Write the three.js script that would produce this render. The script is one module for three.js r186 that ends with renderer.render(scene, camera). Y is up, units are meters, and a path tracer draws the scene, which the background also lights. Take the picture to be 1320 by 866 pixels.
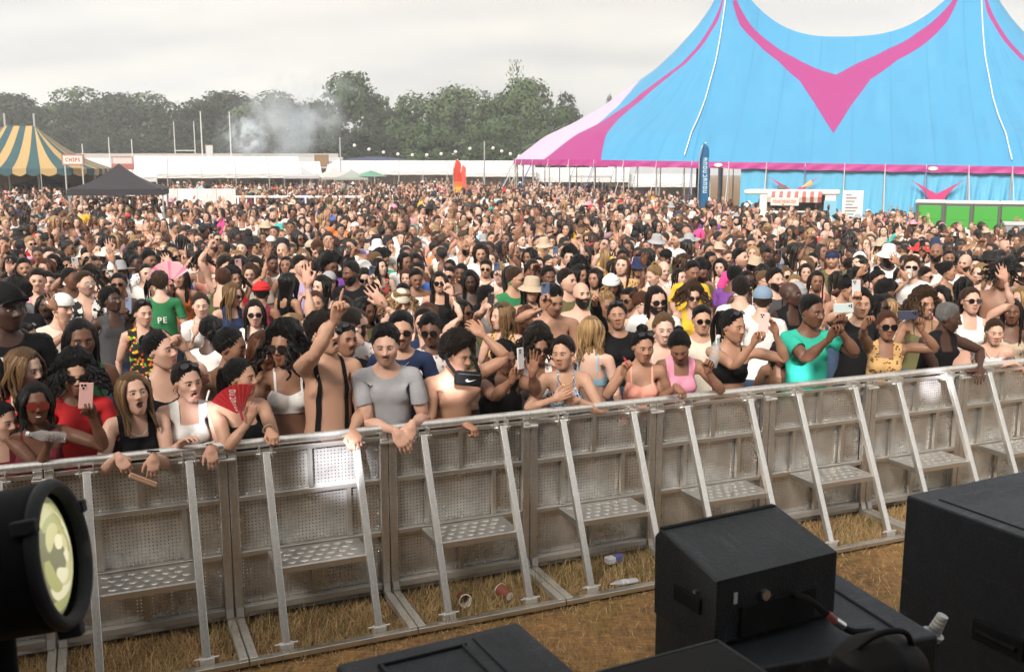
// A festival crowd behind a stage barrier, with a blue big top, marquees and trees behind. Metres, y up.
import * as THREE from 'three';
import { mergeGeometries } from 'three/addons/utils/BufferGeometryUtils.js';
import { RoundedBoxGeometry } from 'three/addons/geometries/RoundedBoxGeometry.js';

const scene = new THREE.Scene();
const renderer = new THREE.WebGLRenderer({ antialias: true });
renderer.toneMapping = THREE.LinearToneMapping;
renderer.toneMappingExposure = 1.65;
renderer.shadowMap.enabled = true;
const camera = new THREE.PerspectiveCamera(37.66, 1320 / 866, 0.1, 1200);
camera.position.set(0, 2.9, 0);
camera.rotation.set(-0.1675, 0, 0);
camera.focus = 9; camera.userData.fStop = 5.6;

// ---------- random numbers and noise
let seed_ = 12345;
function rnd() { seed_ = (seed_ * 1664525 + 1013904223) >>> 0; return seed_ / 4294967296; }
const R = (a, b) => a + (b - a) * rnd();
const pick = (a) => a[Math.floor(rnd() * a.length)];
const clamp = (x, a = 0, b = 1) => Math.min(b, Math.max(a, x));
const sstep = (a, b, x) => { const t = clamp((x - a) / (b - a)); return t * t * (3 - 2 * t); };
const lerp = (a, b, t) => a + (b - a) * t;
const V = (x, y, z) => new THREE.Vector3(x, y, z);
function hash3(x, y, z) { let h = Math.imul(x, 374761393) ^ Math.imul(y, 668265263) ^ Math.imul(z, 2147483647 - 19); h = Math.imul(h ^ (h >>> 13), 1274126177); h ^= h >>> 16; return (h >>> 0) / 4294967296; }
function noise3(x, y, z) {
  const xi = Math.floor(x), yi = Math.floor(y), zi = Math.floor(z), f = (t) => t * t * (3 - 2 * t), a = f(x - xi), b = f(y - yi), c = f(z - zi);
  const g = (i, j, k) => hash3(xi + i, yi + j, zi + k);
  return lerp(lerp(lerp(g(0, 0, 0), g(1, 0, 0), a), lerp(g(0, 1, 0), g(1, 1, 0), a), b), lerp(lerp(g(0, 0, 1), g(1, 0, 1), a), lerp(g(0, 1, 1), g(1, 1, 1), a), b), c);
}
function fbm(x, y, z, o = 4) { let s = 0, a = 0.5, n = 0; for (let i = 0; i < o; i++) { s += a * noise3(x, y, z); n += a; a *= 0.5; x = x * 2.03 + 7.1; y = y * 2.03 + 3.3; z = z * 2.03 + 1.7; } return s / n; }

// ---------- sky: a bright, thinly clouded evening overcast
{
  const w = 1024, h = 512, d = new Float32Array(w * h * 4);
  for (let j = 0; j < h; j++) for (let i = 0; i < w; i++) {
    const el = ((j + 0.5) / h - 0.5) * Math.PI, az = ((i + 0.5) / w - 0.5) * 2 * Math.PI;
    const cx = Math.cos(el) * Math.cos(az), cy = Math.sin(el), cz = Math.cos(el) * Math.sin(az);
    const k = 1 / (0.22 + Math.max(0, cy));
    const n = fbm(cx * k * 0.9 + 9, cz * k * 2.2 + 4, 3, 5), m = fbm(cx * k * 2.6 + 2, cz * k * 5.0, 8, 4);
    const cloud = (n - 0.5) * 0.36 + (m - 0.5) * 0.2;
    const low = Math.exp(-Math.max(0, cy) * 3.4);
    let b = 0.5 + 0.08 * low + cloud * (1 - 0.35 * low);
    const warm = 0.7 + (m - 0.5) * 2.2;
    const o = (j * w + i) * 4;
    d[o] = b * (1 + 0.045 * warm); d[o + 1] = b * (0.99 + 0.025 * warm); d[o + 2] = b * (0.99 - 0.035 * warm); d[o + 3] = 1;
  }
  const t = new THREE.DataTexture(d, w, h, THREE.RGBAFormat, THREE.FloatType);
  t.mapping = THREE.EquirectangularReflectionMapping; t.magFilter = THREE.LinearFilter; t.needsUpdate = true;
  scene.background = t; scene.environment = t;
}
const sun = new THREE.DirectionalLight(0xfff6ea, 3.4);
sun.position.set(-20, 38, 32); sun.target.position.set(0, 0, -14);
sun.castShadow = true; sun.shadow.radius = 36; sun.shadow.mapSize.set(2048, 2048);
Object.assign(sun.shadow.camera, { left: -80, right: 80, top: 80, bottom: -80, near: 1, far: 260 });
scene.add(sun, sun.target);
scene.fog = new THREE.FogExp2(0xe2e4e6, 0.0012);

// ---------- helpers
const taken = {};
function numbered(n) { const k = taken[n] = (taken[n] ?? -1) + 1; return k ? n + '_' + String(k).padStart(3, '0') : n; }
function shade(o) { o.traverse((m) => { if (m.isMesh) { m.castShadow = true; m.receiveShadow = true; } }); return o; }
function thing(name, label, category, group) { const o = new THREE.Group(); o.name = numbered(name); o.userData = { label, category }; if (group) o.userData.group = group; scene.add(o); return o; }
function mesh(name, geo, mat, parent) { const m = new THREE.Mesh(geo, mat); m.name = parent === scene ? numbered(name) : name; m.castShadow = m.receiveShadow = true; (parent ?? scene).add(m); return m; }
function solo(name, geo, mat, label, category, group) { const m = mesh(name, geo, mat, scene); m.userData = { label, category }; if (group) m.userData.group = group; return m; }
function struct(name, geo, mat) { const m = mesh(name, geo, mat, scene); m.userData.kind = 'structure'; return m; }
function std(color, roughness = 0.7, extra = {}) { return new THREE.MeshStandardMaterial({ color: Array.isArray(color) ? new THREE.Color().setRGB(...color) : new THREE.Color(color), roughness, ...extra }); }
function phys(color, roughness = 0.7, extra = {}) { return new THREE.MeshPhysicalMaterial({ color: Array.isArray(color) ? new THREE.Color().setRGB(...color) : new THREE.Color(color), roughness, ...extra }); }
function strip(g) { const o = g.index ? g.toNonIndexed() : g; for (const k of Object.keys(o.attributes)) if (!['position', 'normal', 'uv'].includes(k)) o.deleteAttribute(k); return o; }
function merge(list) { return mergeGeometries(list.map(strip)); }
function box(w, h, d, x = 0, y = 0, z = 0, rx = 0, ry = 0, rz = 0) { const g = new THREE.BoxGeometry(w, h, d); if (rx || ry || rz) g.applyMatrix4(new THREE.Matrix4().makeRotationFromEuler(new THREE.Euler(rx, ry, rz))); return g.translate(x, y, z); }
function rbox(w, h, d, r, x = 0, y = 0, z = 0) { return new RoundedBoxGeometry(w, h, d, 2, r).translate(x, y, z); }
// a bar of rectangular section (w across, t thick) from a to b
function bar(a, b, w, t, up = V(0, 1, 0), r = 0) {
  const d = b.clone().sub(a), L = d.length(); d.normalize();
  let side = up.clone().cross(d); if (side.lengthSq() < 1e-6) side = V(1, 0, 0).cross(d); side.normalize();
  const nn = d.clone().cross(side).normalize();
  const g = r ? new RoundedBoxGeometry(w, t, L, 1, r) : new THREE.BoxGeometry(w, t, L);
  g.applyMatrix4(new THREE.Matrix4().makeBasis(side, nn, d).setPosition(a.clone().add(b).multiplyScalar(0.5)));
  return g;
}
function rod(a, b, r, sides = 8, r2 = r) {
  const d = b.clone().sub(a), L = d.length();
  const g = new THREE.CylinderGeometry(r2, r, L, sides, 1);
  g.applyQuaternion(new THREE.Quaternion().setFromUnitVectors(V(0, 1, 0), d.normalize()));
  const m = a.clone().add(b).multiplyScalar(0.5); return g.translate(m.x, m.y, m.z);
}
function tube(pts, r, seg = 12, sides = 6) { return new THREE.TubeGeometry(new THREE.CatmullRomCurve3(pts), seg, r, sides, false); }
function dataTex(w, h, fn, srgb = true, rep) {
  const d = new Uint8Array(w * h * 4);
  for (let j = 0; j < h; j++) for (let i = 0; i < w; i++) { const c = fn(i / w, j / h, i, j), o = (j * w + i) * 4; d[o] = clamp(c[0]) * 255; d[o + 1] = clamp(c[1]) * 255; d[o + 2] = clamp(c[2]) * 255; d[o + 3] = c.length > 3 ? clamp(c[3]) * 255 : 255; }
  const t = new THREE.DataTexture(d, w, h); t.magFilter = THREE.LinearFilter; t.minFilter = THREE.LinearMipmapLinearFilter; t.generateMipmaps = true;
  t.wrapS = t.wrapT = THREE.RepeatWrapping; if (srgb) t.colorSpace = THREE.SRGBColorSpace; if (rep) t.repeat.set(...rep); t.needsUpdate = true; return t;
}
// noise that tiles over [0,1)
function tnoise(u, v, fu, fv, s = 0) {
  const x = u * fu, y = v * fv, xi = Math.floor(x), yi = Math.floor(y), f = (t) => t * t * (3 - 2 * t), a = f(x - xi), b = f(y - yi);
  const g = (i, j) => hash3(((xi + i) % fu + fu) % fu, ((yi + j) % fv + fv) % fv, s);
  return lerp(lerp(g(0, 0), g(1, 0), a), lerp(g(0, 1), g(1, 1), a), b);
}
function canvasTex(w, h, draw) { const c = document.createElement('canvas'); c.width = w; c.height = h; draw(c.getContext('2d'), w, h); const t = new THREE.CanvasTexture(c); t.colorSpace = THREE.SRGBColorSpace; t.needsUpdate = true; return t; }

// marks like far-off lettering that nobody can read: n upright figures of a few strokes each
function scribble(c, x, y, w, h, n, fg) { c.fillStyle = fg; const cw = w / n; for (let i = 0; i < n; i++) { const k = (i * 7 + 3) % 5, x0 = x + i * cw, s = cw * 0.2; c.fillRect(x0, y, s, h); if (k !== 1) c.fillRect(x0 + cw * 0.5, y, s, h); if (k !== 2) c.fillRect(x0, y + h * (k === 4 ? 0.42 : 0), cw * 0.68, h * 0.18); if (k !== 3) c.fillRect(x0, y + h * 0.82, cw * 0.68, h * 0.18); } }
// the barrier line: BX(s, h, o) is a point s metres along it, h high and o metres out towards the stage
const BTH = 0.406, BDX = Math.cos(BTH), BDZ = -Math.sin(BTH), BNX = Math.sin(BTH), BNZ = Math.cos(BTH);
const BX = (s, h, o) => V(-1.32 + s * BDX + o * BNX, h, -6.2 + s * BDZ + o * BNZ);
// the field falls a little towards the right at the back
const groundY = (x, z) => -Math.min(0.85, 0.058 * Math.max(0, x - 3)) * sstep(11, 30, Math.hypot(x, z));
// ---------- the field: dry, trodden grass
const grassTex = dataTex(512, 512, (u, v) => {
  const a = tnoise(u, v, 6, 6, 1), b = tnoise(u, v, 40, 40, 2), c = tnoise(u, v, 160, 30, 3), d = tnoise(u, v, 30, 170, 4), e = tnoise(u, v, 220, 220, 6);
  const n = 0.2 * a + 0.2 * b + 0.22 * c + 0.22 * d + 0.16 * e, g = tnoise(u, v, 9, 9, 9) > 0.66 ? 0.35 : 0;
  return [0.26 + 0.62 * n, 0.19 + 0.47 * n + 0.04 * g, 0.1 + 0.3 * n - 0.03 * g];
});
{
  const g = new THREE.PlaneGeometry(900, 900, 180, 180).rotateX(-Math.PI / 2).translate(0, 0, -200), p = g.attributes.position, uv = g.attributes.uv;
  for (let i = 0; i < p.count; i++) { const x = p.getX(i), z = p.getZ(i); p.setY(i, groundY(x, z) - 0.02); uv.setXY(i, x / 1.7, z / 1.7); }
  g.computeVertexNormals();
  const bump = grassTex.clone(); bump.colorSpace = THREE.NoColorSpace; bump.needsUpdate = true;
  struct('ground', g, std([0.72, 0.72, 0.72], 0.95, { map: grassTex, bumpMap: bump, bumpScale: 0.03 }));
}
{ // loose straw and tufts in the pit between the stage and the barrier
  const bl = (w, h, bend) => { const g = new THREE.BufferGeometry(); const P = [-w, 0, 0, w, 0, 0, -w * 0.7, h * 0.5, bend * 0.35, w * 0.7, h * 0.5, bend * 0.35, 0, h, bend]; g.setAttribute('position', new THREE.Float32BufferAttribute(P, 3)); g.setIndex([0, 1, 2, 1, 3, 2, 2, 3, 4]); g.computeVertexNormals(); return g; };
  const N = 42000, im = new THREE.InstancedMesh(bl(0.0022, 0.1, 0.05), std([1, 1, 1], 0.9, { side: THREE.DoubleSide }), N), m = new THREE.Matrix4(), q = new THREE.Quaternion(), col = new THREE.Color();
  for (let i = 0; i < N; i++) {
    const s = R(-2.6, 8.6), deep = rnd(), o = deep < 0.55 ? R(0.02, 0.64) : R(0.5, 2.6), pos = BX(s, 0, o), tuft = fbm(pos.x * 3.1, pos.z * 3.1, 2, 3), inside = o < 0.62;
    const k = (inside ? R(0.5, 1.25) : R(0.25, 0.75)) * (0.5 + tuft), lay = inside ? R(-0.9, 0.9) : R(0.7, 1.45) * (rnd() < 0.5 ? -1 : 1);
    q.setFromEuler(new THREE.Euler(lay, R(0, 6.28), R(-0.6, 0.6), 'YXZ')); m.compose(pos.setY(-0.022), q, V(1, k, k)); im.setMatrixAt(i, m);
    const t = rnd(), gr = tuft > 0.56 && rnd() < 0.3; im.setColorAt(i, gr ? col.setRGB(0.16, 0.15, 0.05) : col.setRGB(lerp(0.26, 0.6, t), lerp(0.17, 0.43, t), lerp(0.07, 0.22, t)));
  }
  im.name = 'dry_grass'; im.userData = { kind: 'stuff', label: 'dry straw coloured grass in the pit before the barrier', category: 'grass' }; im.receiveShadow = true; scene.add(im);
}

// ---------- the barrier: nine linked sections of aluminium
const brushed = dataTex(256, 256, (u, v) => { const n = 0.5 * tnoise(u, v, 4, 128, 1) + 0.3 * tnoise(u, v, 16, 90, 2) + 0.2 * tnoise(u, v, 24, 24, 3), s = tnoise(u, v, 11, 11, 6) > 0.78 ? 0.035 : 0; const b = 0.86 + 0.14 * n - s; return [b, b * 0.99, b * 0.97]; });
const alRough = dataTex(256, 256, (u, v) => { const n = 0.62 + 0.16 * tnoise(u, v, 9, 9, 3) + 0.1 * tnoise(u, v, 60, 60, 4); return [n, n, n]; }, false);
const alu = std([0.74, 0.73, 0.72], 0.5, { metalness: 0.95, map: brushed, roughnessMap: alRough });
const aluLight = std([0.86, 0.86, 0.86], 0.45, { metalness: 0.85, map: brushed, roughnessMap: alRough });
const aluDull = std([0.7, 0.69, 0.67], 0.8, { metalness: 0.85, map: brushed, roughnessMap: alRough });
const holes = dataTex(64, 64, (u, v) => { const d = Math.hypot(u - 0.5, v - 0.5), a = d < 0.165 ? 0 : 1; return [a, a, a, 1]; }, false);
holes.repeat.set(1 / 0.023, 1 / 0.023);
const sheetStain = dataTex(256, 256, (u, v) => { const n = tnoise(u, v, 5, 3, 1) * 0.5 + tnoise(u, v, 14, 14, 2) * 0.3 + tnoise(u, v, 60, 60, 3) * 0.2, k = 0.7 + 0.3 * n; return [k, k * 0.99, k * 0.97]; });
const sheetMat = std([0.86, 0.86, 0.86], 0.4, { metalness: 0.8, map: sheetStain, alphaMap: holes, alphaTest: 0.5, side: THREE.DoubleSide, roughnessMap: alRough });
{
  const W = 1.0455, hw = W / 2 - 0.003;
  const root = new THREE.Group();
  const add = (n, g, m, p = root) => mesh(n, g, m, p);
  add('top_rail', new THREE.CylinderGeometry(0.03, 0.03, W - 0.002, 20).rotateZ(Math.PI / 2).translate(0, 1.185, 0), aluLight);
  for (const s of [-1, 1]) {
    add('end_post', rbox(0.055, 1.13, 0.05, 0.006, s * (hw - 0.0275), 0.595, 0.0), alu);
    const ch = add('base_channel', rbox(0.05, 0.05, 0.6, 0.005, s * (hw - 0.026), 0.026, 0.32), aluDull); add('gusset', bar(V(s * (hw - 0.03), 0.055, 0.05), V(s * (hw - 0.03), 0.11, 0.03), 0.045, 0.006), aluDull, ch);
  }
  for (const y of [0.46, 0.83]) add('cross_bar', rbox(W - 0.12, 0.034, 0.045, 0.004, 0, y, -0.004), alu);
  add('bottom_rail', rbox(W - 0.12, 0.045, 0.05, 0.004, 0, 0.085, 0), aluDull);
  add('upper_rail', rbox(W - 0.12, 0.03, 0.03, 0.004, 0, 1.125, -0.004), alu);
  for (const [x, a, b] of [[0, 0.85, 1.11], [-0.25, 0.48, 0.812], [0.25, 0.48, 0.812], [0, 0.11, 0.442]]) add('stiffener', box(0.03, b - a, 0.03, x, (a + b) / 2, -0.006), alu);
  const sg = new THREE.PlaneGeometry(W - 0.11, 1.03); { const p = sg.attributes.position, uv = sg.attributes.uv; for (let i = 0; i < p.count; i++) uv.setXY(i, p.getX(i), p.getY(i) + 0.6); }
  add('perforated_sheet', sg.translate(0, 0.6, -0.034), sheetMat);
  // rivets along the bars
  const rv = new THREE.SphereGeometry(0.005, 6, 4); const rl = [];
  for (const y of [0.11, 0.442, 0.48, 0.812, 0.85]) for (let i = -5; i <= 5; i++) rl.push(rv.clone().translate(i * 0.085 + 0.02, y, -0.03));
  for (const s of [-1, 1]) for (let i = 0; i < 11; i++) rl.push(rv.clone().translate(s * (hw - 0.065), 0.14 + i * 0.09, -0.029));
  { const m = add('rivets', merge(rl), aluLight); m.userData.kind = 'stuff'; }
  for (const s of [-1, 1]) {
    const x = s * 0.29, A = V(x, 1.135, 0.062), B = V(x, 0.05, 0.535);
    const lg = add('brace_leg', bar(A, B, 0.046, 0.04, V(1, 0, 0).cross(V(0, 0, 1)), 0.004), aluLight);
    for (const q of [-1, 1]) add('bracket_cheek', rbox(0.006, 0.075, 0.085, 0.002, x + q * 0.038, 1.14, 0.045), aluLight, lg);
    add('hinge_pin', rod(V(x - 0.062, 1.125, 0.062), V(x + 0.062, 1.125, 0.062), 0.008, 10), aluLight, lg);
    add('foot_bracket', rbox(0.085, 0.05, 0.05, 0.004, x, 0.042, 0.545), aluDull, lg); add('foot_pin', rod(V(x - 0.07, 0.062, 0.545), V(x + 0.07, 0.062, 0.545), 0.007, 8), aluLight, lg);
  }
  add('base_rail', rbox(W - 0.006, 0.034, 0.055, 0.004, 0, 0.018, 0.6), alu);
  const st = add('step', rbox(0.6, 0.012, 0.31, 0.004, 0, 0.463, 0.19), alu);
  add('step_lip', rbox(0.6, 0.04, 0.012, 0.003, 0, 0.448, 0.351), alu, st);
  for (const s of [-1, 1]) add('step_side', rbox(0.01, 0.045, 0.3, 0.002, s * 0.296, 0.445, 0.19), alu, st);
  const lug = new THREE.CylinderGeometry(0.5, 0.62, 1, 4, 1).rotateY(Math.PI / 4 + Math.PI / 4).scale(0.05, 0.004, 0.032);
  for (let r = 0; r < 4; r++) for (let c = 0; c < 7; c++) { const x = (c - 3) * 0.076 + (r % 2 ? 0.038 : 0); if (Math.abs(x) > 0.26) continue; const m = add('tread_lug', lug, aluLight, st); m.position.set(x, 0.471, 0.085 + r * 0.068); }
  add('base_plate', rbox(W - 0.01, 0.006, 1.05, 0.002, 0, 0.004, -0.58), aluDull);
  const hk = add('link_clamp', rod(V(hw - 0.06, 1.105, 0.045), V(hw + 0.05, 1.105, 0.045), 0.012, 10), aluLight); add('clamp_plate', rbox(0.05, 0.016, 0.05, 0.003, hw - 0.03, 1.12, 0.03), aluLight, hk);
  const says = ['with the pole of the round stage lamp before it', 'under the shouting woman in the black vest top', 'under the man with black braces and bright lamp glare on its sheet', 'with two paper cups lying behind its base rail', 'with a crushed blue and white carton on the grass behind it', 'half hidden by the angled monitor speaker', 'under the man in the green T-shirt', 'beside the tall black speaker, under the leopard print top', 'farthest section, past the tall black speaker, under the puff sleeved woman', 'beyond the tall black speaker at the barrier end'];
  for (let k = -2; k <= 7; k++) {
    const o = k === -2 ? root : root.clone(); o.name = numbered('crowd_barrier'); scene.add(o);
    o.userData = { label: 'aluminium barrier section ' + says[k + 2], category: 'barrier', group: 'linked crowd barrier sections' };
    const p = BX(k * W, 0, 0); o.position.copy(p); o.rotation.y = BTH;
  }
}
// litter behind the barrier
{
  const cupIn = std([0.78, 0.74, 0.66], 0.7), cupOut = std([0.2, 0.05, 0.035], 0.6);
  for (const [x, y, z, ry, l] of [[-0.33, 0.111, -6.267, 1.9, 'paper cup lying with its cream open end showing'], [-0.048, 0.06, -6.355, -0.9, 'dark red paper cup lying beside the brace leg foot']]) {
    const t = thing('paper_cup', l, 'cup', 'paper cups on the grass behind the barrier'); t.position.set(x, 0.042, z); t.rotation.set(0, ry, Math.PI / 2 - 0.1);
    mesh('wall', new THREE.LatheGeometry([[0.03, -0.055], [0.043, 0.05], [0.0445, 0.055], [0.042, 0.055], [0.029, -0.05]].map(([a, b]) => new THREE.Vector2(a, b)), 20), cupOut, t);
    mesh('rim', new THREE.TorusGeometry(0.043, 0.003, 6, 20).rotateX(Math.PI / 2).translate(0, 0.055, 0), cupIn, t); mesh('base', new THREE.CylinderGeometry(0.03, 0.03, 0.004, 18).translate(0, -0.052, 0), cupIn, t);
    mesh('lining', new THREE.CylinderGeometry(0.0405, 0.03, 0.1, 20, 1, true).translate(0, 0.002, 0), new THREE.MeshStandardMaterial({ color: cupIn.color, roughness: 0.7, side: THREE.DoubleSide }), t);
  }
  const c = thing('crushed_carton', 'crushed blue and white carton on the dry grass', 'litter'); c.position.set(0.763, 0.045, -6.965); c.position.y = 0.035; c.rotation.y = 0.5;
  mesh('white_half', rbox(0.07, 0.05, 0.06, 0.008, -0.036, 0, 0), std([0.6, 0.62, 0.7], 0.6), c); mesh('blue_half', rbox(0.07, 0.056, 0.062, 0.01, 0.036, 0.004, 0), std([0.09, 0.1, 0.28], 0.6), c);
  const b = thing('flattened_bottle', 'flattened clear plastic bottle by the base rail', 'bottle'); b.position.set(0.793, 0.042, -6.564); b.position.y = 0.03; b.rotation.y = 0.35;
  mesh('shell', new THREE.LatheGeometry([[0.001, -0.1], [0.03, -0.1], [0.034, -0.05], [0.03, 0], [0.034, 0.05], [0.012, 0.09], [0.012, 0.11], [0.001, 0.11]].map(([x, y]) => new THREE.Vector2(x, y)), 14).rotateZ(Math.PI / 2).scale(1, 0.5, 1), phys([0.8, 0.82, 0.84], 0.25, { transmission: 0.6 }), b); mesh('label_band', new THREE.CylinderGeometry(0.033, 0.033, 0.05, 14, 1, true).rotateZ(Math.PI / 2).scale(1, 0.52, 1), std([0.5, 0.5, 0.55], 0.5), b);
}
// ---------- trees
const barkMat = std([0.07, 0.055, 0.04], 0.95);
const leafMats = [[0.026, 0.044, 0.017], [0.068, 0.115, 0.047], [0.021, 0.037, 0.015], [0.09, 0.14, 0.06]].map((c) => phys(c, 0.8, { side: THREE.DoubleSide, vertexColors: true, transmission: 0.25, specularIntensity: 0.4 }));
function crownGeo(nl, n, leaf, tall, sd) {
  const keep = seed_; seed_ = sd;
  const lobes = []; for (let i = 0; i < nl; i++) { const a = R(0, 6.28), e = R(-0.5, 1), r = R(0.3, 0.62) * Math.sqrt(1 - Math.max(0, e) * 0.5); lobes.push([Math.cos(a) * r, e * 0.62 * tall, Math.sin(a) * r, R(0.24, 0.44)]); }
  const pos = [], nor = [], col = [], v = V(0, 0, 0), q = new THREE.Quaternion();
  for (let i = 0; i < n; i++) {
    const L = pick(lobes); v.set(R(-1, 1), R(-1, 1), R(-1, 1)).normalize(); const rr = L[3] * Math.pow(rnd(), 0.28) * (0.8 + 0.45 * noise3(v.x * 3 + L[0] * 9, v.y * 3, v.z * 3));
    const c = V(L[0] + v.x * rr, L[1] + v.y * rr * 0.85, L[2] + v.z * rr), s = leaf * R(0.5, 1.25);
    q.setFromUnitVectors(V(0, 0, 1), v.clone().add(V(R(-1, 1), R(-0.4, 1.2), R(-1, 1))).normalize());
    const g = 0.86 + 0.28 * rnd(), yy = rnd() < 0.12 ? 1.12 : 1, tri = [[-1, -0.4], [0.9, -0.7], [0.2, 1]];
    for (const [a, b] of tri) { const p = V(a * s * R(0.7, 1.1), b * s * R(0.7, 1.1), R(-0.3, 0.3) * s).applyQuaternion(q).add(c); pos.push(p.x, p.y, p.z); col.push(g * yy, g, g * 0.9); const n2 = v.clone().multiplyScalar(1).add(V(0, 0.25, 0)).normalize(); nor.push(n2.x, n2.y, n2.z); }
  }
  seed_ = keep;
  const g = new THREE.BufferGeometry(); g.setAttribute('position', new THREE.Float32BufferAttribute(pos, 3)); g.setAttribute('normal', new THREE.Float32BufferAttribute(nor, 3)); g.setAttribute('color', new THREE.Float32BufferAttribute(col, 3)); return g;
}
const crowns = [crownGeo(19, 7600, 0.042, 1, 11), crownGeo(16, 7200, 0.044, 1.1, 22), crownGeo(23, 8200, 0.04, 0.9, 33), crownGeo(12, 6200, 0.044, 1.25, 44)], wispy = crownGeo(15, 3000, 0.032, 1.2, 55);
function trunkGeo(h, r) { const l = [rod(V(0, 0, 0), V(0, h, 0), r, 8, r * 0.55)]; for (let i = 0; i < 7; i++) { const a = i * 2.4, y = h * (0.55 + 0.06 * i); l.push(rod(V(0, y, 0), V(Math.cos(a) * h * 0.34, y + h * 0.32, Math.sin(a) * h * 0.34), r * 0.35, 5, r * 0.12)); } return merge(l); }
const trunk_ = trunkGeo(1, 0.035);
function tree(x, z, h, w, gi, mi, label, group, twist = 0) {
  const t = thing('tree', label, 'tree', group); t.position.set(x, -0.1, z); t.rotation.y = twist;
  const tr = mesh('trunk', trunk_, barkMat, t); tr.scale.setScalar(h * 0.5);
  const c = mesh('crown', gi < 0 ? wispy : crowns[gi], leafMats[mi], t); c.scale.set(w, h * 0.5, w); c.position.y = h * 0.54; c.userData.kind = 'stuff';
  return t;
}
{ // the dark wood along the left, the tall group in the middle
  const at = (u, d) => (u - 660) / 1270 * d;
  const left = [[-30, 122, 200], [18, 124, 205], [52, 128, 195], [88, 123, 205], [126, 127, 198], [160, 122, 206], [188, 126, 196], [215, 130, 205], [248, 126, 192], [292, 120, 200], [322, 132, 190], [348, 125, 186], [-60, 130, 190], [385, 130, 200]];
  const wl = ['behind the striped tent, at the wood\'s dark end', 'above the striped tent roof peak', 'right behind the striped tent poles', 'above the sign board of the striped tent', 'above the black gazebo', 'between the gazebo and the low white poles', 'behind the left rugby post', 'behind the rugby crossbar', 'behind the right rugby post', 'with a round darker top standing above the wood', 'beside the rising smoke', 'half veiled by smoke', 'hidden mostly by the striped tent', 'in the thin of the smoke'];
  left.forEach(([u, y, d], i) => { const h = 2.9 + (219 - y) / 1270 * d; tree(at(u, d), -d, h, h * R(0.58, 0.7), i % 4, [0, 2, 0, 1][i % 4], 'dark broad woodland tree ' + wl[i], 'dark trees of the wood on the left', R(0, 6)); });
  // undergrowth that closes the wood below
  const un = [[-20, 165], [30, 168], [75, 162], [120, 166], [165, 163], [205, 165], [245, 168], [285, 166], [325, 168], [365, 160], [405, 158], [440, 165]];
  un.forEach(([u, y], i) => { const d = 172, h = 2.9 + (219 - y) / 1270 * d; const t = tree(at(u, d), -d, h, h * 0.62, (i + 1) % 4, 2, 'low dark tree at the foot of the wood ' + ['by the tent peaks', 'under the tent poles', 'right of the tent poles', 'above the sign board', 'above the gazebo peak', 'left of the rugby posts', 'between the rugby posts', 'right of the rugby posts', 'where the smoke rises', 'inside the smoke', 'beside the string light pole', 'under the tall hazy tree'][i], 'low trees at the foot of the wood', R(0, 6)); t.children[1].position.y = h * 0.42; });
  const mid = [[415, 128, 172, 0, 1, 0.36], [462, 99, 165, 1, 1, 0.42], [500, 138, 160, 0, 2, 0.42], [548, 116, 150, 2, 1, 0.5], [596, 108, 145, 0, 3, 0.46], [640, 112, 142, 2, 1, 0.46], [672, 104, 146, 1, 3, 0.44], [712, 128, 140, 2, 1, 0.5], [733, 128, 150, 3, 2, 0.3], [560, 160, 132, 1, 1, 0.6], [622, 156, 130, 0, 1, 0.6], [690, 160, 128, 2, 1, 0.6], [520, 170, 135, 3, 2, 0.6], [738, 172, 130, 0, 1, 0.5], [478, 165, 140, 2, 2, 0.6]];
  const ml = ['thin hazy tree in the drifting smoke', 'tall round topped hazy tree above the dark blue roof', 'small tree between the tall hazy tree and the big group', 'broad green tree left in the big middle group', 'pale green tree high in the big middle group', 'broad green tree in the heart of the middle group', 'tall pale green tree that tops the middle group', 'broad tree at the right edge of the middle group', 'narrow tree at the right edge of the middle group', 'low spreading tree above the string lights', 'low spreading tree behind the red flags', 'low spreading tree beside the tent corner', 'low tree behind the dark blue roof', 'low tree touching the big tent slope', 'low dark tree behind the string light pole'];
  mid.forEach(([u, y, d, g, m, w], i) => { const h = 2.9 + (219 - y) / 1270 * d; tree(at(u, d), -d, h, h * w, g, m, ml[i], 'trees of the middle group', R(0, 6)); });
  tree(at(676, 150), -150, 18.6, 3.6, -1, 3, 'thin leafy tree with sky showing through above the group', undefined, 1);
  tree(at(780, 210), -210, 17.4, 1.6, 3, 2, 'slim dark poplar standing alone left of the big tent slope', undefined, 2);
  tree(at(757, 200), -200, 7.5, 4.5, 2, 2, 'low far tree at the foot of the poplar', undefined, 2);
}
// ---------- marquees, stalls and fences at the back
const pvc = std([0.62, 0.62, 0.62], 0.55, { side: THREE.DoubleSide, bumpMap: dataTex(128, 128, (u, v) => { const n = tnoise(u, v, 5, 5, 3) * 0.7 + tnoise(u, v, 16, 4, 4) * 0.3; return [n, n, n]; }, false), bumpScale: 0.05 });
const pvcGrey = std([0.5, 0.51, 0.53], 0.6, { side: THREE.DoubleSide }), darkIn = std([0.05, 0.05, 0.055], 0.9), poleMat = std([0.6, 0.6, 0.6], 0.4, { metalness: 0.8 }), whitePaint = std([0.78, 0.78, 0.77], 0.45);
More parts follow.
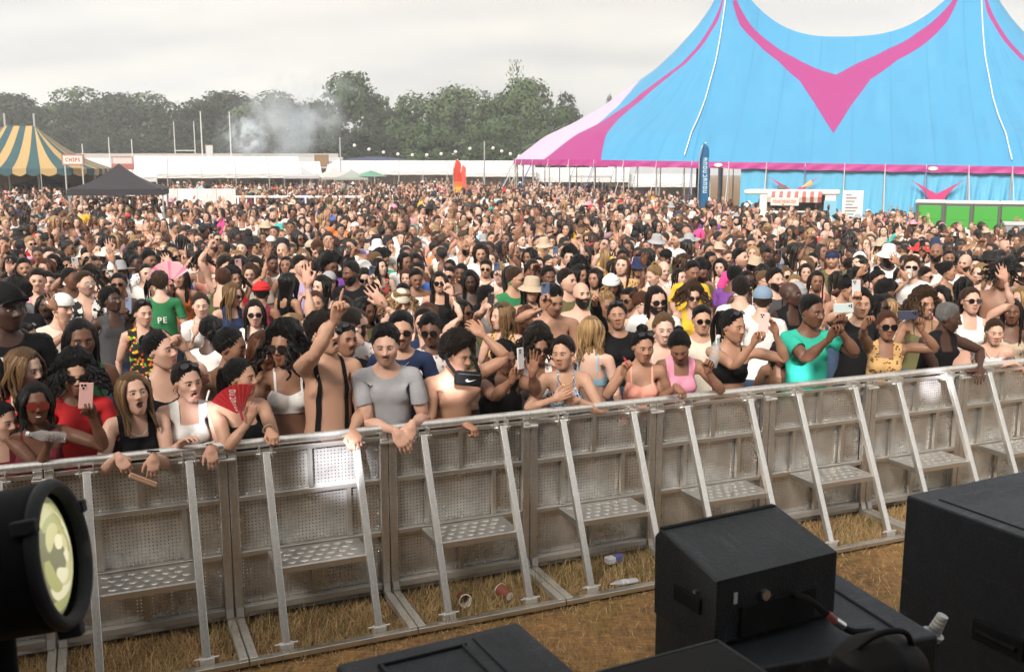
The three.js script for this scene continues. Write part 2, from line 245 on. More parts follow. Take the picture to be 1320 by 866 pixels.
// a frame marquee w wide (along x), d deep, eave e, ridge r high; open: bays of the front left open
function marquee(x, z, w, d, e, r, turn, label, open = [0, 1, 2, 3, 4, 5, 6, 7], group = 'white marquees at the back') {
  const t = thing('marquee', label, 'marquee', group); t.position.set(x, groundY(x, z), z); t.rotation.y = turn;
  const n = Math.max(2, Math.round(w / 3)), bw = w / n;
  for (const s of [-1, 1]) for (let i = 0; i < n; i++) { // roof panels, each bay one sheet with a little sag
    const g = new THREE.PlaneGeometry(bw - 0.03, 1, 4, 5), p = g.attributes.position; for (let k = 0; k < p.count; k++) { const a = p.getX(k) / bw + 0.5, b = p.getY(k) + 0.5; p.setXYZ(k, -w / 2 + (i + a) * bw, lerp(e, r, b) - 0.1 * Math.sin(a * Math.PI) * Math.sin(b * Math.PI) - 0.12 * b * (1 - b), s * d / 2 * (1 - b)); } g.computeVertexNormals(); mesh('roof_panel', g, pvc, t);
  }
  for (let i = 0; i < n; i++) {
    if (!open.includes(i)) mesh('front_wall', box(bw - 0.05, e - 0.02, 0.03, -w / 2 + (i + 0.5) * bw, e / 2, d / 2 - 0.02), pvc, t);
    else mesh('valance', box(bw - 0.05, 0.35, 0.02, -w / 2 + (i + 0.5) * bw, e - 0.19, d / 2 - 0.01), pvc, t);
    mesh('back_wall', box(bw - 0.05, e, 0.03, -w / 2 + (i + 0.5) * bw, e / 2, -d / 2 + 0.02), pvc, t);
  }
  for (let i = 0; i <= n; i++) mesh('leg', box(0.09, e, 0.09, -w / 2 + i * bw, e / 2, d / 2 - 0.08), poleMat, t);
  for (const s of [-1, 1]) { const sh = new THREE.Shape(); sh.moveTo(-d / 2, 0); sh.lineTo(d / 2, 0); sh.lineTo(d / 2, e); sh.lineTo(0, r); sh.lineTo(-d / 2, e); mesh('gable', new THREE.ExtrudeGeometry(sh, { depth: 0.03, bevelEnabled: false }).rotateY(Math.PI / 2).translate(s * (w / 2 - 0.03), 0, 0), pvc, t); }
  return t;
}
const atx = (u, d) => (u - 660) / 1270 * d, aty = (y, d) => 2.9 + (218 - y) / 1270 * d;
marquee(atx(286, 92), -92, 14.5, 7, 2.5, 4.1, 0.3, 'long white marquee with an open front behind the camera platform');
marquee(atx(122, 80), -80, 9.6, 7, 2.3, 3.8, 0.42, 'white marquee with an open bay behind the black gazebo');
marquee(atx(370, 110), -112, 7, 7, 2.4, 3.8, 0.25, 'small grey white marquee beside the smoke');
marquee(atx(545, 118), -120, 22.5, 7, 2.65, 3.95, 0.08, 'low white marquee row under the middle trees');
marquee(atx(640, 116), -116, 9, 6, 2.45, 3.4, 0.02, 'low white marquee next to the red flags');
marquee(atx(745, 118), -118, 12, 7, 2.1, 3.4, -0.15, 'white marquee seen between the big tent poles on its open side');
marquee(atx(848, 118), -118, 11.5, 7, 2.1, 3.2, -0.15, 'white marquee behind the blue feather flag');
marquee(atx(405, 126), -126, 8, 5, 3.4, 4.4, 0, 'white hut roof behind the wooden kiosk sign');
{ // dark blue roof
  const d = 125, t = thing('blue_roof_shelter', 'long dark blue roofed shelter above the white marquee row', 'shelter'); t.position.set(atx(497, d), 0, -d);
  const sh = new THREE.Shape(); sh.moveTo(-5.2, 3.9); sh.quadraticCurveTo(0, 5.1, 5.2, 3.6); sh.lineTo(5.2, 3.2); sh.lineTo(-5.2, 3.2); mesh('roof', new THREE.ExtrudeGeometry(sh, { depth: 4, bevelEnabled: false, curveSegments: 10 }), std([0.05, 0.06, 0.12], 0.6), t); for (const x of [-5, -1.7, 1.7, 5]) mesh('post', box(0.15, 3.3, 0.15, x, 1.6, 3.8), poleMat, t); mesh('back_wall', box(10.2, 3.2, 0.1, 0, 1.6, 0.1), pvcGrey, t);
}
{ // hoarding behind the marquees
  const t = thing('hoarding_fence', 'long pale grey hoarding fence at the foot of the wood', 'fence'), d = 150; t.position.set(atx(300, d), 0, -d);
  for (let i = 0; i < 24; i++) mesh('panel', box(2.36, 2.2, 0.06, (i - 11.5) * 2.4, 4.15, 0), std([0.42, 0.41, 0.4], 0.8), t); for (let i = 0; i <= 24; i++) mesh('post', box(0.1, 5.3, 0.1, (i - 12) * 2.4, 2.65, -0.1), poleMat, t);
}
{ // striped tent: every stripe is its own gore of cloth
  const d = 62, t = thing('striped_tent', 'yellow and green striped tent with scalloped edge beside the white marquee', 'tent'); t.position.set(atx(38, d), 0, -d); t.rotation.y = 0.18;
  const ye = std([0.44, 0.3, 0.13], 0.75, { side: THREE.DoubleSide }), gr = std([0.03, 0.085, 0.1], 0.75, { side: THREE.DoubleSide });
  const w = 4.9, dp = 4.6, e = 2.95, top = 5.55, rx = 0.85;
  const ridge = [V(-rx, top, 0), V(rx, top, 0)], per = [], N = 44;
  for (let i = 0; i < N; i++) { const a = i / N * 2 * Math.PI, c = Math.cos(a), s = Math.sin(a), k = 1 / Math.pow(Math.pow(Math.abs(c), 5) + Math.pow(Math.abs(s), 5), 0.2); per.push(V(c * k * w, e, s * k * dp)); }
  for (let i = 0; i < N; i++) {
    const a = per[i], b = per[(i + 1) % N], ra = V(clamp(a.x * 0.5, -rx, rx), top, 0), rb = V(clamp(b.x * 0.5, -rx, rx), top, 0), pos = [], idx = [], n = 6;
    for (let j = 0; j <= n; j++) { const q = j / n, sag = -0.42 * Math.sin(q * Math.PI) * 0.9; for (const [p, r] of [[a, ra], [b, rb]]) pos.push(lerp(r.x, p.x, q), lerp(r.y, p.y, q) + sag, lerp(r.z, p.z, q)); }
    // scalloped hanging edge
    for (let j = 0; j <= 4; j++) { const q = j / 4; const m = a.clone().lerp(b, q); pos.push(m.x * 1.005, e, m.z * 1.005, m.x * 1.005, e - 0.28 - 0.16 * Math.sin(q * Math.PI), m.z * 1.005); }
    for (let j = 0; j < n; j++) idx.push(j * 2, j * 2 + 2, j * 2 + 1, j * 2 + 1, j * 2 + 2, j * 2 + 3); const o = (n + 1) * 2; for (let j = 0; j < 4; j++) idx.push(o + j * 2, o + j * 2 + 1, o + j * 2 + 2, o + j * 2 + 1, o + j * 2 + 3, o + j * 2 + 2);
    mesh('cloth_stripe', geoOf0(pos, idx), i % 2 ? ye : gr, t);
  }
  for (const r of ridge) { mesh('king_pole', rod(V(r.x, 0, 0), V(r.x, top + 0.75, 0), 0.06, 8), poleMat, t); }
  for (let i = 0; i < N; i += 4) mesh('side_pole', rod(per[i].clone().setY(0), per[i], 0.03, 6), poleMat, t);
  mesh('back_curtain', box(9, 2.6, 0.05, 0, 1.4, -4.2), std([0.3, 0.27, 0.2], 0.8), t);
}
function geoOf0(pos, idx) { const g = new THREE.BufferGeometry(); g.setAttribute('position', new THREE.Float32BufferAttribute(pos, 3)); g.setIndex(idx); g.computeVertexNormals(); return g; }
function sign(name, x, y, z, w, h, text, bg, fg, label, posts = 0) {
  const t = thing(name, label, 'sign'); t.position.set(x, y, z); const tx = canvasTex(256, Math.round(256 * h / w), (c, W, H) => { c.fillStyle = bg; c.fillRect(0, 0, W, H); c.fillStyle = fg; c.strokeStyle = fg; c.lineWidth = 6; c.strokeRect(6, 6, W - 12, H - 12); c.font = 'bold ' + Math.round(H * 0.56) + 'px sans-serif'; c.textAlign = 'center'; c.textBaseline = 'middle'; if (typeof text === 'string') c.fillText(text, W / 2, H / 2, W * 0.86); else if (text > 0) scribble(c, W * 0.14, H * 0.36, W * 0.72, H * 0.3, text, fg); else if (text < 0) c.fillRect(0, H * 0.55, W, H * 0.45); });
  mesh('frame', box(w + 0.08, h + 0.08, 0.06), std([0.3, 0.08, 0.07], 0.6), t); mesh('board', new THREE.PlaneGeometry(w, h).translate(0, 0, 0.034), std([0.8, 0.8, 0.8], 0.6, { map: tx }), t); for (const s of [-1, 1]) if (posts) mesh('post', box(0.06, posts, 0.06, s * w * 0.42, -h / 2 - posts / 2, -0.04), poleMat, t);
}
sign('stall_sign', atx(102, 58), aty(206, 58), -58, 1.2, 0.55, 'CHIPS', '#e6ded6', '#8e2a20', 'red lettered chips sign on posts by the striped tent', 2.2);
sign('stall_sign', atx(165, 72), aty(210, 72), -72, 1.5, 0.85, -1, '#d9cfcc', '#b06a62', 'faded pale stall sign with a dull red lower half above the black gazebo', 2.4);
sign('stall_sign', atx(418, 118), aty(207, 118), -118, 1.6, 1.3, 0, '#8a6c46', '#3a2a18', 'brown wooden kiosk sign beside the blue roofed shelter', 3);
sign('scoreboard', atx(276, 140), aty(195, 140), -140, 1.0, 1.6, '', '#c9d4d2', '#5c7a74', 'small pale board between the rugby posts', 3.5);
for (const [u, d, turn, color, w, e, top, label] of [[160, 34, 0.28, [0.03, 0.027, 0.034], 1.48, 2.28, 3.1, 'black pop up gazebo standing in the crowd'], [362, 96, 0.5, [0.09, 0.095, 0.11], 2.4, 2.3, 3.7, 'dark grey gazebo beside the white marquee near the smoke'], [392, 92, 0.2, [0.42, 0.42, 0.43], 1.6, 2.3, 3.2, 'small grey gazebo left of the wooden kiosk sign'], [432, 94, 0.6, [0.5, 0.49, 0.47], 1.6, 2.2, 3.1, 'off white gazebo under the string light pole'], [456, 90, 0.1, [0.3, 0.33, 0.3], 1.5, 2.2, 2.9, 'grey green gazebo left of the green parasol'], [62, 66, 0.3, [0.03, 0.035, 0.07], 1.6, 2.0, 2.6, 'dark blue gazebo under the edge of the striped tent'], [760, 100, 0.3, [0.55, 0.55, 0.55], 1.6, 2.3, 3.2, 'white gazebo seen through the big tent poles']]) {
  const t = thing('gazebo', label, 'gazebo', 'pop up gazebos'); t.position.set(atx(u, d), 0, -d); t.rotation.y = turn;
  const cl = std(color, 0.7, { side: THREE.DoubleSide });
  for (let i = 0; i < 4; i++) { const c = [[-w, w], [w, w], [w, -w], [-w, -w]], a = c[i], b = c[(i + 1) % 4], pos = [], idx = []; const n = 6; for (let j = 0; j <= n; j++) { const q = j / n, y = lerp(top, e, q) - 0.14 * Math.sin(q * Math.PI); for (let k = 0; k <= 4; k++) { const f = k / 4; pos.push(lerp(a[0], b[0], f) * q, y - (j === n ? 0.06 * Math.sin(f * Math.PI) : 0), lerp(a[1], b[1], f) * q); } } for (let j = 0; j < n; j++) for (let k = 0; k < 4; k++) { const o = j * 5 + k; idx.push(o, o + 5, o + 1, o + 1, o + 5, o + 6); } mesh('roof_panel', geoOf0(pos, idx), cl, t); const m = [(a[0] + b[0]) / 2, (a[1] + b[1]) / 2]; mesh('valance', box(Math.abs(a[0] - b[0]) + 0.02 || 0.02, 0.2, Math.abs(a[1] - b[1]) + 0.02 || 0.02, m[0] * 1.004, e - 0.12, m[1] * 1.004), cl, t); mesh('leg', box(0.05, e, 0.05, a[0] * 0.97, e / 2, a[1] * 0.97), poleMat, t); }
}
{ // camera platform and its white rail
  const d = 44, t = thing('camera_platform', 'white skirted camera platform with a rail in the crowd', 'platform'); t.position.set(atx(262, d), 0, -d);
  mesh('deck', box(3.4, 0.12, 2.2, 0, 0.62, -0.6), std([0.2, 0.2, 0.2], 0.8), t); for (let i = 0; i < 4; i++) mesh('skirt_panel', box(0.83, 1.3, 0.04, -1.27 + i * 0.85, 1.42, 0.5), i === 1 ? whitePaint : pvc, t); for (const x of [-1.6, 1.6]) for (const z of [-1.6, 0.4]) mesh('leg', box(0.08, 0.6, 0.08, x, 0.3, z), poleMat, t);
  const r = thing('white_railing', 'long white rail standing right of the camera platform', 'railing'); r.position.set(atx(385, d - 1), 0, -d + 1); mesh('top_bar', box(5.6, 0.08, 0.07, 0, 1.74, 0), whitePaint, r); for (let i = 0; i < 8; i++) mesh('post', box(0.06, 1.72, 0.06, -2.55 + i * 0.73, 0.86, 0), whitePaint, r);
  const tp = thing('video_camera', 'black video camera on a tripod on the white platform', 'camera'); tp.position.set(atx(268, d), 0.69, -d - 0.3); mesh('body', rbox(0.14, 0.2, 0.4, 0.02, 0, 1.45, 0), darkIn, tp); mesh('lens', rod(V(0, 1.47, 0.2), V(0, 1.47, 0.4), 0.06, 12), darkIn, tp); for (let i = 0; i < 3; i++) mesh('tripod_leg', rod(V(0, 1.37, 0), V(Math.sin(i * 2.1) * 0.35, 0, Math.cos(i * 2.1) * 0.35), 0.02, 6), darkIn, tp);
}
// rugby posts
for (const [u1, u2, y1, y0, cb, d, l] of [[232.5, 258, 158, 204, 194.5, 165, 'shorter white rugby goal posts with a crossbar before the wood'], [267, 303.5, 146, 204, 0, 125, 'taller white rugby goal posts before the wood']]) {
  const t = thing('rugby_posts', l, 'goal posts', 'rugby posts'); t.position.set(atx((u1 + u2) / 2, d), 0, -d); const hw = (u2 - u1) / 2 / 1270 * d, h = aty(y1, d);
  for (const s of [-1, 1]) mesh('upright', rod(V(s * hw, 0, 0), V(s * hw, h, 0), 0.09, 8, 0.06), whitePaint, t); mesh('crossbar', rod(V(-hw, cb ? aty(cb, d) : 3.2, 0), V(hw, cb ? aty(cb, d) : 3.2, 0), 0.06, 8), whitePaint, t);
}
for (const [u, y, l] of [[149, 178, 'white pole just right of the striped tent'], [178, 180, 'white pole between striped tent and rugby posts'], [115, 186, 'small white pole on the edge of the striped tent']]) solo('flag_pole', rod(V(0, 0, 0), V(0, aty(y, 120), 0), 0.07, 8, 0.05), whitePaint, l, 'pole', 'short white poles').position.set(atx(u, 120), 0, -120);
{ // string lights on poles
  const d = 95, bulb = std([0.85, 0.82, 0.75], 0.3), P = [[442, 178], [625, 183], [735, 205]];
  const t = thing('string_lights', 'string of white festoon bulbs hung on poles before the middle trees', 'string lights');
  P.forEach(([u, y], i) => { if (i < 2) mesh('pole', rod(V(atx(u, d), 0, -d), V(atx(u, d), aty(y, d), -d), 0.06, 8), poleMat, t); });
  for (let k = 0; k < 2; k++) { const [u0, y0] = P[k], [u1, y1] = P[k + 1], n = 10, pts = []; for (let i = 0; i <= n; i++) { const q = i / n, p = V(atx(lerp(u0, u1, q), d), aty(lerp(y0 + 2, y1 + 2, q), d) - 1.3 * (1 - (2 * q - 1) ** 2) * (k ? 0.35 : 0.9), -d); pts.push(p); if (i && i < n) { const b = mesh('bulb', new THREE.SphereGeometry(0.16, 8, 6), bulb, t); b.position.copy(p).add(V(0, -0.15, 0)); } } mesh('cable', tube(pts, 0.02, 30, 4), darkIn, t); }
}
// red and yellow feather flags, the blue one by the big tent
function feather(u, y0, d, w, mat, label, name = 'feather_flag', lower) {
  const t = thing(name, label, 'flag', name === 'feather_flag' ? 'feather flags' : undefined), h = aty(y0, d); t.position.set(atx(u, d), 0, -d); mesh('pole', tube([V(0, 0, 0), V(0, h * 0.7, 0), V(w * 0.12, h * 0.93, 0), V(w * 0.6, h, 0)], 0.025, 14, 6), poleMat, t);
  const pos = [], idx = [], uv = [], n = 16; for (let i = 0; i <= n; i++) { const q = i / n, y = lerp(0.9, h - 0.02, q), k = q > 0.8 ? Math.sqrt(1 - ((q - 0.8) / 0.2) ** 2) : 1; for (let j = 0; j <= 3; j++) { const f = j / 3; pos.push(0.03 + (q > 0.75 ? (q - 0.75) * 1.2 * w : 0) + f * w * k * (0.85 + 0.1 * Math.sin(q * 5)), y, 0.06 * Math.sin(f * 3 + q * 7)); uv.push(f, q); } } for (let i = 0; i < n; i++) for (let j = 0; j < 3; j++) { const o = i * 4 + j; idx.push(o, o + 1, o + 4, o + 1, o + 5, o + 4); }
  const g = geoOf0(pos, idx); g.setAttribute('uv', new THREE.Float32BufferAttribute(uv, 2)); mesh('cloth', g, mat, t);
}
feather(585, 205, 62, 0.55, std([0.75, 0.75, 0.75], 0.7, { side: THREE.DoubleSide, map: canvasTex(64, 256, (c, w, h) => { c.fillStyle = '#d8402c'; c.fillRect(0, 0, w, h); c.fillStyle = '#f2b23a'; c.fillRect(0, h * 0.62, w, h); c.fillStyle = '#e8742c'; c.fillRect(0, h * 0.52, w, h * 0.12); }) }), 'red feather flag with a yellow foot, the left of two');
feather(594, 212, 66, 0.42, std([0.6, 0.09, 0.06], 0.7, { side: THREE.DoubleSide }), 'plain red feather flag beside the red netting');
feather(898, 184, 47, 0.5, std([0.85, 0.85, 0.85], 0.7, { side: THREE.DoubleSide, map: canvasTex(96, 512, (c, w, h) => { c.fillStyle = '#12608f'; c.fillRect(0, 0, w, h); c.fillStyle = '#0d3f66'; c.fillRect(0, 0, w * 0.22, h); c.save(); c.translate(w * 0.6, h * 0.46); c.rotate(-Math.PI / 2); scribble(c, -h * 0.26, -20, h * 0.52, 40, 9, '#cfe4ee'); c.restore(); }) }), 'tall blue feather flag before the big tent\'s open side', 'tall_feather_flag');
{ const d = 64, net = thing('red_netting', 'low red netting fence right of the red flags', 'fence'); net.position.set(atx(612, d), 0, -d); for (let i = 0; i < 9; i++) mesh('net_strand', rod(V(-0.9, 1.0 + i * 0.13, 0), V(1.3, 1.0 + i * 0.05, 0), 0.02, 4), std([0.6, 0.16, 0.12], 0.8), net); for (let i = 0; i < 9; i++) mesh('net_cord', rod(V(-0.9 + i * 0.25, 0.9, 0), V(-0.9 + i * 0.25, 2.05 - i * 0.08, 0), 0.018, 4), std([0.6, 0.16, 0.12], 0.8), net); }
{ // small green parasol and gate tower
  const d = 90, t = thing('green_parasol', 'pale green parasol before the white marquee row', 'parasol'); t.position.set(atx(480, d), 0, -d); mesh('canopy', new THREE.ConeGeometry(1.5, 0.55, 8, 1, true).translate(0, 2.55, 0), std([0.13, 0.3, 0.22], 0.7, { side: THREE.DoubleSide }), t); mesh('pole', rod(V(0, 0, 0), V(0, 2.7, 0), 0.03, 6), poleMat, t);
}
{ // barbecue smoke: loose, curling sheets of smoke in the air
  const t = thing('smoke', 'pale blue grey barbecue smoke drifting up before the wood', 'smoke'); t.userData.kind = 'stuff'; const keep = seed_; seed_ = 77;
  for (let i = 0; i < 15; i++) {
    const sm = dataTex(128, 128, (u, v) => { const r = Math.hypot((u - 0.5) * 2, (v - 0.5) * 2), n = fbm(u * 5 + i * 9, v * 5 + i * 3, i, 5), a = Math.pow(clamp(1 - r), 0.8) * clamp((n - 0.36) * 3.6); return [a, a, a]; }, false); sm.wrapS = sm.wrapT = THREE.ClampToEdgeWrapping;
    const q = i / 14, d = 118 + R(-4, 4), u = i < 5 ? lerp(330, 322, i / 4) + R(-6, 6) : lerp(345, 425, (i - 5) / 9) + R(-8, 8), y = i < 5 ? lerp(192, 160, i / 4) : lerp(178, 138, (i - 5) / 9) + R(-14, 16), w = i < 5 ? 3.6 + i * 0.5 : 7.5 + R(0, 3.5), g = new THREE.PlaneGeometry(w, w * 1.1, 8, 8), p = g.attributes.position;
    for (let k = 0; k < p.count; k++) p.setZ(k, 1.2 * Math.sin(p.getX(k) * 0.6 + i) + 0.9 * Math.cos(p.getY(k) * 0.7 + i * 2)); g.computeVertexNormals();
    const m = mesh('smoke_wisp', g, std([0.5, 0.57, 0.64], 1, { transparent: true, opacity: i < 5 ? 0.6 : 0.36, alphaMap: sm, side: THREE.DoubleSide }), t); m.position.set(atx(u, d), aty(y, d), -d); m.rotation.set(R(-0.5, 0.5), R(-0.8, 0.8), R(0, 3)); m.castShadow = false;
  }
  seed_ = keep;
}
{ // ice cream van
  const d = 47, t = thing('ice_cream_van', 'cream ice cream van with a red and white striped awning', 'van'), cx = atx(1024, d), gy = groundY(cx, -d), wh = std([0.78, 0.76, 0.7], 0.35), gl = phys([0.04, 0.06, 0.08], 0.1); t.position.set(cx, gy, -d); t.rotation.y = -0.33;
  mesh('body', merge([rbox(3.5, 1.15, 1.9, 0.12, 0.1, 1.0, 0), rbox(3.3, 0.75, 0.1, 0.04, 0.1, 2.0, -0.88), rbox(0.5, 0.8, 1.85, 0.06, 1.55, 1.95, 0), rbox(0.35, 0.85, 1.85, 0.06, -1.45, 1.95, 0)]), wh, t);
  mesh('roof', rbox(4.3, 0.22, 2.0, 0.1, -0.2, 2.46, 0), wh, t); mesh('bonnet', rbox(0.85, 0.75, 1.75, 0.15, -1.95, 0.95, 0), wh, t); mesh('windscreen', box(0.06, 0.7, 1.6, -1.72, 1.85, 0, 0, 0, -0.35), gl, t);
  for (let i = 0; i < 14; i++) mesh('awning_stripe', box(0.17, 0.3, 0.5, -1.15 + i * 0.172, 2.28 - 0.02, 1.15, 0.5, 0, 0), i % 2 ? std([0.5, 0.14, 0.12], 0.6) : wh, t);
  mesh('counter', rbox(2.1, 0.06, 0.35, 0.02, 0.05, 1.58, 1.05), wh, t); mesh('serving_hatch', box(2.0, 0.62, 0.05, 0.05, 1.92, 0.4), gl, t);
  const tx = canvasTex(256, 64, (c, w, h) => { c.fillStyle = '#e9dcd2'; c.fillRect(0, 0, w, h); scribble(c, 16, 18, 224, 28, 13, '#b0302a'); }); const sg = mesh('sign_board', box(1.25, 0.36, 0.05, -0.45, 2.05, 1.42), std([0.75, 0.7, 0.68], 0.6), t); mesh('lettering', new THREE.PlaneGeometry(1.2, 0.32).translate(-0.45, 2.05, 1.448), std([0.85, 0.85, 0.85], 0.6, { map: tx }), sg);
  mesh('blue_panel', box(0.55, 1.2, 0.04, 1.55, 1.5, 0.975), std([0.2, 0.45, 0.6], 0.5), t); mesh('roof_cone', new THREE.ConeGeometry(0.16, 0.6, 10).rotateZ(2.0).translate(0.4, 2.78, 0), std([0.55, 0.36, 0.16], 0.7), t); mesh('roof_vent', rbox(0.4, 0.2, 0.4, 0.04, -0.7, 2.68, 0), std([0.1, 0.1, 0.12], 0.6), t);
  for (const [x, z] of [[-1.5, 0.85], [1.3, 0.85], [-1.5, -0.85], [1.3, -0.85]]) { const wl = mesh('wheel', new THREE.CylinderGeometry(0.33, 0.33, 0.2, 18).rotateX(Math.PI / 2).translate(x, 0.33, z), darkIn, t); mesh('hub_cap', new THREE.CylinderGeometry(0.18, 0.18, 0.22, 14).rotateX(Math.PI / 2).translate(x, 0.33, z), whitePaint, wl); }
  const b = thing('menu_board', 'tall white menu board beside the ice cream van', 'board'); b.position.set(cx + 2.25, gy, -d + 1.2); b.rotation.y = -0.33; mesh('panel', box(0.9, 1.6, 0.06, 0, 1.75, 0), whitePaint, b); mesh('print', new THREE.PlaneGeometry(0.8, 1.45).translate(0, 1.75, 0.034), std([0.85, 0.85, 0.85], 0.6, { map: canvasTex(128, 256, (c, w, h) => { c.fillStyle = '#e7e8e8'; c.fillRect(0, 0, w, h); for (let i = 0; i < 9; i++) { c.fillStyle = ['#7a8fa0', '#a06a6a', '#8a8a70'][i % 3]; c.fillRect(14, 16 + i * 26, 40 + (i * 37) % 50, 12); } }) }), b); for (const s of [-1, 1]) mesh('leg', box(0.05, 1.0, 0.05, s * 0.4, 0.5, 0), poleMat, b);
}
// portable toilets
for (let i = 0; i < 5; i++) {
  const d = 41, u = 1196 + i * 35.5, x = atx(u, d - i * 0.35), z = -(d - i * 0.35), t = thing('portable_toilet', 'bright green portable toilet with white roof, ' + ['first of the row, by the logo curtain', 'second from the logo curtain', 'third from the logo curtain', 'fourth, behind the grey cabin', 'last, past the grey cabin'][i], 'toilet', 'row of green portable toilets'); t.position.set(x, groundY(x, z) + 0.27, z); t.rotation.y = -0.42;
  const gn = std([0.05, 0.33, 0.04], 0.45), gd = std([0.09, 0.1, 0.09], 0.6), wr = std([0.7, 0.71, 0.7], 0.5); mesh('cabin', rbox(1.08, 2.05, 1.08, 0.03, 0, 1.08, 0), gd, t); const dr = mesh('door', rbox(0.86, 1.85, 0.04, 0.012, 0, 1.08, 0.55), gn, t); mesh('door_handle', rbox(0.05, 0.12, 0.05, 0.01, 0.34, 1.1, 0.58), wr, dr); for (let q = 0; q < 3; q++) mesh('door_rib', rbox(0.7, 0.03, 0.02, 0.006, 0, 0.5 + q * 0.5, 0.575), gn, dr); mesh('roof', rbox(1.14, 0.12, 1.16, 0.04, 0, 2.16, 0), wr, t); mesh('base', box(1.1, 0.08, 1.1, 0, 0.04, 0), darkIn, t); mesh('trailer_bed', box(1.13, 0.26, 1.2, 0, -0.135, 0), poleMat, t); for (const s of [-1, 1]) mesh('corner_post', rbox(0.1, 2.02, 0.08, 0.02, s * 0.5, 1.08, 0.53), gd, t);
}
{ const d = 33, x = atx(1322, d), z = -d, t = thing('grey_cabin', 'grey generator cabin in the crowd before the green toilets', 'cabin'); t.position.set(x, groundY(x, z), z); t.rotation.y = -0.4; mesh('body', rbox(1.4, 1.85, 1.2, 0.04, 0, 0.98, 0), std([0.26, 0.27, 0.28], 0.6), t); mesh('lid', rbox(1.46, 0.08, 1.26, 0.02, 0, 1.94, 0), std([0.5, 0.5, 0.5], 0.6), t); for (let i = 0; i < 5; i++) mesh('louvre', box(0.8, 0.03, 0.03, 0, 1.3 + i * 0.09, 0.61), darkIn, t); }
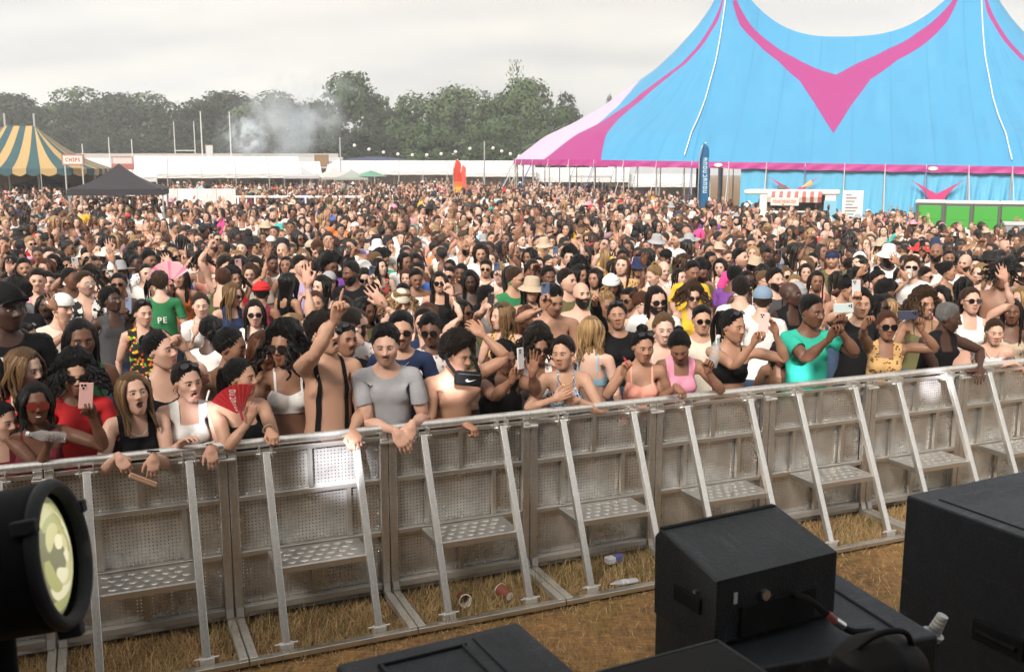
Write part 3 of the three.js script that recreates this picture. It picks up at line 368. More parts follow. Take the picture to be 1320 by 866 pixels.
// ---------- the big top
{
  const ANG = 18.15 * Math.PI / 180, C = V(82 * Math.sin(ANG), 0, -82 * Math.cos(ANG)), K = 9.1, RR = 16.7, E = 3.25, PER = 4 * K + 2 * Math.PI * RR, PR = [[0, 18.5], [0.5, 16.8], [1.3, 15.2], [2.3, 13.8], [3.9, 12], [5.5, 10.5], [7.8, 8.9], [9.7, 7.5], [12, 6.2], [14.3, 5.1], [16.7, 3.25]];
  const t = thing('big_top_tent', 'huge sky blue big top tent with pink swallow shaped stripes', 'tent'); t.position.copy(C); t.rotation.y = -ANG; t.position.y = 0;
  const king = (r) => { let i = 0; while (i < PR.length - 2 && PR[i + 1][0] < r) i++; const [a, b] = PR[i], [c, d] = PR[i + 1]; return lerp(b, d, clamp((r - a) / (c - a))); };
  const H = (q, bx) => { const w = (Math.abs(bx) / K) ** 2, hr = 12.9 + 5.6 * (Math.abs(bx) / K) ** 2.8, kn = (king(q * RR) - E) / (18.5 - E); return E + (hr - E) * (Math.pow(1 - q, 1.15) * (1 - w) + kn * w); };
  const P = (u, q, drop = 0, out = 0) => { let a = ((u % 1) + 1) % 1 * PER, bx, dx = 0, dz = 1; const L = 2 * K, A = Math.PI * RR; if (a < L) bx = -K + a; else if (a < L + A) { const th = (a - L) / RR; bx = K; dx = Math.sin(th); dz = Math.cos(th); } else if (a < 2 * L + A) { bx = K - (a - L - A); dz = -1; } else { const th = (a - 2 * L - A) / RR; bx = -K; dx = -Math.sin(th); dz = -Math.cos(th); } const lx = bx + dx * (RR * q + out), lz = dz * (RR * q + out); return V(lx, H(q, bx) - 0.018 * lx - drop, lz); };
  // canopy: cloth with the print, and a pale sheen at its ends, worked into the colour
  const nu = 240, nq = 40, pos = [], uv = [], idx = [];
  for (let j = 0; j <= nq; j++) for (let i = 0; i <= nu; i++) { const q = Math.pow(j / nq, 1.25), p = P(i / nu * 0.99999, q); const sag = q > 0.05 && q < 1 ? -0.03 * Math.abs(Math.sin(i / nu * PER / 2.4 * Math.PI)) * q : 0; pos.push(p.x, p.y + sag, p.z); uv.push(i / nu, 1 - q); }
  for (let j = 0; j < nq; j++) for (let i = 0; i < nu; i++) { const o = j * (nu + 1) + i; idx.push(o, o + nu + 1, o + 1, o + 1, o + nu + 1, o + nu + 2); }
  const g = geoOf0(pos, idx); g.setAttribute('uv', new THREE.Float32BufferAttribute(uv, 2));
  const VS = [[0.004, 0.05], [0.009, 0.1], [0.018, 0.135], [0.031, 0.215], [0.043, 0.347], [0.051, 0.511], [0.061, 0.744], [0.068, 0.543], [0.077, 0.338], [0.09, 0.2], [0.105, 0.119], [0.114, 0.068], [0.119, 0.02], [0.117, 0.016], [0.11, 0.03], [0.1, 0.052], [0.086, 0.11], [0.071, 0.21], [0.0605, 0.301], [0.052, 0.26], [0.039, 0.174], [0.026, 0.11], [0.013, 0.065], [0.005, 0.03]];
  const WS = [[-0.012, 0.03], [-0.02, 0.12], [-0.032, 0.17], [-0.048, 0.283], [-0.06, 0.38], [-0.066, 0.493], [-0.0685, 0.594], [-0.066, 0.708], [-0.056, 0.868], [-0.046, 1], [-0.064, 1], [-0.088, 1], [-0.086, 0.92], [-0.082, 0.83], [-0.08, 0.763], [-0.08, 0.667], [-0.079, 0.516], [-0.07, 0.39], [-0.057, 0.27], [-0.044, 0.15], [-0.03, 0.06]];
  const tex = canvasTex(2048, 512, (c, w, h) => {
    c.fillStyle = '#4b9dca'; c.fillRect(0, 0, w, h);
    for (let i = 0; i < 900; i++) { c.fillStyle = rnd() < 0.5 ? 'rgba(255,255,255,0.02)' : 'rgba(0,40,90,0.025)'; c.fillRect(rnd() * w, rnd() * h, 3 + rnd() * 9, 20 + rnd() * 120); }
    c.fillStyle = 'rgba(20,70,120,0.14)'; for (let i = 0; i < 58; i++) c.fillRect(i * w / 58, 0, 1.2, h);
    const draw = (pl, f) => { for (const o of [-1, 0, 1]) { c.beginPath(); pl.forEach(([u, q], i) => { const x = (f(u) + o) * w; if (i) c.lineTo(x, q * h); else c.moveTo(x, q * h); }); c.closePath(); c.fill(); } };
    const W2 = 2 * K / PER, END = -Math.PI * RR / PER, OUT = [...WS.slice(11, 15), [-0.084, 0.7], [-0.092, 0.6], [-0.105, 0.5], [-0.125, 0.42]], SHEEN = [...OUT, ...OUT.map(([u, q]) => [END - u, q]).reverse()]; c.fillStyle = '#d3bcd8'; draw(SHEEN, (u) => u); draw(SHEEN, (u) => W2 - u); c.fillStyle = '#a83782'; draw(VS, (u) => u); draw(VS, (u) => u + 0.5); draw(WS, (u) => u); draw(WS, (u) => W2 - u); draw(WS, (u) => u + 0.5); draw(WS, (u) => 0.5 + W2 - u);  // pale end patches are glancing sky sheen painted into the cloth; pink is print
  });
  tex.wrapS = THREE.RepeatWrapping;
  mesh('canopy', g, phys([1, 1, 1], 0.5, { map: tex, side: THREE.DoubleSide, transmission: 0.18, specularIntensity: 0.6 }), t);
  // pink valance and its seams
  const pink = std([0.4, 0.035, 0.22], 0.6, { side: THREE.DoubleSide }), vp = [], vi = [], nv = 420; for (let i = 0; i <= nv; i++) for (let j = 0; j <= 3; j++) { const p = P(i / nv * 0.99999, 1, j * 0.14 * (1 + 0.06 * Math.sin(i * 0.9)), 0.03 + 0.05 * Math.sin(i * 1.7 + j) * j / 3 + 0.03 * noise3(i * 0.3, j, 4)); vp.push(p.x, p.y, p.z); } for (let i = 0; i < nv; i++) for (let j = 0; j < 3; j++) { const o = i * 4 + j; vi.push(o, o + 1, o + 4, o + 4, o + 1, o + 5); } mesh('valance', geoOf0(vp, vi), pink, t);
  const cream = std([0.7, 0.68, 0.64], 0.6), blueRope = std([0.08, 0.15, 0.42], 0.8);
  const NP = 60; for (let i = 0; i < NP; i++) { const u = i / NP, p = P(u, 1, 0, -0.05), f = P(u, 1, 0, 2.4), wy = -0.8; mesh('side_pole', rod(V(p.x, wy, p.z), V(p.x, p.y, p.z), 0.05, 6), poleMat, t); mesh('guy_rope', rod(V(p.x, p.y - 0.05, p.z), V(f.x, wy, f.z), 0.022, 4), i % 3 ? cream : blueRope, t); mesh('seam_stay', rod(P(u, 1, -0.02, 0.05), P(u, 1, 0.55, 0.09), 0.02, 4), cream, t); }
  for (let i = 0; i < 3; i++) { const p = P(0.012 + i * 0.0905, 1, 0.2, 0.14); mesh('oval_badge', new THREE.CylinderGeometry(0.27, 0.27, 0.03, 20).scale(1, 1, 0.45).rotateX(Math.PI / 2).translate(p.x, p.y, p.z), cream, t); }
  for (const s of [-1, 1]) { const pts = []; for (let j = 0; j <= 24; j++) { const q = 0.012 + 0.97 * j / 24, u = s < 0 ? lerp(0.0005, -0.004, j / 24) : 2 * K / PER + lerp(-0.0005, 0.0045, j / 24); pts.push(P(u, q, -0.16)); } mesh('white_rope', tube(pts, 0.042, 60, 5), std([0.75, 0.77, 0.8], 0.7), t); mesh('king_pole', rod(V(s * K, -0.5, 0), V(s * K, 19.6, 0), 0.2, 10), poleMat, t); mesh('king_cap', new THREE.ConeGeometry(0.6, 1.2, 12).translate(s * K, 18.6, 0), std([0.1, 0.35, 0.6], 0.6), t); }
  // blue curtain walls in bays, with folds
  const cur = std([0.09, 0.38, 0.6], 0.6, { side: THREE.DoubleSide }), U0 = 0.022, U1 = 0.36, NB = 14;
  for (let b = 0; b < NB; b++) { const a0 = lerp(U0, U1, b / NB), a1 = lerp(U0, U1, (b + 1) / NB), cp = [], ci = [], n = 40; for (let i = 0; i <= n; i++) { const u = lerp(a0, a1, i / n), loose_ = b === 3 || b === 4 ? 3.2 : 1; for (let j = 0; j <= 8; j++) { const f = j / 8, sw = (0.07 * Math.sin(i * 0.62 + b * 3 + f * 2 * loose_) + 0.05 * Math.sin(i * 1.37 + b + f * 4)) * f * loose_ * 0.8, p = P(u, 1, 0.4 + f * 3.3, -0.25 + sw + (f ** 2) * 0.35 * loose_ * 0.5); cp.push(p.x, p.y, p.z); } } for (let i = 0; i < n; i++) for (let j = 0; j < 8; j++) { const o = i * 9 + j; ci.push(o, o + 1, o + 9, o + 9, o + 1, o + 10); } mesh('curtain_wall', geoOf0(cp, ci), cur, t); }
  for (const uc of [0.0455, 0.1045]) { const sh = new THREE.Shape(); sh.moveTo(0, 0.2); sh.quadraticCurveTo(-0.7, 0.6, -1.7, 1.15); sh.quadraticCurveTo(-0.6, 0.5, -0.25, -0.55); sh.lineTo(0.25, -0.55); sh.quadraticCurveTo(0.6, 0.5, 1.7, 1.15); sh.quadraticCurveTo(0.7, 0.6, 0, 0.2); const p = P(uc, 1, 1.9, 0.32); mesh('curtain_logo', new THREE.ExtrudeGeometry(sh, { depth: 0.03, bevelEnabled: false, curveSegments: 8 }).translate(p.x, p.y, p.z), std([0.5, 0.03, 0.16], 0.6), t); }
  { const p = P(-0.004, 1, 0, -8); mesh('loudspeaker_stack', box(0.9, 3.2, 0.8, p.x, 1.4, p.z), darkIn, t); }
}
// ---------- black stage gear in the foreground
const paintBump = dataTex(256, 256, (u, v) => { const n = 0.6 * tnoise(u, v, 120, 120, 1) + 0.4 * tnoise(u, v, 40, 40, 2); return [n, n, n]; }, false, [6, 6]);
const gearRough = dataTex(256, 256, (u, v) => { const n = 0.66 + 0.22 * tnoise(u, v, 7, 7, 5) + 0.12 * tnoise(u, v, 50, 50, 6) - (tnoise(u, v, 3, 90, 8) > 0.86 ? 0.2 : 0); return [n, n, n]; }, false);
const gearMap = dataTex(256, 256, (u, v) => { const n = 0.8 + 0.2 * tnoise(u, v, 30, 30, 7), s = (tnoise(u, v, 4, 120, 18) > 0.88 && tnoise(u, v, 12, 12, 19) > 0.55) || (tnoise(u, v, 70, 70, 20) > 0.93) ? 1.0 : 0; const b = 0.62 * n + s * 0.25; return [b, b, b]; });
const gear = phys([0.027, 0.039, 0.058], 0.55, { specularIntensity: 0.6, bumpMap: paintBump, bumpScale: 0.002, roughnessMap: gearRough, map: gearMap }), gearDark = phys([0.005, 0.005, 0.006], 0.75, { specularIntensity: 0.3 }), grille = std([0.008, 0.008, 0.009], 0.6, { bumpMap: paintBump, bumpScale: 0.004 }), chrome = std([0.6, 0.6, 0.6], 0.3, { metalness: 1 });
{ // tall speaker on the right
  const t = thing('tall_speaker', 'large black speaker cabinet taller than the barrier step, beside the monitor', 'speaker'); t.position.set(2.78, 0, -4.389); t.rotation.y = 0.468;
  const W = 1.4, D = 1.1, Hh = 1.35;
  mesh('cabinet', rbox(W, Hh, D, 0.012, 0, Hh / 2, 0), gear, t);
  mesh('top_inlay', rbox(0.014, 0.004, D - 0.2, 0.0015, -W / 2 + 0.085, Hh + 0.001, 0.02), gearDark, t);
  const gr = mesh('front_grille', rbox(W - 0.08, Hh - 0.08, 0.02, 0.006, 0, Hh / 2, D / 2 + 0.008), grille, t); for (const sx of [-1, 1]) for (const sy of [0.1, Hh - 0.1]) mesh('corner_bolt', new THREE.CylinderGeometry(0.012, 0.012, 0.012, 10).rotateX(Math.PI / 2).translate(sx * (W / 2 - 0.08), sy, D / 2 + 0.02), gearDark, gr);
  const h = mesh('side_handle', rbox(0.02, 0.1, 0.26, 0.008, -W / 2 - 0.004, 0.85, 0), gearDark, t); mesh('handle_bar', rod(V(-W / 2 - 0.02, 0.85, -0.1), V(-W / 2 - 0.02, 0.85, 0.1), 0.012, 8), gearDark, h);
}
{ // low speaker carrying the wedge monitor
  const t = thing('low_speaker', 'low black speaker cabinet under the wedge monitor', 'speaker'); t.position.set(0.89, 0, -2.945); t.rotation.y = 0.32;
  const top = 1.5, W = 0.7, D = 0.52; mesh('cabinet', rbox(W, top, D, 0.012, 0, top / 2, 0), gear, t); mesh('top_groove', rbox(0.012, 0.004, D - 0.16, 0.0015, W / 2 - 0.1, top + 0.001, 0), gearDark, t);
  const hd = mesh('side_handle', tube([V(-W / 2, top - 0.06, D / 2 - 0.12), V(-W / 2 - 0.05, top - 0.08, D / 2 - 0.12), V(-W / 2 - 0.055, top - 0.18, D / 2 - 0.12), V(-W / 2, top - 0.21, D / 2 - 0.12)], 0.014, 16, 8), gearDark, t); mesh('handle_plate', rbox(0.01, 0.2, 0.1, 0.004, -W / 2 - 0.003, top - 0.13, D / 2 - 0.12), gearDark, hd); mesh('blue_tape', box(0.012, 0.03, 0.01, -W / 2 + 0.02, top - 0.22, D / 2 + 0.004), std([0.02, 0.16, 0.35], 0.6), t);
}
{ // wedge monitor: a prism with a sloping top
  const t = thing('wedge_monitor', 'black wedge shaped stage monitor with a sloping top', 'speaker'); t.position.set(0.738, 1.504, -2.948); t.rotation.y = 0.49;
  const w = 0.47, sh = new THREE.Shape(); sh.moveTo(-0.145, 0); sh.lineTo(0.13, 0); sh.lineTo(0.145, 0.02); sh.lineTo(0.145, 0.212); sh.lineTo(-0.125, 0.276); sh.lineTo(-0.15, 0.25);
  mesh('cabinet', new THREE.ExtrudeGeometry(sh, { depth: w, bevelEnabled: true, bevelSize: 0.006, bevelThickness: 0.006, bevelSegments: 2 }).translate(0, 0, -w / 2).rotateY(-Math.PI / 2), gear, t);
  mesh('top_rail', rbox(w, 0.02, 0.02, 0.004, 0, 0.276, -0.13), gearDark, t);
  for (const s of [-1, 1]) { const h = mesh('pocket_handle', rbox(0.012, 0.05, 0.13, 0.005, s * (w / 2 + 0.008), 0.11, 0.02), gearDark, t); mesh('handle_screw', new THREE.CylinderGeometry(0.006, 0.006, 0.016, 8).rotateZ(Math.PI / 2).translate(s * (w / 2 + 0.008), 0.15, 0.06), chrome, h); }
  mesh('rear_panel', rbox(0.3, 0.1, 0.008, 0.003, 0, 0.07, 0.155), gearDark, t); mesh('white_sticker', box(0.014, 0.034, 0.002, -0.17, 0.15, 0.1525), std([0.5, 0.5, 0.5], 0.6), t); mesh('socket', new THREE.CylinderGeometry(0.016, 0.016, 0.014, 14).rotateX(Math.PI / 2).translate(-0.06, 0.14, 0.158), chrome, t);
  const c = thing('speaker_cable', 'thick black cable with a silver plug running from the monitor', 'cable'); c.position.copy(t.position); c.rotation.y = 0.49;
  mesh('lead', tube([V(0.05, 0.12, 0.16), V(0.08, 0.11, 0.2), V(0.14, 0.05, 0.24), V(0.19, 0.014, 0.27), V(0.25, 0.012, 0.3)], 0.011, 30, 8), gearDark, c); mesh('red_sleeve', rod(V(0.125, 0.068, 0.232), V(0.145, 0.046, 0.244), 0.013, 10), std([0.2, 0.05, 0.05], 0.5), c); mesh('plug', rod(V(0.145, 0.046, 0.244), V(0.168, 0.028, 0.258), 0.014, 10), chrome, c);
  const k2 = thing('looped_cable', 'black cable loop lying right of the wedge monitor', 'cable'); k2.position.copy(c.position); k2.rotation.y = 0.46; mesh('lead', tube([V(0.2, 0.03, 0.1), V(0.29, 0.09, -0.02), V(0.3, 0.012, -0.14), V(0.25, 0.012, -0.2), V(0.2, 0.05, -0.21)], 0.01, 30, 8), gearDark, k2);
}
{ // road case lid and the blurred edge of another case
  const t = thing('road_case', 'black moulded case lid with recessed panels at the stage edge', 'case'); t.position.set(-0.158, 0, -2.768); t.rotation.y = 0.478;
  const top = 1.4; mesh('body', rbox(0.61, top - 0.05, 0.42, 0.02, 0, (top - 0.05) / 2, 0), gearDark, t); const l = mesh('lid', rbox(0.64, 0.06, 0.46, 0.02, 0, top - 0.03, 0), gear, t); mesh('raised_panel', rbox(0.28, 0.008, 0.3, 0.003, -0.06, top + 0.001, 0.02), gear, l); mesh('raised_panel', rbox(0.13, 0.008, 0.36, 0.003, 0.19, top + 0.001, 0), gear, l); for (const [a, b, w, d] of [[-0.06, -0.145, 0.3, 0.012], [0.075, 0.02, 0.012, 0.34], [-0.2, 0.02, 0.012, 0.32]]) mesh('rib', rbox(w, 0.014, d, 0.004, a, top + 0.004, b), gear, l);
  const c = thing('front_case', 'black padded case edge below the wedge monitor', 'case'); c.position.set(0.38, 0, -2.0); c.rotation.y = 0.47; mesh('body', rbox(0.5, 1.75, 0.4, 0.02, 0, 0.875, 0), gearDark, c); mesh('piping', merge([rod(V(-0.25, 1.745, -0.195), V(0.245, 1.745, -0.195), 0.006, 6), rod(V(0.245, 1.745, -0.195), V(0.245, 1.745, 0.195), 0.006, 6)]), gear, c);
  const b = thing('black_bag', 'soft black bag on the low speaker', 'bag'); b.position.set(0.945, 1.65, -2.35); b.rotation.y = 0.3; { const g = new THREE.SphereGeometry(1, 24, 14).scale(0.13, 0.07, 0.1), p = g.attributes.position; for (let i = 0; i < p.count; i++) { const k = 1 + 0.35 * (fbm(p.getX(i) * 14, p.getY(i) * 14, p.getZ(i) * 14, 3) - 0.5); p.setXYZ(i, p.getX(i) * k, p.getY(i) * k, p.getZ(i) * k); } g.computeVertexNormals(); mesh('pouch', g, gearDark, b); } mesh('strap', tube([V(-0.1, 0.04, 0), V(-0.04, 0.1, 0.03), V(0.05, 0.09, 0.02), V(0.1, 0.03, 0)], 0.008, 16, 6), gearDark, b);
  const p = thing('cable_plug', 'grey ribbed connector standing by the tall speaker', 'connector'); p.position.set(1.325, 1.457, -2.9); p.rotation.set(0.3, 0.4, -0.35); mesh('ribbed_grip', merge([0, 1, 2, 3, 4].map((i) => new THREE.CylinderGeometry(0.021 - i * 0.001, 0.022 - i * 0.001, 0.011, 14).translate(0, 0.014 + i * 0.0135, 0))), std([0.4, 0.41, 0.42], 0.5), p); mesh('collar', new THREE.CylinderGeometry(0.034, 0.03, 0.02, 16).translate(0, -0.004, 0), std([0.34, 0.35, 0.36], 0.5), p); mesh('sleeve', new THREE.CylinderGeometry(0.03, 0.026, 0.06, 16).translate(0, -0.045, 0), gearDark, p); mesh('lead', rod(V(0, -0.07, 0), V(0.02, -0.4, 0.02), 0.012, 8), gearDark, p);
}
{ // stage lamp on its pole, lit
  const t = thing('stage_lamp', 'round black stage lamp with a glowing pale yellow lens', 'lamp'); t.position.set(-1.057, 2.071, -2); t.rotation.set(0, 0, 0);
  const ax = V(1, 0.16, -0.13).normalize(), q = new THREE.Quaternion().setFromUnitVectors(V(0, 0, 1), ax), put = (n, g, m, p = t) => mesh(n, g.applyQuaternion(q), m, p);
  const lens = canvasTex(128, 128, (c, w) => { c.fillStyle = '#8f9078'; c.fillRect(0, 0, w, w); for (let i = 0; i < 19; i++) { const a = i * 2.4, r = Math.sqrt(i / 19) * 54; c.fillStyle = ['#fffbe0', '#e2dfb0', '#c2c490'][i % 3]; c.beginPath(); c.arc(64 + Math.cos(a) * r, 64 + Math.sin(a) * r, 15, 0, 7); c.fill(); } });
  put('housing', new THREE.LatheGeometry([[0.001, -0.24], [0.09, -0.24], [0.13, -0.2], [0.155, -0.06], [0.16, 0.06], [0.158, 0.085], [0.14, 0.09]].map(([a, b]) => new THREE.Vector2(a, b)), 40).rotateX(Math.PI / 2), gearDark);
  const rim = put('lens_rim', new THREE.TorusGeometry(0.148, 0.016, 10, 40).translate(0, 0, 0.085), gear); for (let i = 0; i < 3; i++) put('clip', rbox(0.03, 0.03, 0.05, 0.005, Math.cos(i * 2.1 + 0.5) * 0.165, Math.sin(i * 2.1 + 0.5) * 0.165, 0.08), gear, rim);
  put('lamp_lens', new THREE.SphereGeometry(0.3, 32, 8, 0, Math.PI * 2, 0, 0.46).rotateX(Math.PI / 2).translate(0, 0, -0.208), std([0.9, 0.88, 0.75], 0.2, { map: lens, emissive: new THREE.Color(1, 0.98, 0.88), emissiveMap: lens, emissiveIntensity: 0.32 }));
  for (let i = 0; i < 8; i++) put('cooling_fin', new THREE.TorusGeometry(0.14 - i * 0.004, 0.006, 6, 32).translate(0, 0, -0.05 - i * 0.02), gear);
  mesh('yoke_arm', tube([V(-0.02, -0.2, 0.13), V(-0.02, -0.02, 0.19), V(-0.02, 0.0, 0.19)], 0.014, 12, 6), gearDark, t); mesh('stand_pole', rod(V(-0.06, -2.0, -0.02), V(-0.06, -0.18, -0.02), 0.025, 10), gearDark, t);
  const L = new THREE.SpotLight(0xfff4d0, 8, 6, 0.6, 0.7, 2); L.position.copy(t.position).addScaledVector(ax, 0.13); L.target.position.copy(t.position).addScaledVector(ax, 3); L.castShadow = true; scene.add(L, L.target);
}
// ---------- people: one body template per build and detail, posed by its bones; heads, hands, hair and clothes follow it
function surfaceNets(f, xs, ys, zs) {
  const nx = xs.length, ny = ys.length, nz = zs.length, val = new Float32Array(nx * ny * nz), id = (i, j, k) => (k * ny + j) * nx + i;
  for (let k = 0; k < nz; k++) for (let j = 0; j < ny; j++) for (let i = 0; i < nx; i++) val[id(i, j, k)] = f(xs[i], ys[j], zs[k]);
  const cell = new Int32Array(nx * ny * nz).fill(-1), pos = [], idx = [];
  const E = [[0, 1], [2, 3], [4, 5], [6, 7], [0, 2], [1, 3], [4, 6], [5, 7], [0, 4], [1, 5], [2, 6], [3, 7]];
  for (let k = 0; k < nz - 1; k++) for (let j = 0; j < ny - 1; j++) for (let i = 0; i < nx - 1; i++) {
    const v = []; let m = 0;
    for (let c = 0; c < 8; c++) { v[c] = val[id(i + (c & 1), j + ((c >> 1) & 1), k + (c >> 2))]; if (v[c] < 0) m |= 1 << c; }
    if (m === 0 || m === 255) continue;
    let x = 0, y = 0, z = 0, n = 0;
    for (const [a, b] of E) if ((v[a] < 0) !== (v[b] < 0)) {
      const t = v[a] / (v[a] - v[b]);
      x += lerp(xs[i + (a & 1)], xs[i + (b & 1)], t); y += lerp(ys[j + ((a >> 1) & 1)], ys[j + ((b >> 1) & 1)], t); z += lerp(zs[k + (a >> 2)], zs[k + (b >> 2)], t); n++;
    }
    cell[id(i, j, k)] = pos.length / 3; pos.push(x / n, y / n, z / n);
  }
  for (let k = 1; k < nz - 1; k++) for (let j = 1; j < ny - 1; j++) for (let i = 1; i < nx - 1; i++) {
    const s = val[id(i, j, k)] < 0;
    const quad = (a, b, c, d, flip) => { if (a < 0 || b < 0 || c < 0 || d < 0) return; if (flip) idx.push(a, c, b, b, c, d); else idx.push(a, b, c, b, d, c); };
    if (s !== (val[id(i + 1, j, k)] < 0)) quad(cell[id(i, j - 1, k - 1)], cell[id(i, j, k - 1)], cell[id(i, j - 1, k)], cell[id(i, j, k)], !s);
    if (s !== (val[id(i, j + 1, k)] < 0)) quad(cell[id(i - 1, j, k - 1)], cell[id(i - 1, j, k)], cell[id(i, j, k - 1)], cell[id(i, j, k)], !s);
    if (s !== (val[id(i, j, k + 1)] < 0)) quad(cell[id(i - 1, j - 1, k)], cell[id(i, j - 1, k)], cell[id(i - 1, j, k)], cell[id(i, j, k)], !s);
  }
  return { pos: new Float32Array(pos), idx: new Uint32Array(idx) };
}
const range = (a, b, s) => { const o = [], n = Math.ceil((b - a) / s); for (let i = 0; i <= n; i++) o.push(a + (b - a) * i / n); return o; };
const smin = (a, b, k) => { const h = Math.max(k - Math.abs(a - b), 0) / k; return Math.min(a, b) - h * h * k * 0.25; };
const cone = (x, y, z, a, b, ra, rb) => { // tapered capsule
  const dx = b[0] - a[0], dy = b[1] - a[1], dz = b[2] - a[2], px = x - a[0], py = y - a[1], pz = z - a[2];
  const t = clamp((px * dx + py * dy + pz * dz) / (dx * dx + dy * dy + dz * dz));
  return Math.hypot(px - dx * t, py - dy * t, pz - dz * t) - lerp(ra, rb, t);
};
const ell = (x, y, z, c, r) => { const a = (x - c[0]) / r[0], b = (y - c[1]) / r[1], d = (z - c[2]) / r[2], k0 = Math.hypot(a, b, d), k1 = Math.hypot(a / r[0], b / r[1], d / r[2]); return k1 < 1e-9 ? -Math.min(...r) : k0 * (k0 - 1) / k1; };

const AD = [Math.cos(0.7), -Math.sin(0.7), 0]; // rest direction of the left arm
const UA = 0.285, FA = 0.25;
const REST = { hip: [0, 1.0, 0], neck: [0, 1.485, -0.005] };
function bodyTemplate(kind, cs, legCell) {
  const fem = kind === 'f', big = kind === 'b' ? 1.14 : 1, sh = fem ? 0.16 : 0.172 * (big > 1 ? 1.06 : 1), a = fem ? 0.84 : 0.94 * (big > 1 ? 1.12 : 1);
  const S = [sh, 1.405, -0.012], El = [S[0] + AD[0] * UA, S[1] + AD[1] * UA, S[2]], W = [El[0] + AD[0] * FA, El[1] + AD[1] * FA, El[2] + 0.004];
  const f = (X, y, z) => {
    const x = Math.abs(X);
    let d;
    if (fem) {
      d = ell(x, y, z, [0, 1.25, -0.005], [0.136, 0.2, 0.094]);
      d = smin(d, ell(x, y, z, [0, 1.09, 0.002], [0.116, 0.16, 0.084]), 0.06);
      d = smin(d, ell(x, y, z, [0, 0.94, -0.004], [0.168, 0.125, 0.112]), 0.09);
      d = smin(d, ell(x, y, z, [0.068, 1.262, 0.07], [0.06, 0.06, 0.062]), 0.035);
    } else {
      d = ell(x, y, z, [0, 1.26, -0.005], [0.15 * big, 0.2, 0.104 * big]);
      d = smin(d, ell(x, y, z, [0, 1.07, 0.006 + (big - 1) * 0.2], [0.142 * big, 0.18, 0.096 * big * big]), 0.07);
      d = smin(d, ell(x, y, z, [0, 0.94, -0.002], [0.158 * big, 0.125, 0.11 * big]), 0.08);
      d = smin(d, ell(x, y, z, [0.078, 1.315, 0.068], [0.075, 0.055, 0.038]), 0.035);
    }
    d = smin(d, cone(x, y, z, [0, 1.4, -0.02], [S[0] - 0.02, 1.398, S[2]], 0.062 * a, 0.05 * a), 0.06);
    d = smin(d, cone(x, y, z, [0.02, 1.45, -0.028], [S[0] - 0.03, 1.415, -0.02], 0.046 * a, 0.03), 0.05);
    d = smin(d, cone(x, y, z, [0, 1.4, -0.016], [0, 1.58, 0.006], 0.06 * (fem ? 0.83 : big), 0.053 * (fem ? 0.84 : big)), 0.05);
    d = smin(d, cone(x, y, z, [0.075, 0.9, -0.055], [0.08, 0.86, -0.045], 0.085, 0.075), 0.05);
    let arm = cone(x, y, z, S, El, 0.056 * a, 0.041 * a);
    arm = smin(arm, cone(x, y, z, [lerp(S[0], El[0], 0.35), lerp(S[1], El[1], 0.35), 0.006], [lerp(S[0], El[0], 0.7), lerp(S[1], El[1], 0.7), 0.008], 0.047 * a, 0.04 * a), 0.03);
    arm = smin(arm, cone(x, y, z, El, [lerp(El[0], W[0], 0.4), lerp(El[1], W[1], 0.4), El[2]], 0.04 * a, 0.041 * a), 0.03);
    arm = smin(arm, cone(x, y, z, [lerp(El[0], W[0], 0.3), lerp(El[1], W[1], 0.3), El[2]], W, 0.04 * a, 0.026 * Math.sqrt(a)), 0.03);
    d = smin(d, arm, 0.035);
    let leg = cone(x, y, z, [0.088, 0.9, 0], [0.098, 0.5, 0.008], 0.092 * (fem ? 1.02 : big), 0.056);
    leg = smin(leg, cone(x, y, z, [0.098, 0.5, 0.004], [0.1, 0.09, -0.012], 0.054, 0.036), 0.04);
    leg = smin(leg, cone(x, y, z, [0.1, 0.38, -0.022], [0.1, 0.28, -0.016], 0.05, 0.044), 0.04);
    leg = smin(leg, cone(x, y, z, [0.1, 0.055, -0.03], [0.112, 0.035, 0.14], 0.042, 0.032), 0.03);
    return smin(d, leg, 0.05);
  };
  const ys = [...range(-0.02, 0.8, legCell), ...range(0.82, 1.62, cs)];
  const m = surfaceNets(f, range(-0.68, 0.68, cs), ys, range(-0.2, 0.24, cs)), n = m.pos.length / 3;
  m.f = f; m.S = S; m.kind = kind; m.nrm = new Float32Array(n * 3); m.t = new Float32Array(n); m.wi = new Uint8Array(n * 4); m.w = new Float32Array(n * 4);
  for (let i = 0; i < n; i++) {
    const x = m.pos[i * 3], y = m.pos[i * 3 + 1], z = m.pos[i * 3 + 2], e = 0.003;
    let gx = f(x + e, y, z) - f(x - e, y, z), gy = f(x, y + e, z) - f(x, y - e, z), gz = f(x, y, z + e) - f(x, y, z - e); const L = Math.hypot(gx, gy, gz) || 1;
    m.nrm.set([gx / L, gy / L, gz / L], i * 3);
    const left = x > 0, ax = Math.abs(x), rx = ax - S[0], ry = y - S[1], t = rx * AD[0] + ry * AD[1], perp = Math.abs(-rx * AD[1] + ry * AD[0]);
    let wa = t > 0.18 ? (perp < 0.14 ? 1 : 0) : sstep(-0.055, 0.075, t) * (1 - sstep(0.07, 0.125, perp));
    if (y < 0.9 && ax < 0.3) wa = 0;
    const wf = sstep(UA - 0.045, UA + 0.045, t) * wa;
    m.t[i] = wa < 0.999 ? lerp(-0.08, 0.08, wa) : Math.max(t, 0.08);
    const wh = (1 - wa) * sstep(1.45, 1.54, y) * (ax < 0.1 ? 1 : 0), wc = (1 - wa - wh) * sstep(0.98, 1.2, y), wl = (1 - wa) * (1 - sstep(0.8, 0.98, y)) * (y < 0.98 ? sstep(-0.03, 0.03, ax) : 0), ws = wl * (1 - sstep(0.45, 0.55, y));
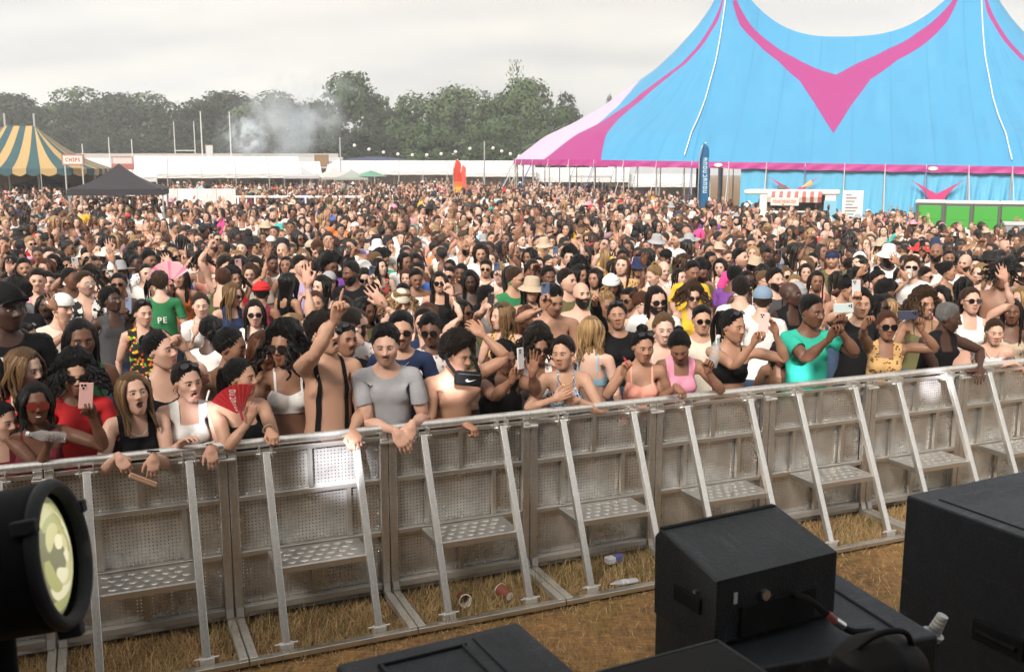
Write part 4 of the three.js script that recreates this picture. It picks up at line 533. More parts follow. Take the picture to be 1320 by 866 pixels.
    const list = [[left ? 3 : 5, wa - wf], [left ? 4 : 6, wf], [2, wh], [1, wc], [left ? 7 : 9, wl - ws], [left ? 8 : 10, ws], [0, Math.max(0, 1 - wa - wh - wc - wl)]].filter((q) => q[1] > 1e-4).sort((p, q) => q[1] - p[1]).slice(0, 4);
    const tot = list.reduce((s, q) => s + q[1], 0);
    list.forEach((q, j) => { m.wi[i * 4 + j] = q[0]; m.w[i * 4 + j] = q[1] / tot; });
  }
  return m;
}
const bodyCache = {};
const body = (kind, lod) => bodyCache[kind + lod] ??= bodyTemplate(kind, lod === 0 ? 0.0215 : lod === 1 ? 0.038 : 0.046, lod === 0 ? 0.06 : lod === 1 ? 0.09 : 0.13);

// hands: wrist at the origin, fingers along +y, palm towards +z, thumb at +x
const HANDS = { relax: [22, 32, 22], flat: [4, 7, 5], grip: [62, 78, 42], drape: [38, 22, 12], fist: [80, 95, 50], point: [78, 92, 50] };
const handCache = {};
function hand(pose, lod) {
  return handCache[pose + lod] ??= (() => {
    const cur = HANDS[pose], bones = [], rad = lod === 0 ? 1 : lod === 1 ? 1.12 : 1.3;
    const root = [[-0.031, 0.084], [-0.011, 0.092], [0.0105, 0.094], [0.031, 0.089]], len = [[0.032, 0.02, 0.018], [0.04, 0.026, 0.02], [0.044, 0.028, 0.021], [0.04, 0.025, 0.02]];
    for (let fi = 0; fi < 4; fi++) {
      let a = 0, p = [root[fi][0], root[fi][1], 0], straight = pose === 'point' && fi === 3, r = (fi === 0 ? 0.0078 : 0.0092) * rad;
      const spread = (fi - 1.5) * (pose === 'flat' ? 0.12 : 0.05);
      for (let j = 0; j < 3; j++) {
        a += (straight ? 4 : cur[j] * (0.9 + 0.12 * (3 - fi) * (pose === 'relax' ? -0.6 : 0.1)) + (pose === 'relax' ? fi * -2 + 6 : 0)) * Math.PI / 180;
        const L = len[fi][j], q = [p[0] + Math.sin(spread) * L * Math.cos(a), p[1] + Math.cos(a) * L, p[2] + Math.sin(a) * L];
        bones.push([p, q, r, r * 0.88]); p = q; r *= 0.9;
      }
    }
    const close = pose === 'grip' || pose === 'fist' || pose === 'point';
    const th = close ? [[0.026, 0.022, 0.006], [0.05, 0.052, 0.024], [0.034, 0.078, 0.046], [0.012, 0.086, 0.052]] : [[0.024, 0.02, 0.004], [0.05, 0.05, 0.012], [0.064, 0.082, 0.018], [0.068, 0.106, 0.022]];
    for (let j = 0; j < 3; j++) bones.push([th[j], th[j + 1], [0.016, 0.0115, 0.0095][j] * rad, [0.0115, 0.0098, 0.0075][j] * rad]);
    const f = (x, y, z) => {
      let d = cone(x, y, z, [0, -0.012, 0], [0, 0.02, 0], 0.024, 0.026);
      d = smin(d, ell(x, y, z, [0, 0.052, 0.001], [0.043, 0.056, 0.0165 * rad]), 0.02);
      for (const b of bones) d = smin(d, cone(x, y, z, b[0], b[1], b[2], b[3]), lod === 0 ? 0.006 : 0.004);
      return d;
    };
    const c = lod === 0 ? 0.0066 : lod === 1 ? 0.0115 : 0.015;
    return surfaceNets(f, range(-0.06, 0.09, c), range(-0.03, 0.2, c), range(-0.04, 0.11, c));
  })();
}

// heads: a signed distance field sampled outwards from its middle
function headField(o) {
  const jw = o.jaw ?? 1, nw = o.nose ?? 1, lip = o.lip ?? 1, open = o.open ?? 0, fm = o.fem ? 0.55 : 1, nl = o.fem ? 0.004 : 0;
  return (X, y, z) => {
    const x = Math.abs(X);
    let d = ell(x, y, z, [0, 0.034, -0.014], [0.0755, 0.087, 0.096]);
    d = smin(d, ell(x, y, z, [0, -0.026 - open * 0.012, 0.02], [0.06 * jw, 0.084 + open * 0.01, 0.07]), 0.04);
    d = smin(d, cone(x, y, z, [0.046 * jw, -0.058 - open * 0.012, -0.002], [0.012, -0.098 - open * 0.02, 0.058], 0.02, 0.018), 0.03);
    d = smin(d, ell(x, y, z, [0.042, -0.02, 0.054], [0.02, 0.022, 0.02]), 0.04); // cheek
    d = smin(d, ell(x, y, z, [0, -0.06 - open * 0.01, 0.046], [0.044, 0.04, 0.034]), 0.03);
    d = smin(d, cone(x, y, z, [0.006, 0.026, 0.084], [0.042, 0.024, 0.066], 0.01 - (1 - fm) * 0.006, 0.009 - (1 - fm) * 0.005), 0.018); // brow
    const eye = Math.hypot(x - 0.032, (y - 0.003) * 1.15, z - 0.099) - 0.0165;
    d = -smin(-d, eye, 0.016);
    d = smin(d, Math.hypot(x - 0.0315, y - 0.003, z - 0.0735) - 0.0135, 0.005);
    d = smin(d, cone(x, y, z, [0, 0.016, 0.086], [0, -0.026 + nl * 0.6, 0.1085 - nl], 0.0085 - nl * 0.4, (0.0125 - nl * 0.5) * Math.sqrt(nw)), 0.012);
    d = smin(d, ell(x, y, z, [0.0115 * nw, -0.031, 0.095], [0.009 * nw, 0.0075, 0.011]), 0.008);
    d = smin(d, cone(x, y, z, [0, -0.056 + open * 0.004, 0.0875], [0.019, -0.06, 0.078], 0.0065 * lip, 0.004), 0.008);
    d = smin(d, cone(x, y, z, [0, -0.07 - open * 0.024, 0.086], [0.016, -0.067 - open * 0.01, 0.079], 0.0075 * lip, 0.004), 0.008);
    if (open > 0.2) d = -smin(-d, ell(x, y, z, [0, -0.063 - open * 0.008, 0.09], [0.017, 0.009 * (1 + open), 0.022]), 0.006);
    d = smin(d, ell(x, y, z, [0.0765, -0.002, -0.014], [0.009, 0.031, 0.019]), 0.008);
    return d;
  };
}
function headRadius(f, dx, dy, dz) { let r = 0.17; for (let i = 0; i < 22; i++) { const d = f(dx * r, -0.005 + dy * r, dz * r); r -= d * 0.9; if (Math.abs(d) < 0.0004) break; } return r; }
const headCache = new Map();
function headMesh(o, lod) {
  const f = headField(o), nu = lod === 0 ? 46 : lod === 1 ? 24 : 18, nv = lod === 0 ? 40 : lod === 1 ? 20 : 15, pos = [], idx = [], rad = [], dir = [];
  for (let j = 0; j <= nv; j++) {
    const s = j / nv, phi = Math.PI * (s + 0.06 * Math.sin(2 * Math.PI * s) * 1.2);
    for (let i = 0; i < nu; i++) {
      const a = i / nu * 2 * Math.PI, th = a - 0.42 * Math.sin(a); // denser round the face at +z
      const dx = Math.sin(th) * Math.sin(phi), dy = Math.cos(phi), dz = Math.cos(th) * Math.sin(phi), r = headRadius(f, dx, dy, dz);
      pos.push(dx * r, -0.005 + dy * r, dz * r); rad.push(r); dir.push(dx, dy, dz);
    }
  }
  const at = (i, j) => j * nu + ((i % nu) + nu) % nu;
  for (let j = 0; j < nv; j++) for (let i = 0; i < nu; i++) { if (j > 0) idx.push(at(i, j), at(i, j + 1), at(i + 1, j)); if (j < nv - 1) idx.push(at(i + 1, j), at(i, j + 1), at(i + 1, j + 1)); }
  return { f, pos, idx, rad, dir, nu, nv, at };
}
// a little sheet of the face that follows its surface: eyes, brows, lips
function facePatch(f, outline, off, out, color, flat) {
  const zs = (x, y) => { let z = 0.14; for (let i = 0; i < 26; i++) { const d = f(x, y, z); z -= d * 0.85; if (Math.abs(d) < 0.0003 || z < 0.02) break; } return z + off; };
  const b = out.pos.length / 3, n = outline.length; let cx = 0, cy = 0;
  for (const [x, y] of outline) { cx += x / n; cy += y / n; }
  let cz = zs(cx, cy); if (flat) { cz = 0; for (const [x, y] of outline) cz += zs(x, y) / n; cz += 0.0035; } out.pos.push(cx, cy, cz); out.col.push(...color);
  for (const [x, y] of outline) { out.pos.push(x, y, zs(x, y)); out.col.push(...color); }
  for (let i = 0; i < n; i++) out.idx.push(b, b + 1 + (i + 1) % n, b + 1 + i);
}
const ring = (cx, cy, rx, ry, n = 8, k = 1) => { const o = []; for (let i = 0; i < n; i++) { const a = -i / n * 2 * Math.PI; o.push([cx + rx * Math.cos(a), cy + ry * Math.sign(Math.sin(a)) * Math.pow(Math.abs(Math.sin(a)), k)]); } return o; };
const tint = (c, k) => [c[0] * k[0], c[1] * k[1], c[2] * k[2]];

// ---------- hair
const HLINE = [[-0.12, -0.2], [-0.085, -0.2], [-0.07, -0.055], [-0.03, -0.04], [-0.012, -0.012], [0.012, 0.012], [0.04, 0.03], [0.066, 0.05], [0.08, 0.074], [0.1, 0.12], [0.2, 0.2]];
function hairMask(x, y, z, lift = 0) { y += 5.5 * x * x * (z > 0.02 ? 1 : 0) - 0.006 - lift + 0.009 * (noise3(x * 90 + 5, y * 30, z * 60) - 0.5); let i = 0; while (i < HLINE.length - 2 && HLINE[i + 1][0] < y) i++; const [y0, a] = HLINE[i], [y1, b] = HLINE[i + 1]; return lerp(a, b, clamp((y - y0) / (y1 - y0))) - z; }
function hairCap(h, thick, rough, lift, seed, maskFn) {
  const pos = [], idx = [], uv = [], map = new Int32Array(h.rad.length).fill(-1), ms = [];
  for (let i = 0; i < h.rad.length; i++) {
    const x = h.pos[i * 3], y = h.pos[i * 3 + 1], z = h.pos[i * 3 + 2]; ms[i] = maskFn ? maskFn(x, y, z) : hairMask(x, y, z, lift);
  }
  const put = (i) => {
    if (map[i] >= 0) return map[i];
    const dx = h.dir[i * 3], dy = h.dir[i * 3 + 1], dz = h.dir[i * 3 + 2], m = ms[i];
    const t = typeof thick === 'function' ? thick(dx, dy, dz) : thick;
    const az = Math.atan2(dx, -dz), nn = rough * ((fbm(dx * 16 + seed, dy * 16, dz * 16, 3) - 0.45) * 1.3 + (noise3(az * 9 + seed, dy * 3, seed) - 0.5) * 0.9);
    const r = h.rad[i] + (t + nn * t) * sstep(-0.002, t > 0.025 ? 0.022 : 0.05, m) + (m < 0 ? -0.004 : 0.0012);
    map[i] = pos.length / 3; pos.push(dx * r, -0.005 + dy * r, dz * r); uv.push(Math.atan2(dx, dz) * 3 + dy * 0.3, dy * 0.8);
    return map[i];
  };
  for (let q = 0; q < h.idx.length; q += 3) { const a = h.idx[q], b = h.idx[q + 1], c = h.idx[q + 2]; if (Math.max(ms[a], ms[b], ms[c]) > 0) idx.push(put(a), put(b), put(c)); }
  return { pos, idx, uv };
}
function addLock(out, pts, r0, r1, sides, seg, flat = 0.55) {
  const c = new THREE.CatmullRomCurve3(pts), base = out.pos.length / 3;
  for (let j = 0; j <= seg; j++) {
    const t = j / seg, p = c.getPoint(t), d = c.getTangent(t), o = V(p.x, 0, p.z).normalize(); if (o.lengthSq() < 0.1) o.set(0, 0, -1);
    const s = d.clone().cross(o).normalize(), n = s.clone().cross(d).normalize(), r = lerp(r0, r1, Math.pow(t, 1.4)) * (j === 0 ? 0.5 : 1) * (1 + 0.15 * Math.sin(j * 2.3 + r0 * 900));
    for (let i = 0; i < sides; i++) { const a = i / sides * 2 * Math.PI, q = p.clone().addScaledVector(s, Math.cos(a) * r).addScaledVector(n, Math.sin(a) * r * flat); out.pos.push(q.x, q.y, q.z); out.uv.push(i / sides * 0.4 + base * 0.0137, t * 0.6); }
  }
  for (let j = 0; j < seg; j++) for (let i = 0; i < sides; i++) { const a = base + j * sides + i, b = base + j * sides + (i + 1) % sides; out.idx.push(a, b, a + sides, b, b + sides, a + sides); }
  const e = base + seg * sides; for (let i = 1; i < sides - 1; i++) out.idx.push(e, e + i, e + i + 1);
}
// hair in head space; every style keeps clear of the face
function buildHair(style, h, lod, o) {
  if (style === 'bald') return null;
  const k = lod === 0 ? 0.72 : lod === 1 ? 0.32 : 0.22, sides = lod === 0 ? 5 : 4, seg = lod === 0 ? 8 : lod === 1 ? 5 : 4, sd = o.seed ?? R(0, 50), L = o.hairLen ?? 0.3;
  const surf = (az, y) => { const cy = clamp((y + 0.005) / 0.11, -0.97, 0.97), s = Math.sqrt(1 - cy * cy), r = headRadius(h.f, Math.sin(az) * s, cy, Math.cos(az) * s); return V(Math.sin(az) * s * r, -0.005 + cy * r, Math.cos(az) * s * r); };
  let out;
  if (style === 'fade' || style === 'buzz') out = hairCap(h, style === 'buzz' ? 0.003 : (x, y) => 0.004 + 0.014 * sstep(0.35, 0.8, y), 0.15, 0, sd);
  else if (style === 'short') out = hairCap(h, (x, y, z) => 0.01 + 0.018 * sstep(0.2, 0.9, y), 0.5, 0, sd);
  else if (style === 'afro') out = hairCap(h, (x, y, z) => (o.puff ?? 0.07) * (0.8 + 0.3 * y) * (z > 0.5 ? 0.75 : 1), 0.42, 0, sd);
  else if (style === 'curly') {
    out = hairCap(h, (x, y, z) => 0.035 + 0.02 * y, 0.55, 0, sd);
    const n = Math.round(90 * k);
    for (let i = 0; i < n; i++) {
      const az = lerp(0.55, 2 * Math.PI - 0.55, (i + R(-0.3, 0.3)) / n), y0 = R(-0.03, 0.095), p = surf(az, y0), d = V(p.x, p.y * 0.35 + 0.02, p.z).normalize(), pts = [p];
      const LL = L * R(0.55, 1), w = R(0.01, 0.02); let q = p.clone().addScaledVector(d, 0.035); const u = V(d.z, 0, -d.x);
      for (let j = 0; j < 6; j++) { pts.push(q.clone().addScaledVector(u, Math.sin(j * 2.1 + i) * w).addScaledVector(d, Math.cos(j * 2.1 + i) * w)); q.add(V(d.x * 0.022, -LL / 6, d.z * 0.022)); }
      addLock(out, pts, lod ? 0.021 : 0.0135, 0.007, sides, seg + 1, 0.9);
    }
  } else {
    const tight = style === 'pony' || style === 'bun' || style === 'updo' || style === 'braids' || style === 'twobuns';
    out = hairCap(h, style === 'braids' ? 0.007 : tight ? 0.012 : 0.014, tight ? 0.45 : 0.3, 0, sd);
    if (style === 'long' || style === 'wavy') {
      const n = Math.round((style === 'wavy' ? 64 : 54) * k), A0 = o.faceGap ?? 0.8;
      for (let i = 0; i < n; i++) {
        const az = lerp(A0, 2 * Math.PI - A0, (i + 0.5 + R(-0.4, 0.4)) / n), side = Math.sin(az), back = Math.cos(az) < -0.2, aa = az > Math.PI ? 2 * Math.PI - az : az, sgn = az > Math.PI ? -1 : 1, p0 = surf(sgn * lerp(0.12, 3.0, sstep(0.5, 3.0, aa)), 0.1 + 0.003 * Math.sin(i * 7)), p1 = surf(sgn * lerp(0.62, 3.1, (aa - 0.6) / 2.54), 0.066), p2 = surf(az, -0.012);
        const out1 = 0.016 + R(0, 0.008), e = (p, a, y) => V(p.x * (1 + a / 0.08), y ?? p.y, p.z * (1 + a / 0.09));
        const LL = L * R(0.82, 1.06), w = style === 'wavy' ? 0.016 : 0.005, ph = R(0, 6);
        const pts = [V(p0.x, p0.y + 0.012, p0.z), e(p1, out1), e(p2, out1 + 0.004)];
        const fx = side * 0.088 + (back ? 0 : 0), fz = back ? -0.075 + R(-0.012, 0.01) : Math.min(0.02, Math.cos(az) * 0.1 - 0.012);
        for (let j = 1; j <= 4; j++) { const t = j / 4, y = -0.05 - LL * t; pts.push(V(fx * (1 + 0.28 * t * (back ? 0.7 : 0.35)) + Math.sin(j * 1.9 + ph) * w, y, fz - (back ? 0.035 * sstep(0.1, 0.5, LL * t) : -0.055 * t * (o.frontHair ?? 1)) + Math.cos(j * 1.9 + ph) * w)); }
        addLock(out, pts, lod ? 0.028 : 0.0185, 0.006, sides, seg + 2, 0.5);
      }
    }
    if (tight && style !== 'braids' && lod < 2) {
      const n = Math.round(34 * k), tgt = style === 'bun' || style === 'twobuns' ? V(0, 0.115, -0.045) : style === 'pony' ? V(0, o.ponyY ?? 0.06, -0.1) : V(0, 0.06, -0.1);
      for (let i = 0; i < n; i++) { const az = lerp(-2.0, 2.0, (i + 0.5) / n), wob = R(0, 0.004), y0 = lerp(0.088, 0.0, clamp((Math.abs(az) - 0.35) / 1.4)), p = surf(az, y0 - 0.004 + R(-0.004, 0.004)), on = (q) => { const m1 = V(p.x, p.y, p.z).lerp(tgt, q).normalize(); return m1.clone().multiplyScalar(headRadius(h.f, m1.x, m1.y, m1.z) + 0.0125 + wob * Math.sin(q * 9 + i)).add(V(0, -0.005, 0)); }; addLock(out, [p, on(0.25), on(0.5), on(0.75), tgt.clone().add(V(R(-0.012, 0.012), R(-0.012, 0.012), 0))], lod ? 0.012 : 0.0085, 0.006, 4, 4, 0.5); }
    }
    if (style === 'pony') {
      const n = Math.round(16 * k) + 3, y0 = o.ponyY ?? 0.06;
      for (let i = 0; i < n; i++) { const a = R(-1, 1), w = R(-0.022, 0.022); addLock(out, [V(a * 0.012, y0, -0.095), V(a * 0.03, y0 + 0.02, -0.135), V(a * 0.05 + w, y0 - 0.08, -0.155 + w), V(a * 0.05 + w * 1.5, y0 - 0.08 - L * 0.5, -0.135 + w), V(a * 0.045 + w, y0 - 0.08 - L, -0.125)], lod ? 0.026 : 0.017, 0.005, sides, seg, 0.8); }
    }
    if (style === 'bun' || style === 'updo' || style === 'twobuns') {
      const cs = style === 'bun' ? [[0, 0.125, -0.045]] : style === 'updo' ? [[0, 0.06, -0.115]] : [[0.06, 0.11, -0.05], [-0.06, 0.11, -0.05]], br = style === 'twobuns' ? 0.034 : o.bunR ?? 0.045;
      for (const c of cs) { const n = Math.round(20 * k) + 5; for (let i = 0; i < n; i++) { const a = R(0, 6.28), b = R(0, 6.28), pts = []; for (let j = 0; j < 5; j++) { const t = j / 4 * 2.6; const q = V(Math.cos(t), Math.sin(t), 0).applyEuler(new THREE.Euler(a, b, 0)).multiplyScalar(br * 0.75); pts.push(q.add(V(...c))); } addLock(out, pts, lod ? 0.02 : 0.0125, 0.008, sides, seg - 1, 0.9); } }
    }
    if (style === 'braids') {
      const n = Math.round(34 * k) + 4;
      for (let i = 0; i < n; i++) { const az = lerp(0.85, 2 * Math.PI - 0.85, (i + 0.5) / n), p = surf(az, 0.02), LL = L * R(0.8, 1.1), b = Math.cos(az) < 0; addLock(out, [surf(az, 0.09), V(p.x * 1.12, 0.02, p.z * 1.12), V(p.x * 1.2, -0.1, p.z * (b ? 0.95 : 0.75)), V(p.x * 1.3, -0.1 - LL * 0.5, p.z * 0.95 + (b ? -0.02 : 0.03)), V(p.x * 1.3 + R(-0.02, 0.02), -0.1 - LL, p.z * 0.95 + (b ? -0.03 : 0.05))], lod ? 0.014 : 0.0085, 0.005, sides, seg, 1); }
    }
  }
  if (out && !['fade', 'buzz', 'afro', 'curly'].includes(style)) { // loose tufts and flyaways that break the outline
    const n = lod === 0 ? 46 : lod === 1 ? 22 : 12;
    for (let i = 0; i < n; i++) {
      const az = R(0.5, 2 * Math.PI - 0.5), y0 = R(0.02, 0.104), p = surf(az, y0); if (hairMask(p.x, p.y, p.z) < 0.01) continue;
      const d = V(p.x, p.y + 0.01, p.z).normalize(), dn = V(-p.x * 0.4 + R(-0.04, 0.04), -0.05, -p.z * 0.2 - 0.03).normalize(), L2 = style === 'short' ? R(0.018, 0.034) : R(0.02, 0.05), th = style === 'short' ? 0.02 : 0.01;
      addLock(out, [p.clone().addScaledVector(d, th * 0.6), p.clone().addScaledVector(d, th + 0.006).addScaledVector(dn, L2 * 0.4), p.clone().addScaledVector(d, th + R(0.002, 0.012)).addScaledVector(dn, L2)], lod === 0 ? 0.0075 : 0.011, 0.002, 3, 3, 0.6);
    }
  }
  return out;
}

// ---------- clothes: pieces of the body's own surface, let out and cut at their hems. c = {x, y, z, ax, t, front}
const top_ = {
  tee: (c) => Math.min(c.t > -0.5 ? 0.17 - c.t : 1, c.y - 0.9, Math.hypot(c.x * 0.9, (c.y - 1.5) * 1.1) - 0.088),
  longsleeve: (c) => Math.min(c.t > -0.5 ? 0.5 - c.t : 1, c.y - 0.92, Math.hypot(c.x * 0.9, (c.y - 1.5) * 1.1) - 0.085),
  tank: (c) => { const s = Math.max(-(c.y - 1.32), 0.03 - Math.abs(c.ax - 0.088)); return Math.min(c.y > 1.3 ? 0.02 - c.t : 0.055 - c.t, c.y - 0.92, Math.max(s, Math.min(1.35 - c.y, 0.02)), 0.128 - c.ax + (c.y < 1.28 ? 0.08 : 0)); },
  vest: (c) => { const s = Math.max(-(c.y - 1.34), 0.042 - Math.abs(c.ax - 0.1)); return Math.min(c.y > 1.3 ? 0.03 - c.t : 0.06 - c.t, c.y - 0.9, s, 0.15 - c.ax + (c.y < 1.28 ? 0.08 : 0)); },
  strap: (c) => { const s = (c.front ? 1.315 + 0.012 * Math.cos((c.ax - 0.085) * 40) : 1.25) - c.y; return Math.min(c.y > 1.3 ? 0.03 - c.t : 0.055 - c.t, c.y - 0.94, s, 0.14 - c.ax + (c.y < 1.28 ? 0.08 : 0)); },
  crop: (c) => Math.min(top_.tank(c), c.y - 1.165),
  bra: (c) => Math.min(top_.strap(c), c.y - 1.185 - (c.front ? 0 : 0.01)),
  bandeau: (c) => Math.min(c.y - 1.19, 1.315 - c.y, 0.05 - c.t),
  halter: (c) => { const s = 1.3 - c.y + 0.03 * Math.cos((c.ax - 0.07) * 30) * (c.front ? 1 : 0); return Math.min(c.y - 1.12, s, 0.045 - c.t, 0.135 - c.ax, c.front ? 1 : 1.2 - c.y); },
  strapless: (c) => Math.min(c.y - 0.94, 1.315 - c.y, 0.05 - c.t),
  offshoulder: (c) => Math.min(c.y - 0.93, 1.375 - c.y, c.t > -0.5 ? Math.min(0.16 - c.t, 1) : 1),
  suspenders: (c) => Math.min(0.014 - Math.abs(c.ax - 0.085), c.y - 0.96, 0.04 - c.t, 1.5 - c.y),
  openshirt: (c) => Math.min(c.t > -0.5 ? 0.2 - c.t : 1, c.y - 0.86, Math.hypot(c.x * 0.9, (c.y - 1.5) * 1.1) - 0.085, c.front ? c.ax - 0.045 : 1),
  cross: (c) => Math.min(0.014 - Math.abs(c.x * 0.8 + (c.y - 1.2) * 0.6), c.y - 0.95, 1.45 - c.y, 0.03 - c.t),
};
const bottom_ = {
  trousers: (c) => Math.min(0.985 - c.y, c.y - 0.1, 0.4 - c.ax), shorts: (c) => Math.min(0.985 - c.y, c.y - 0.52, 0.4 - c.ax), mini: (c) => Math.min(0.985 - c.y, c.y - 0.68, 0.4 - c.ax),
};
function loose(type) { return { tee: 0.013, longsleeve: 0.012, vest: 0.012, openshirt: 0.022, offshoulder: 0.014, trousers: 0.012, shorts: 0.014 }[type] ?? 0.006; }
function cutCloth(T, fn, type, seed) {
  const n = T.pos.length / 3, val = new Float32Array(n), c = {}, L = loose(type);
  for (let i = 0; i < n; i++) { c.x = T.pos[i * 3]; c.y = T.pos[i * 3 + 1]; c.z = T.pos[i * 3 + 2]; c.ax = Math.abs(c.x); c.t = T.t[i]; c.front = c.z > 0; val[i] = c.t > 0.22 && !['longsleeve'].includes(type) && type !== 'tee' && type !== 'openshirt' && type !== 'offshoulder' ? -1 : fn(c); }
  const pos = [], w = [], wi = [], uv = [], idx = [], vm = new Map();
  const emit = (i, j, t) => {
    const key = i < j ? i * 200003 + j : j * 200003 + i, kk = i === j ? -1 - i : key; if (vm.has(kk)) return vm.get(kk);
    const a = [0, 1, 2].map((q) => lerp(T.pos[i * 3 + q], T.pos[j * 3 + q], t)), nr = [0, 1, 2].map((q) => lerp(T.nrm[i * 3 + q], T.nrm[j * 3 + q], t));
    const tt = lerp(T.t[i], T.t[j], t); let o = 0.0045 + (tt > 0 ? L * 0.8 * sstep(0, 0.16, tt) : L * (0.35 + 0.65 * (1 - sstep(1.0, 1.3, a[1]))));
    if (L > 0.008) o += L * 1.5 * (fbm(a[0] * 13 + seed, a[1] * 9 + a[0] * 5, a[2] * 13 + seed, 3) - 0.42) * (0.5 + (a[1] < 1.3 ? 0.7 : 0));
    const id = pos.length / 3; pos.push(a[0] + nr[0] * o, a[1] + nr[1] * o * 0.4, a[2] + nr[2] * o); uv.push(a[0] + (nr[2] < 0 ? 0.5 : 0), a[1]);
    const src = t < 0.5 ? i : j; for (let q = 0; q < 4; q++) { wi.push(T.wi[src * 4 + q]); w.push(T.w[src * 4 + q]); }
    vm.set(kk, id); return id;
  };
  for (let q = 0; q < T.idx.length; q += 3) {
    const v = [T.idx[q], T.idx[q + 1], T.idx[q + 2]], poly = [];
    for (let e = 0; e < 3; e++) { const a = v[e], b = v[(e + 1) % 3]; if (val[a] > 0) poly.push(emit(a, a, 0)); if ((val[a] > 0) !== (val[b] > 0)) { const t = clamp(val[a] / (val[a] - val[b]), 0.02, 0.98); poly.push(a < b ? emit(a, b, t) : emit(b, a, 1 - t)); } }
    for (let e = 1; e < poly.length - 1; e++) idx.push(poly[0], poly[e], poly[e + 1]);
  }
  return { pos, idx, uv, w, wi };
}
// a shoulder strap: a narrow band over the body from the front hem, over the shoulder, to the back
function strapBand(T, sg, halter) {
  const pos = [], idx = [], uv = [], w = [], wi = [], n = 11;
  for (let i = 0; i <= n; i++) {
    const a = lerp(-0.42, halter ? 1.9 : Math.PI + 0.75, i / n), cx = sg * (halter ? lerp(0.078, 0.05, i / n) : 0.085), cy = 1.355, cz = -0.012, dy = Math.sin(a), dz = Math.cos(a); let r = 0.3;
    for (let k = 0; k < 24; k++) r -= T.f(cx, cy + dy * r, cz + dz * r) * 0.8;
    r += 0.004; for (const q of [-0.0075, 0.0075]) {
      const p = [cx + q, cy + dy * r, cz + dz * r]; pos.push(...p); uv.push(p[0], p[1]);
      let b = 0, bd = 9; for (let v = 0; v < T.pos.length / 3; v++) { const d = Math.abs(T.pos[v * 3] - p[0]) + Math.abs(T.pos[v * 3 + 1] - p[1]) + Math.abs(T.pos[v * 3 + 2] - p[2]); if (d < bd) { bd = d; b = v; } }
      for (let k = 0; k < 4; k++) { w.push(T.w[b * 4 + k]); wi.push(T.wi[b * 4 + k]); }
    }
    if (i < n) { const o = i * 2; idx.push(o, o + 1, o + 2, o + 1, o + 3, o + 2); }
  }
  return { pos, idx, uv, w, wi };
}
function geoOf(p) {
  const g = new THREE.BufferGeometry(); g.setAttribute('position', new THREE.Float32BufferAttribute(p.pos, 3)); g.setIndex(new THREE.BufferAttribute(Uint32Array.from(p.idx), 1));
  if (p.uv) g.setAttribute('uv', new THREE.Float32BufferAttribute(p.uv, 2)); if (p.col) g.setAttribute('color', new THREE.Float32BufferAttribute(p.col, 3));
  g.computeVertexNormals(); return g;
}

// ---------- a person. Coordinates of the pose are in body space: z forward, x to the person's left, feet at 0, 1.75 m tall before scaling
const SKIN = { fair: [0.6, 0.39, 0.305], light: [0.55, 0.335, 0.25], tan: [0.46, 0.265, 0.18], olive: [0.37, 0.2, 0.13], brown: [0.25, 0.128, 0.08], dark: [0.135, 0.06, 0.035], deep: [0.06, 0.028, 0.019], one: [1, 1, 1] };
const skinMat = new THREE.MeshPhysicalMaterial({ vertexColors: true, roughness: 0.5, specularIntensity: 0.7, sheen: 0.15, sheenColor: new THREE.Color(0.5, 0.3, 0.25), sheenRoughness: 0.5 });
skinMat.bumpMap = dataTex(128, 128, (u, v) => { const n = tnoise(u, v, 40, 40, 3) * 0.6 + tnoise(u, v, 90, 90, 5) * 0.4; return [n, n, n]; }, false); skinMat.bumpScale = 0.0006;
const hairTex = dataTex(256, 128, (u, v) => { const n = 0.5 * tnoise(u, v, 128, 3, 1) + 0.35 * tnoise(u, v, 60, 2, 2) + 0.15 * tnoise(u, v, 200, 20, 4), b = 0.45 + 0.75 * n; return [b, b, b]; });
const hairBump = dataTex(256, 128, (u, v) => { const n = 0.6 * tnoise(u, v, 128, 3, 1) + 0.4 * tnoise(u, v, 60, 2, 2); return [n, n, n]; }, false);
const HAIRC = { black: [0.0085, 0.007, 0.0065], darkbrown: [0.024, 0.014, 0.009], brown: [0.085, 0.042, 0.02], auburn: [0.14, 0.05, 0.022], blonde: [0.52, 0.32, 0.145], darkblonde: [0.27, 0.155, 0.07], grey: [0.3, 0.29, 0.28], pink: [0.6, 0.15, 0.25], red: [0.6, 0.02, 0.025] };
const matCache = {};
const hairMat = (c) => matCache['h' + c] ??= phys(HAIRC[c], 0.4, { map: hairTex, bumpMap: hairBump, bumpScale: 0.01, specularIntensity: 0.55 });
const CLOTH = { white: [0.74, 0.73, 0.71], cream: [0.66, 0.6, 0.5], black: [0.007, 0.007, 0.008], charcoal: [0.06, 0.06, 0.065], grey: [0.34, 0.34, 0.36], navy: [0.022, 0.035, 0.085], blue: [0.05, 0.13, 0.42], sky: [0.28, 0.52, 0.68], turquoise: [0.06, 0.44, 0.42], green: [0.035, 0.2, 0.08], mint: [0.03, 0.4, 0.29], olive: [0.13, 0.12, 0.055], yellow: [0.72, 0.44, 0.04], orange: [0.72, 0.2, 0.05], red: [0.58, 0.03, 0.035], burgundy: [0.16, 0.02, 0.035], pink: [0.72, 0.3, 0.42], peach: [0.8, 0.36, 0.28], hotpink: [0.7, 0.07, 0.28], purple: [0.2, 0.07, 0.33], lilac: [0.45, 0.36, 0.6], brown: [0.17, 0.09, 0.05], beige: [0.48, 0.38, 0.28], denim: [0.06, 0.1, 0.18], paledenim: [0.2, 0.28, 0.38] };
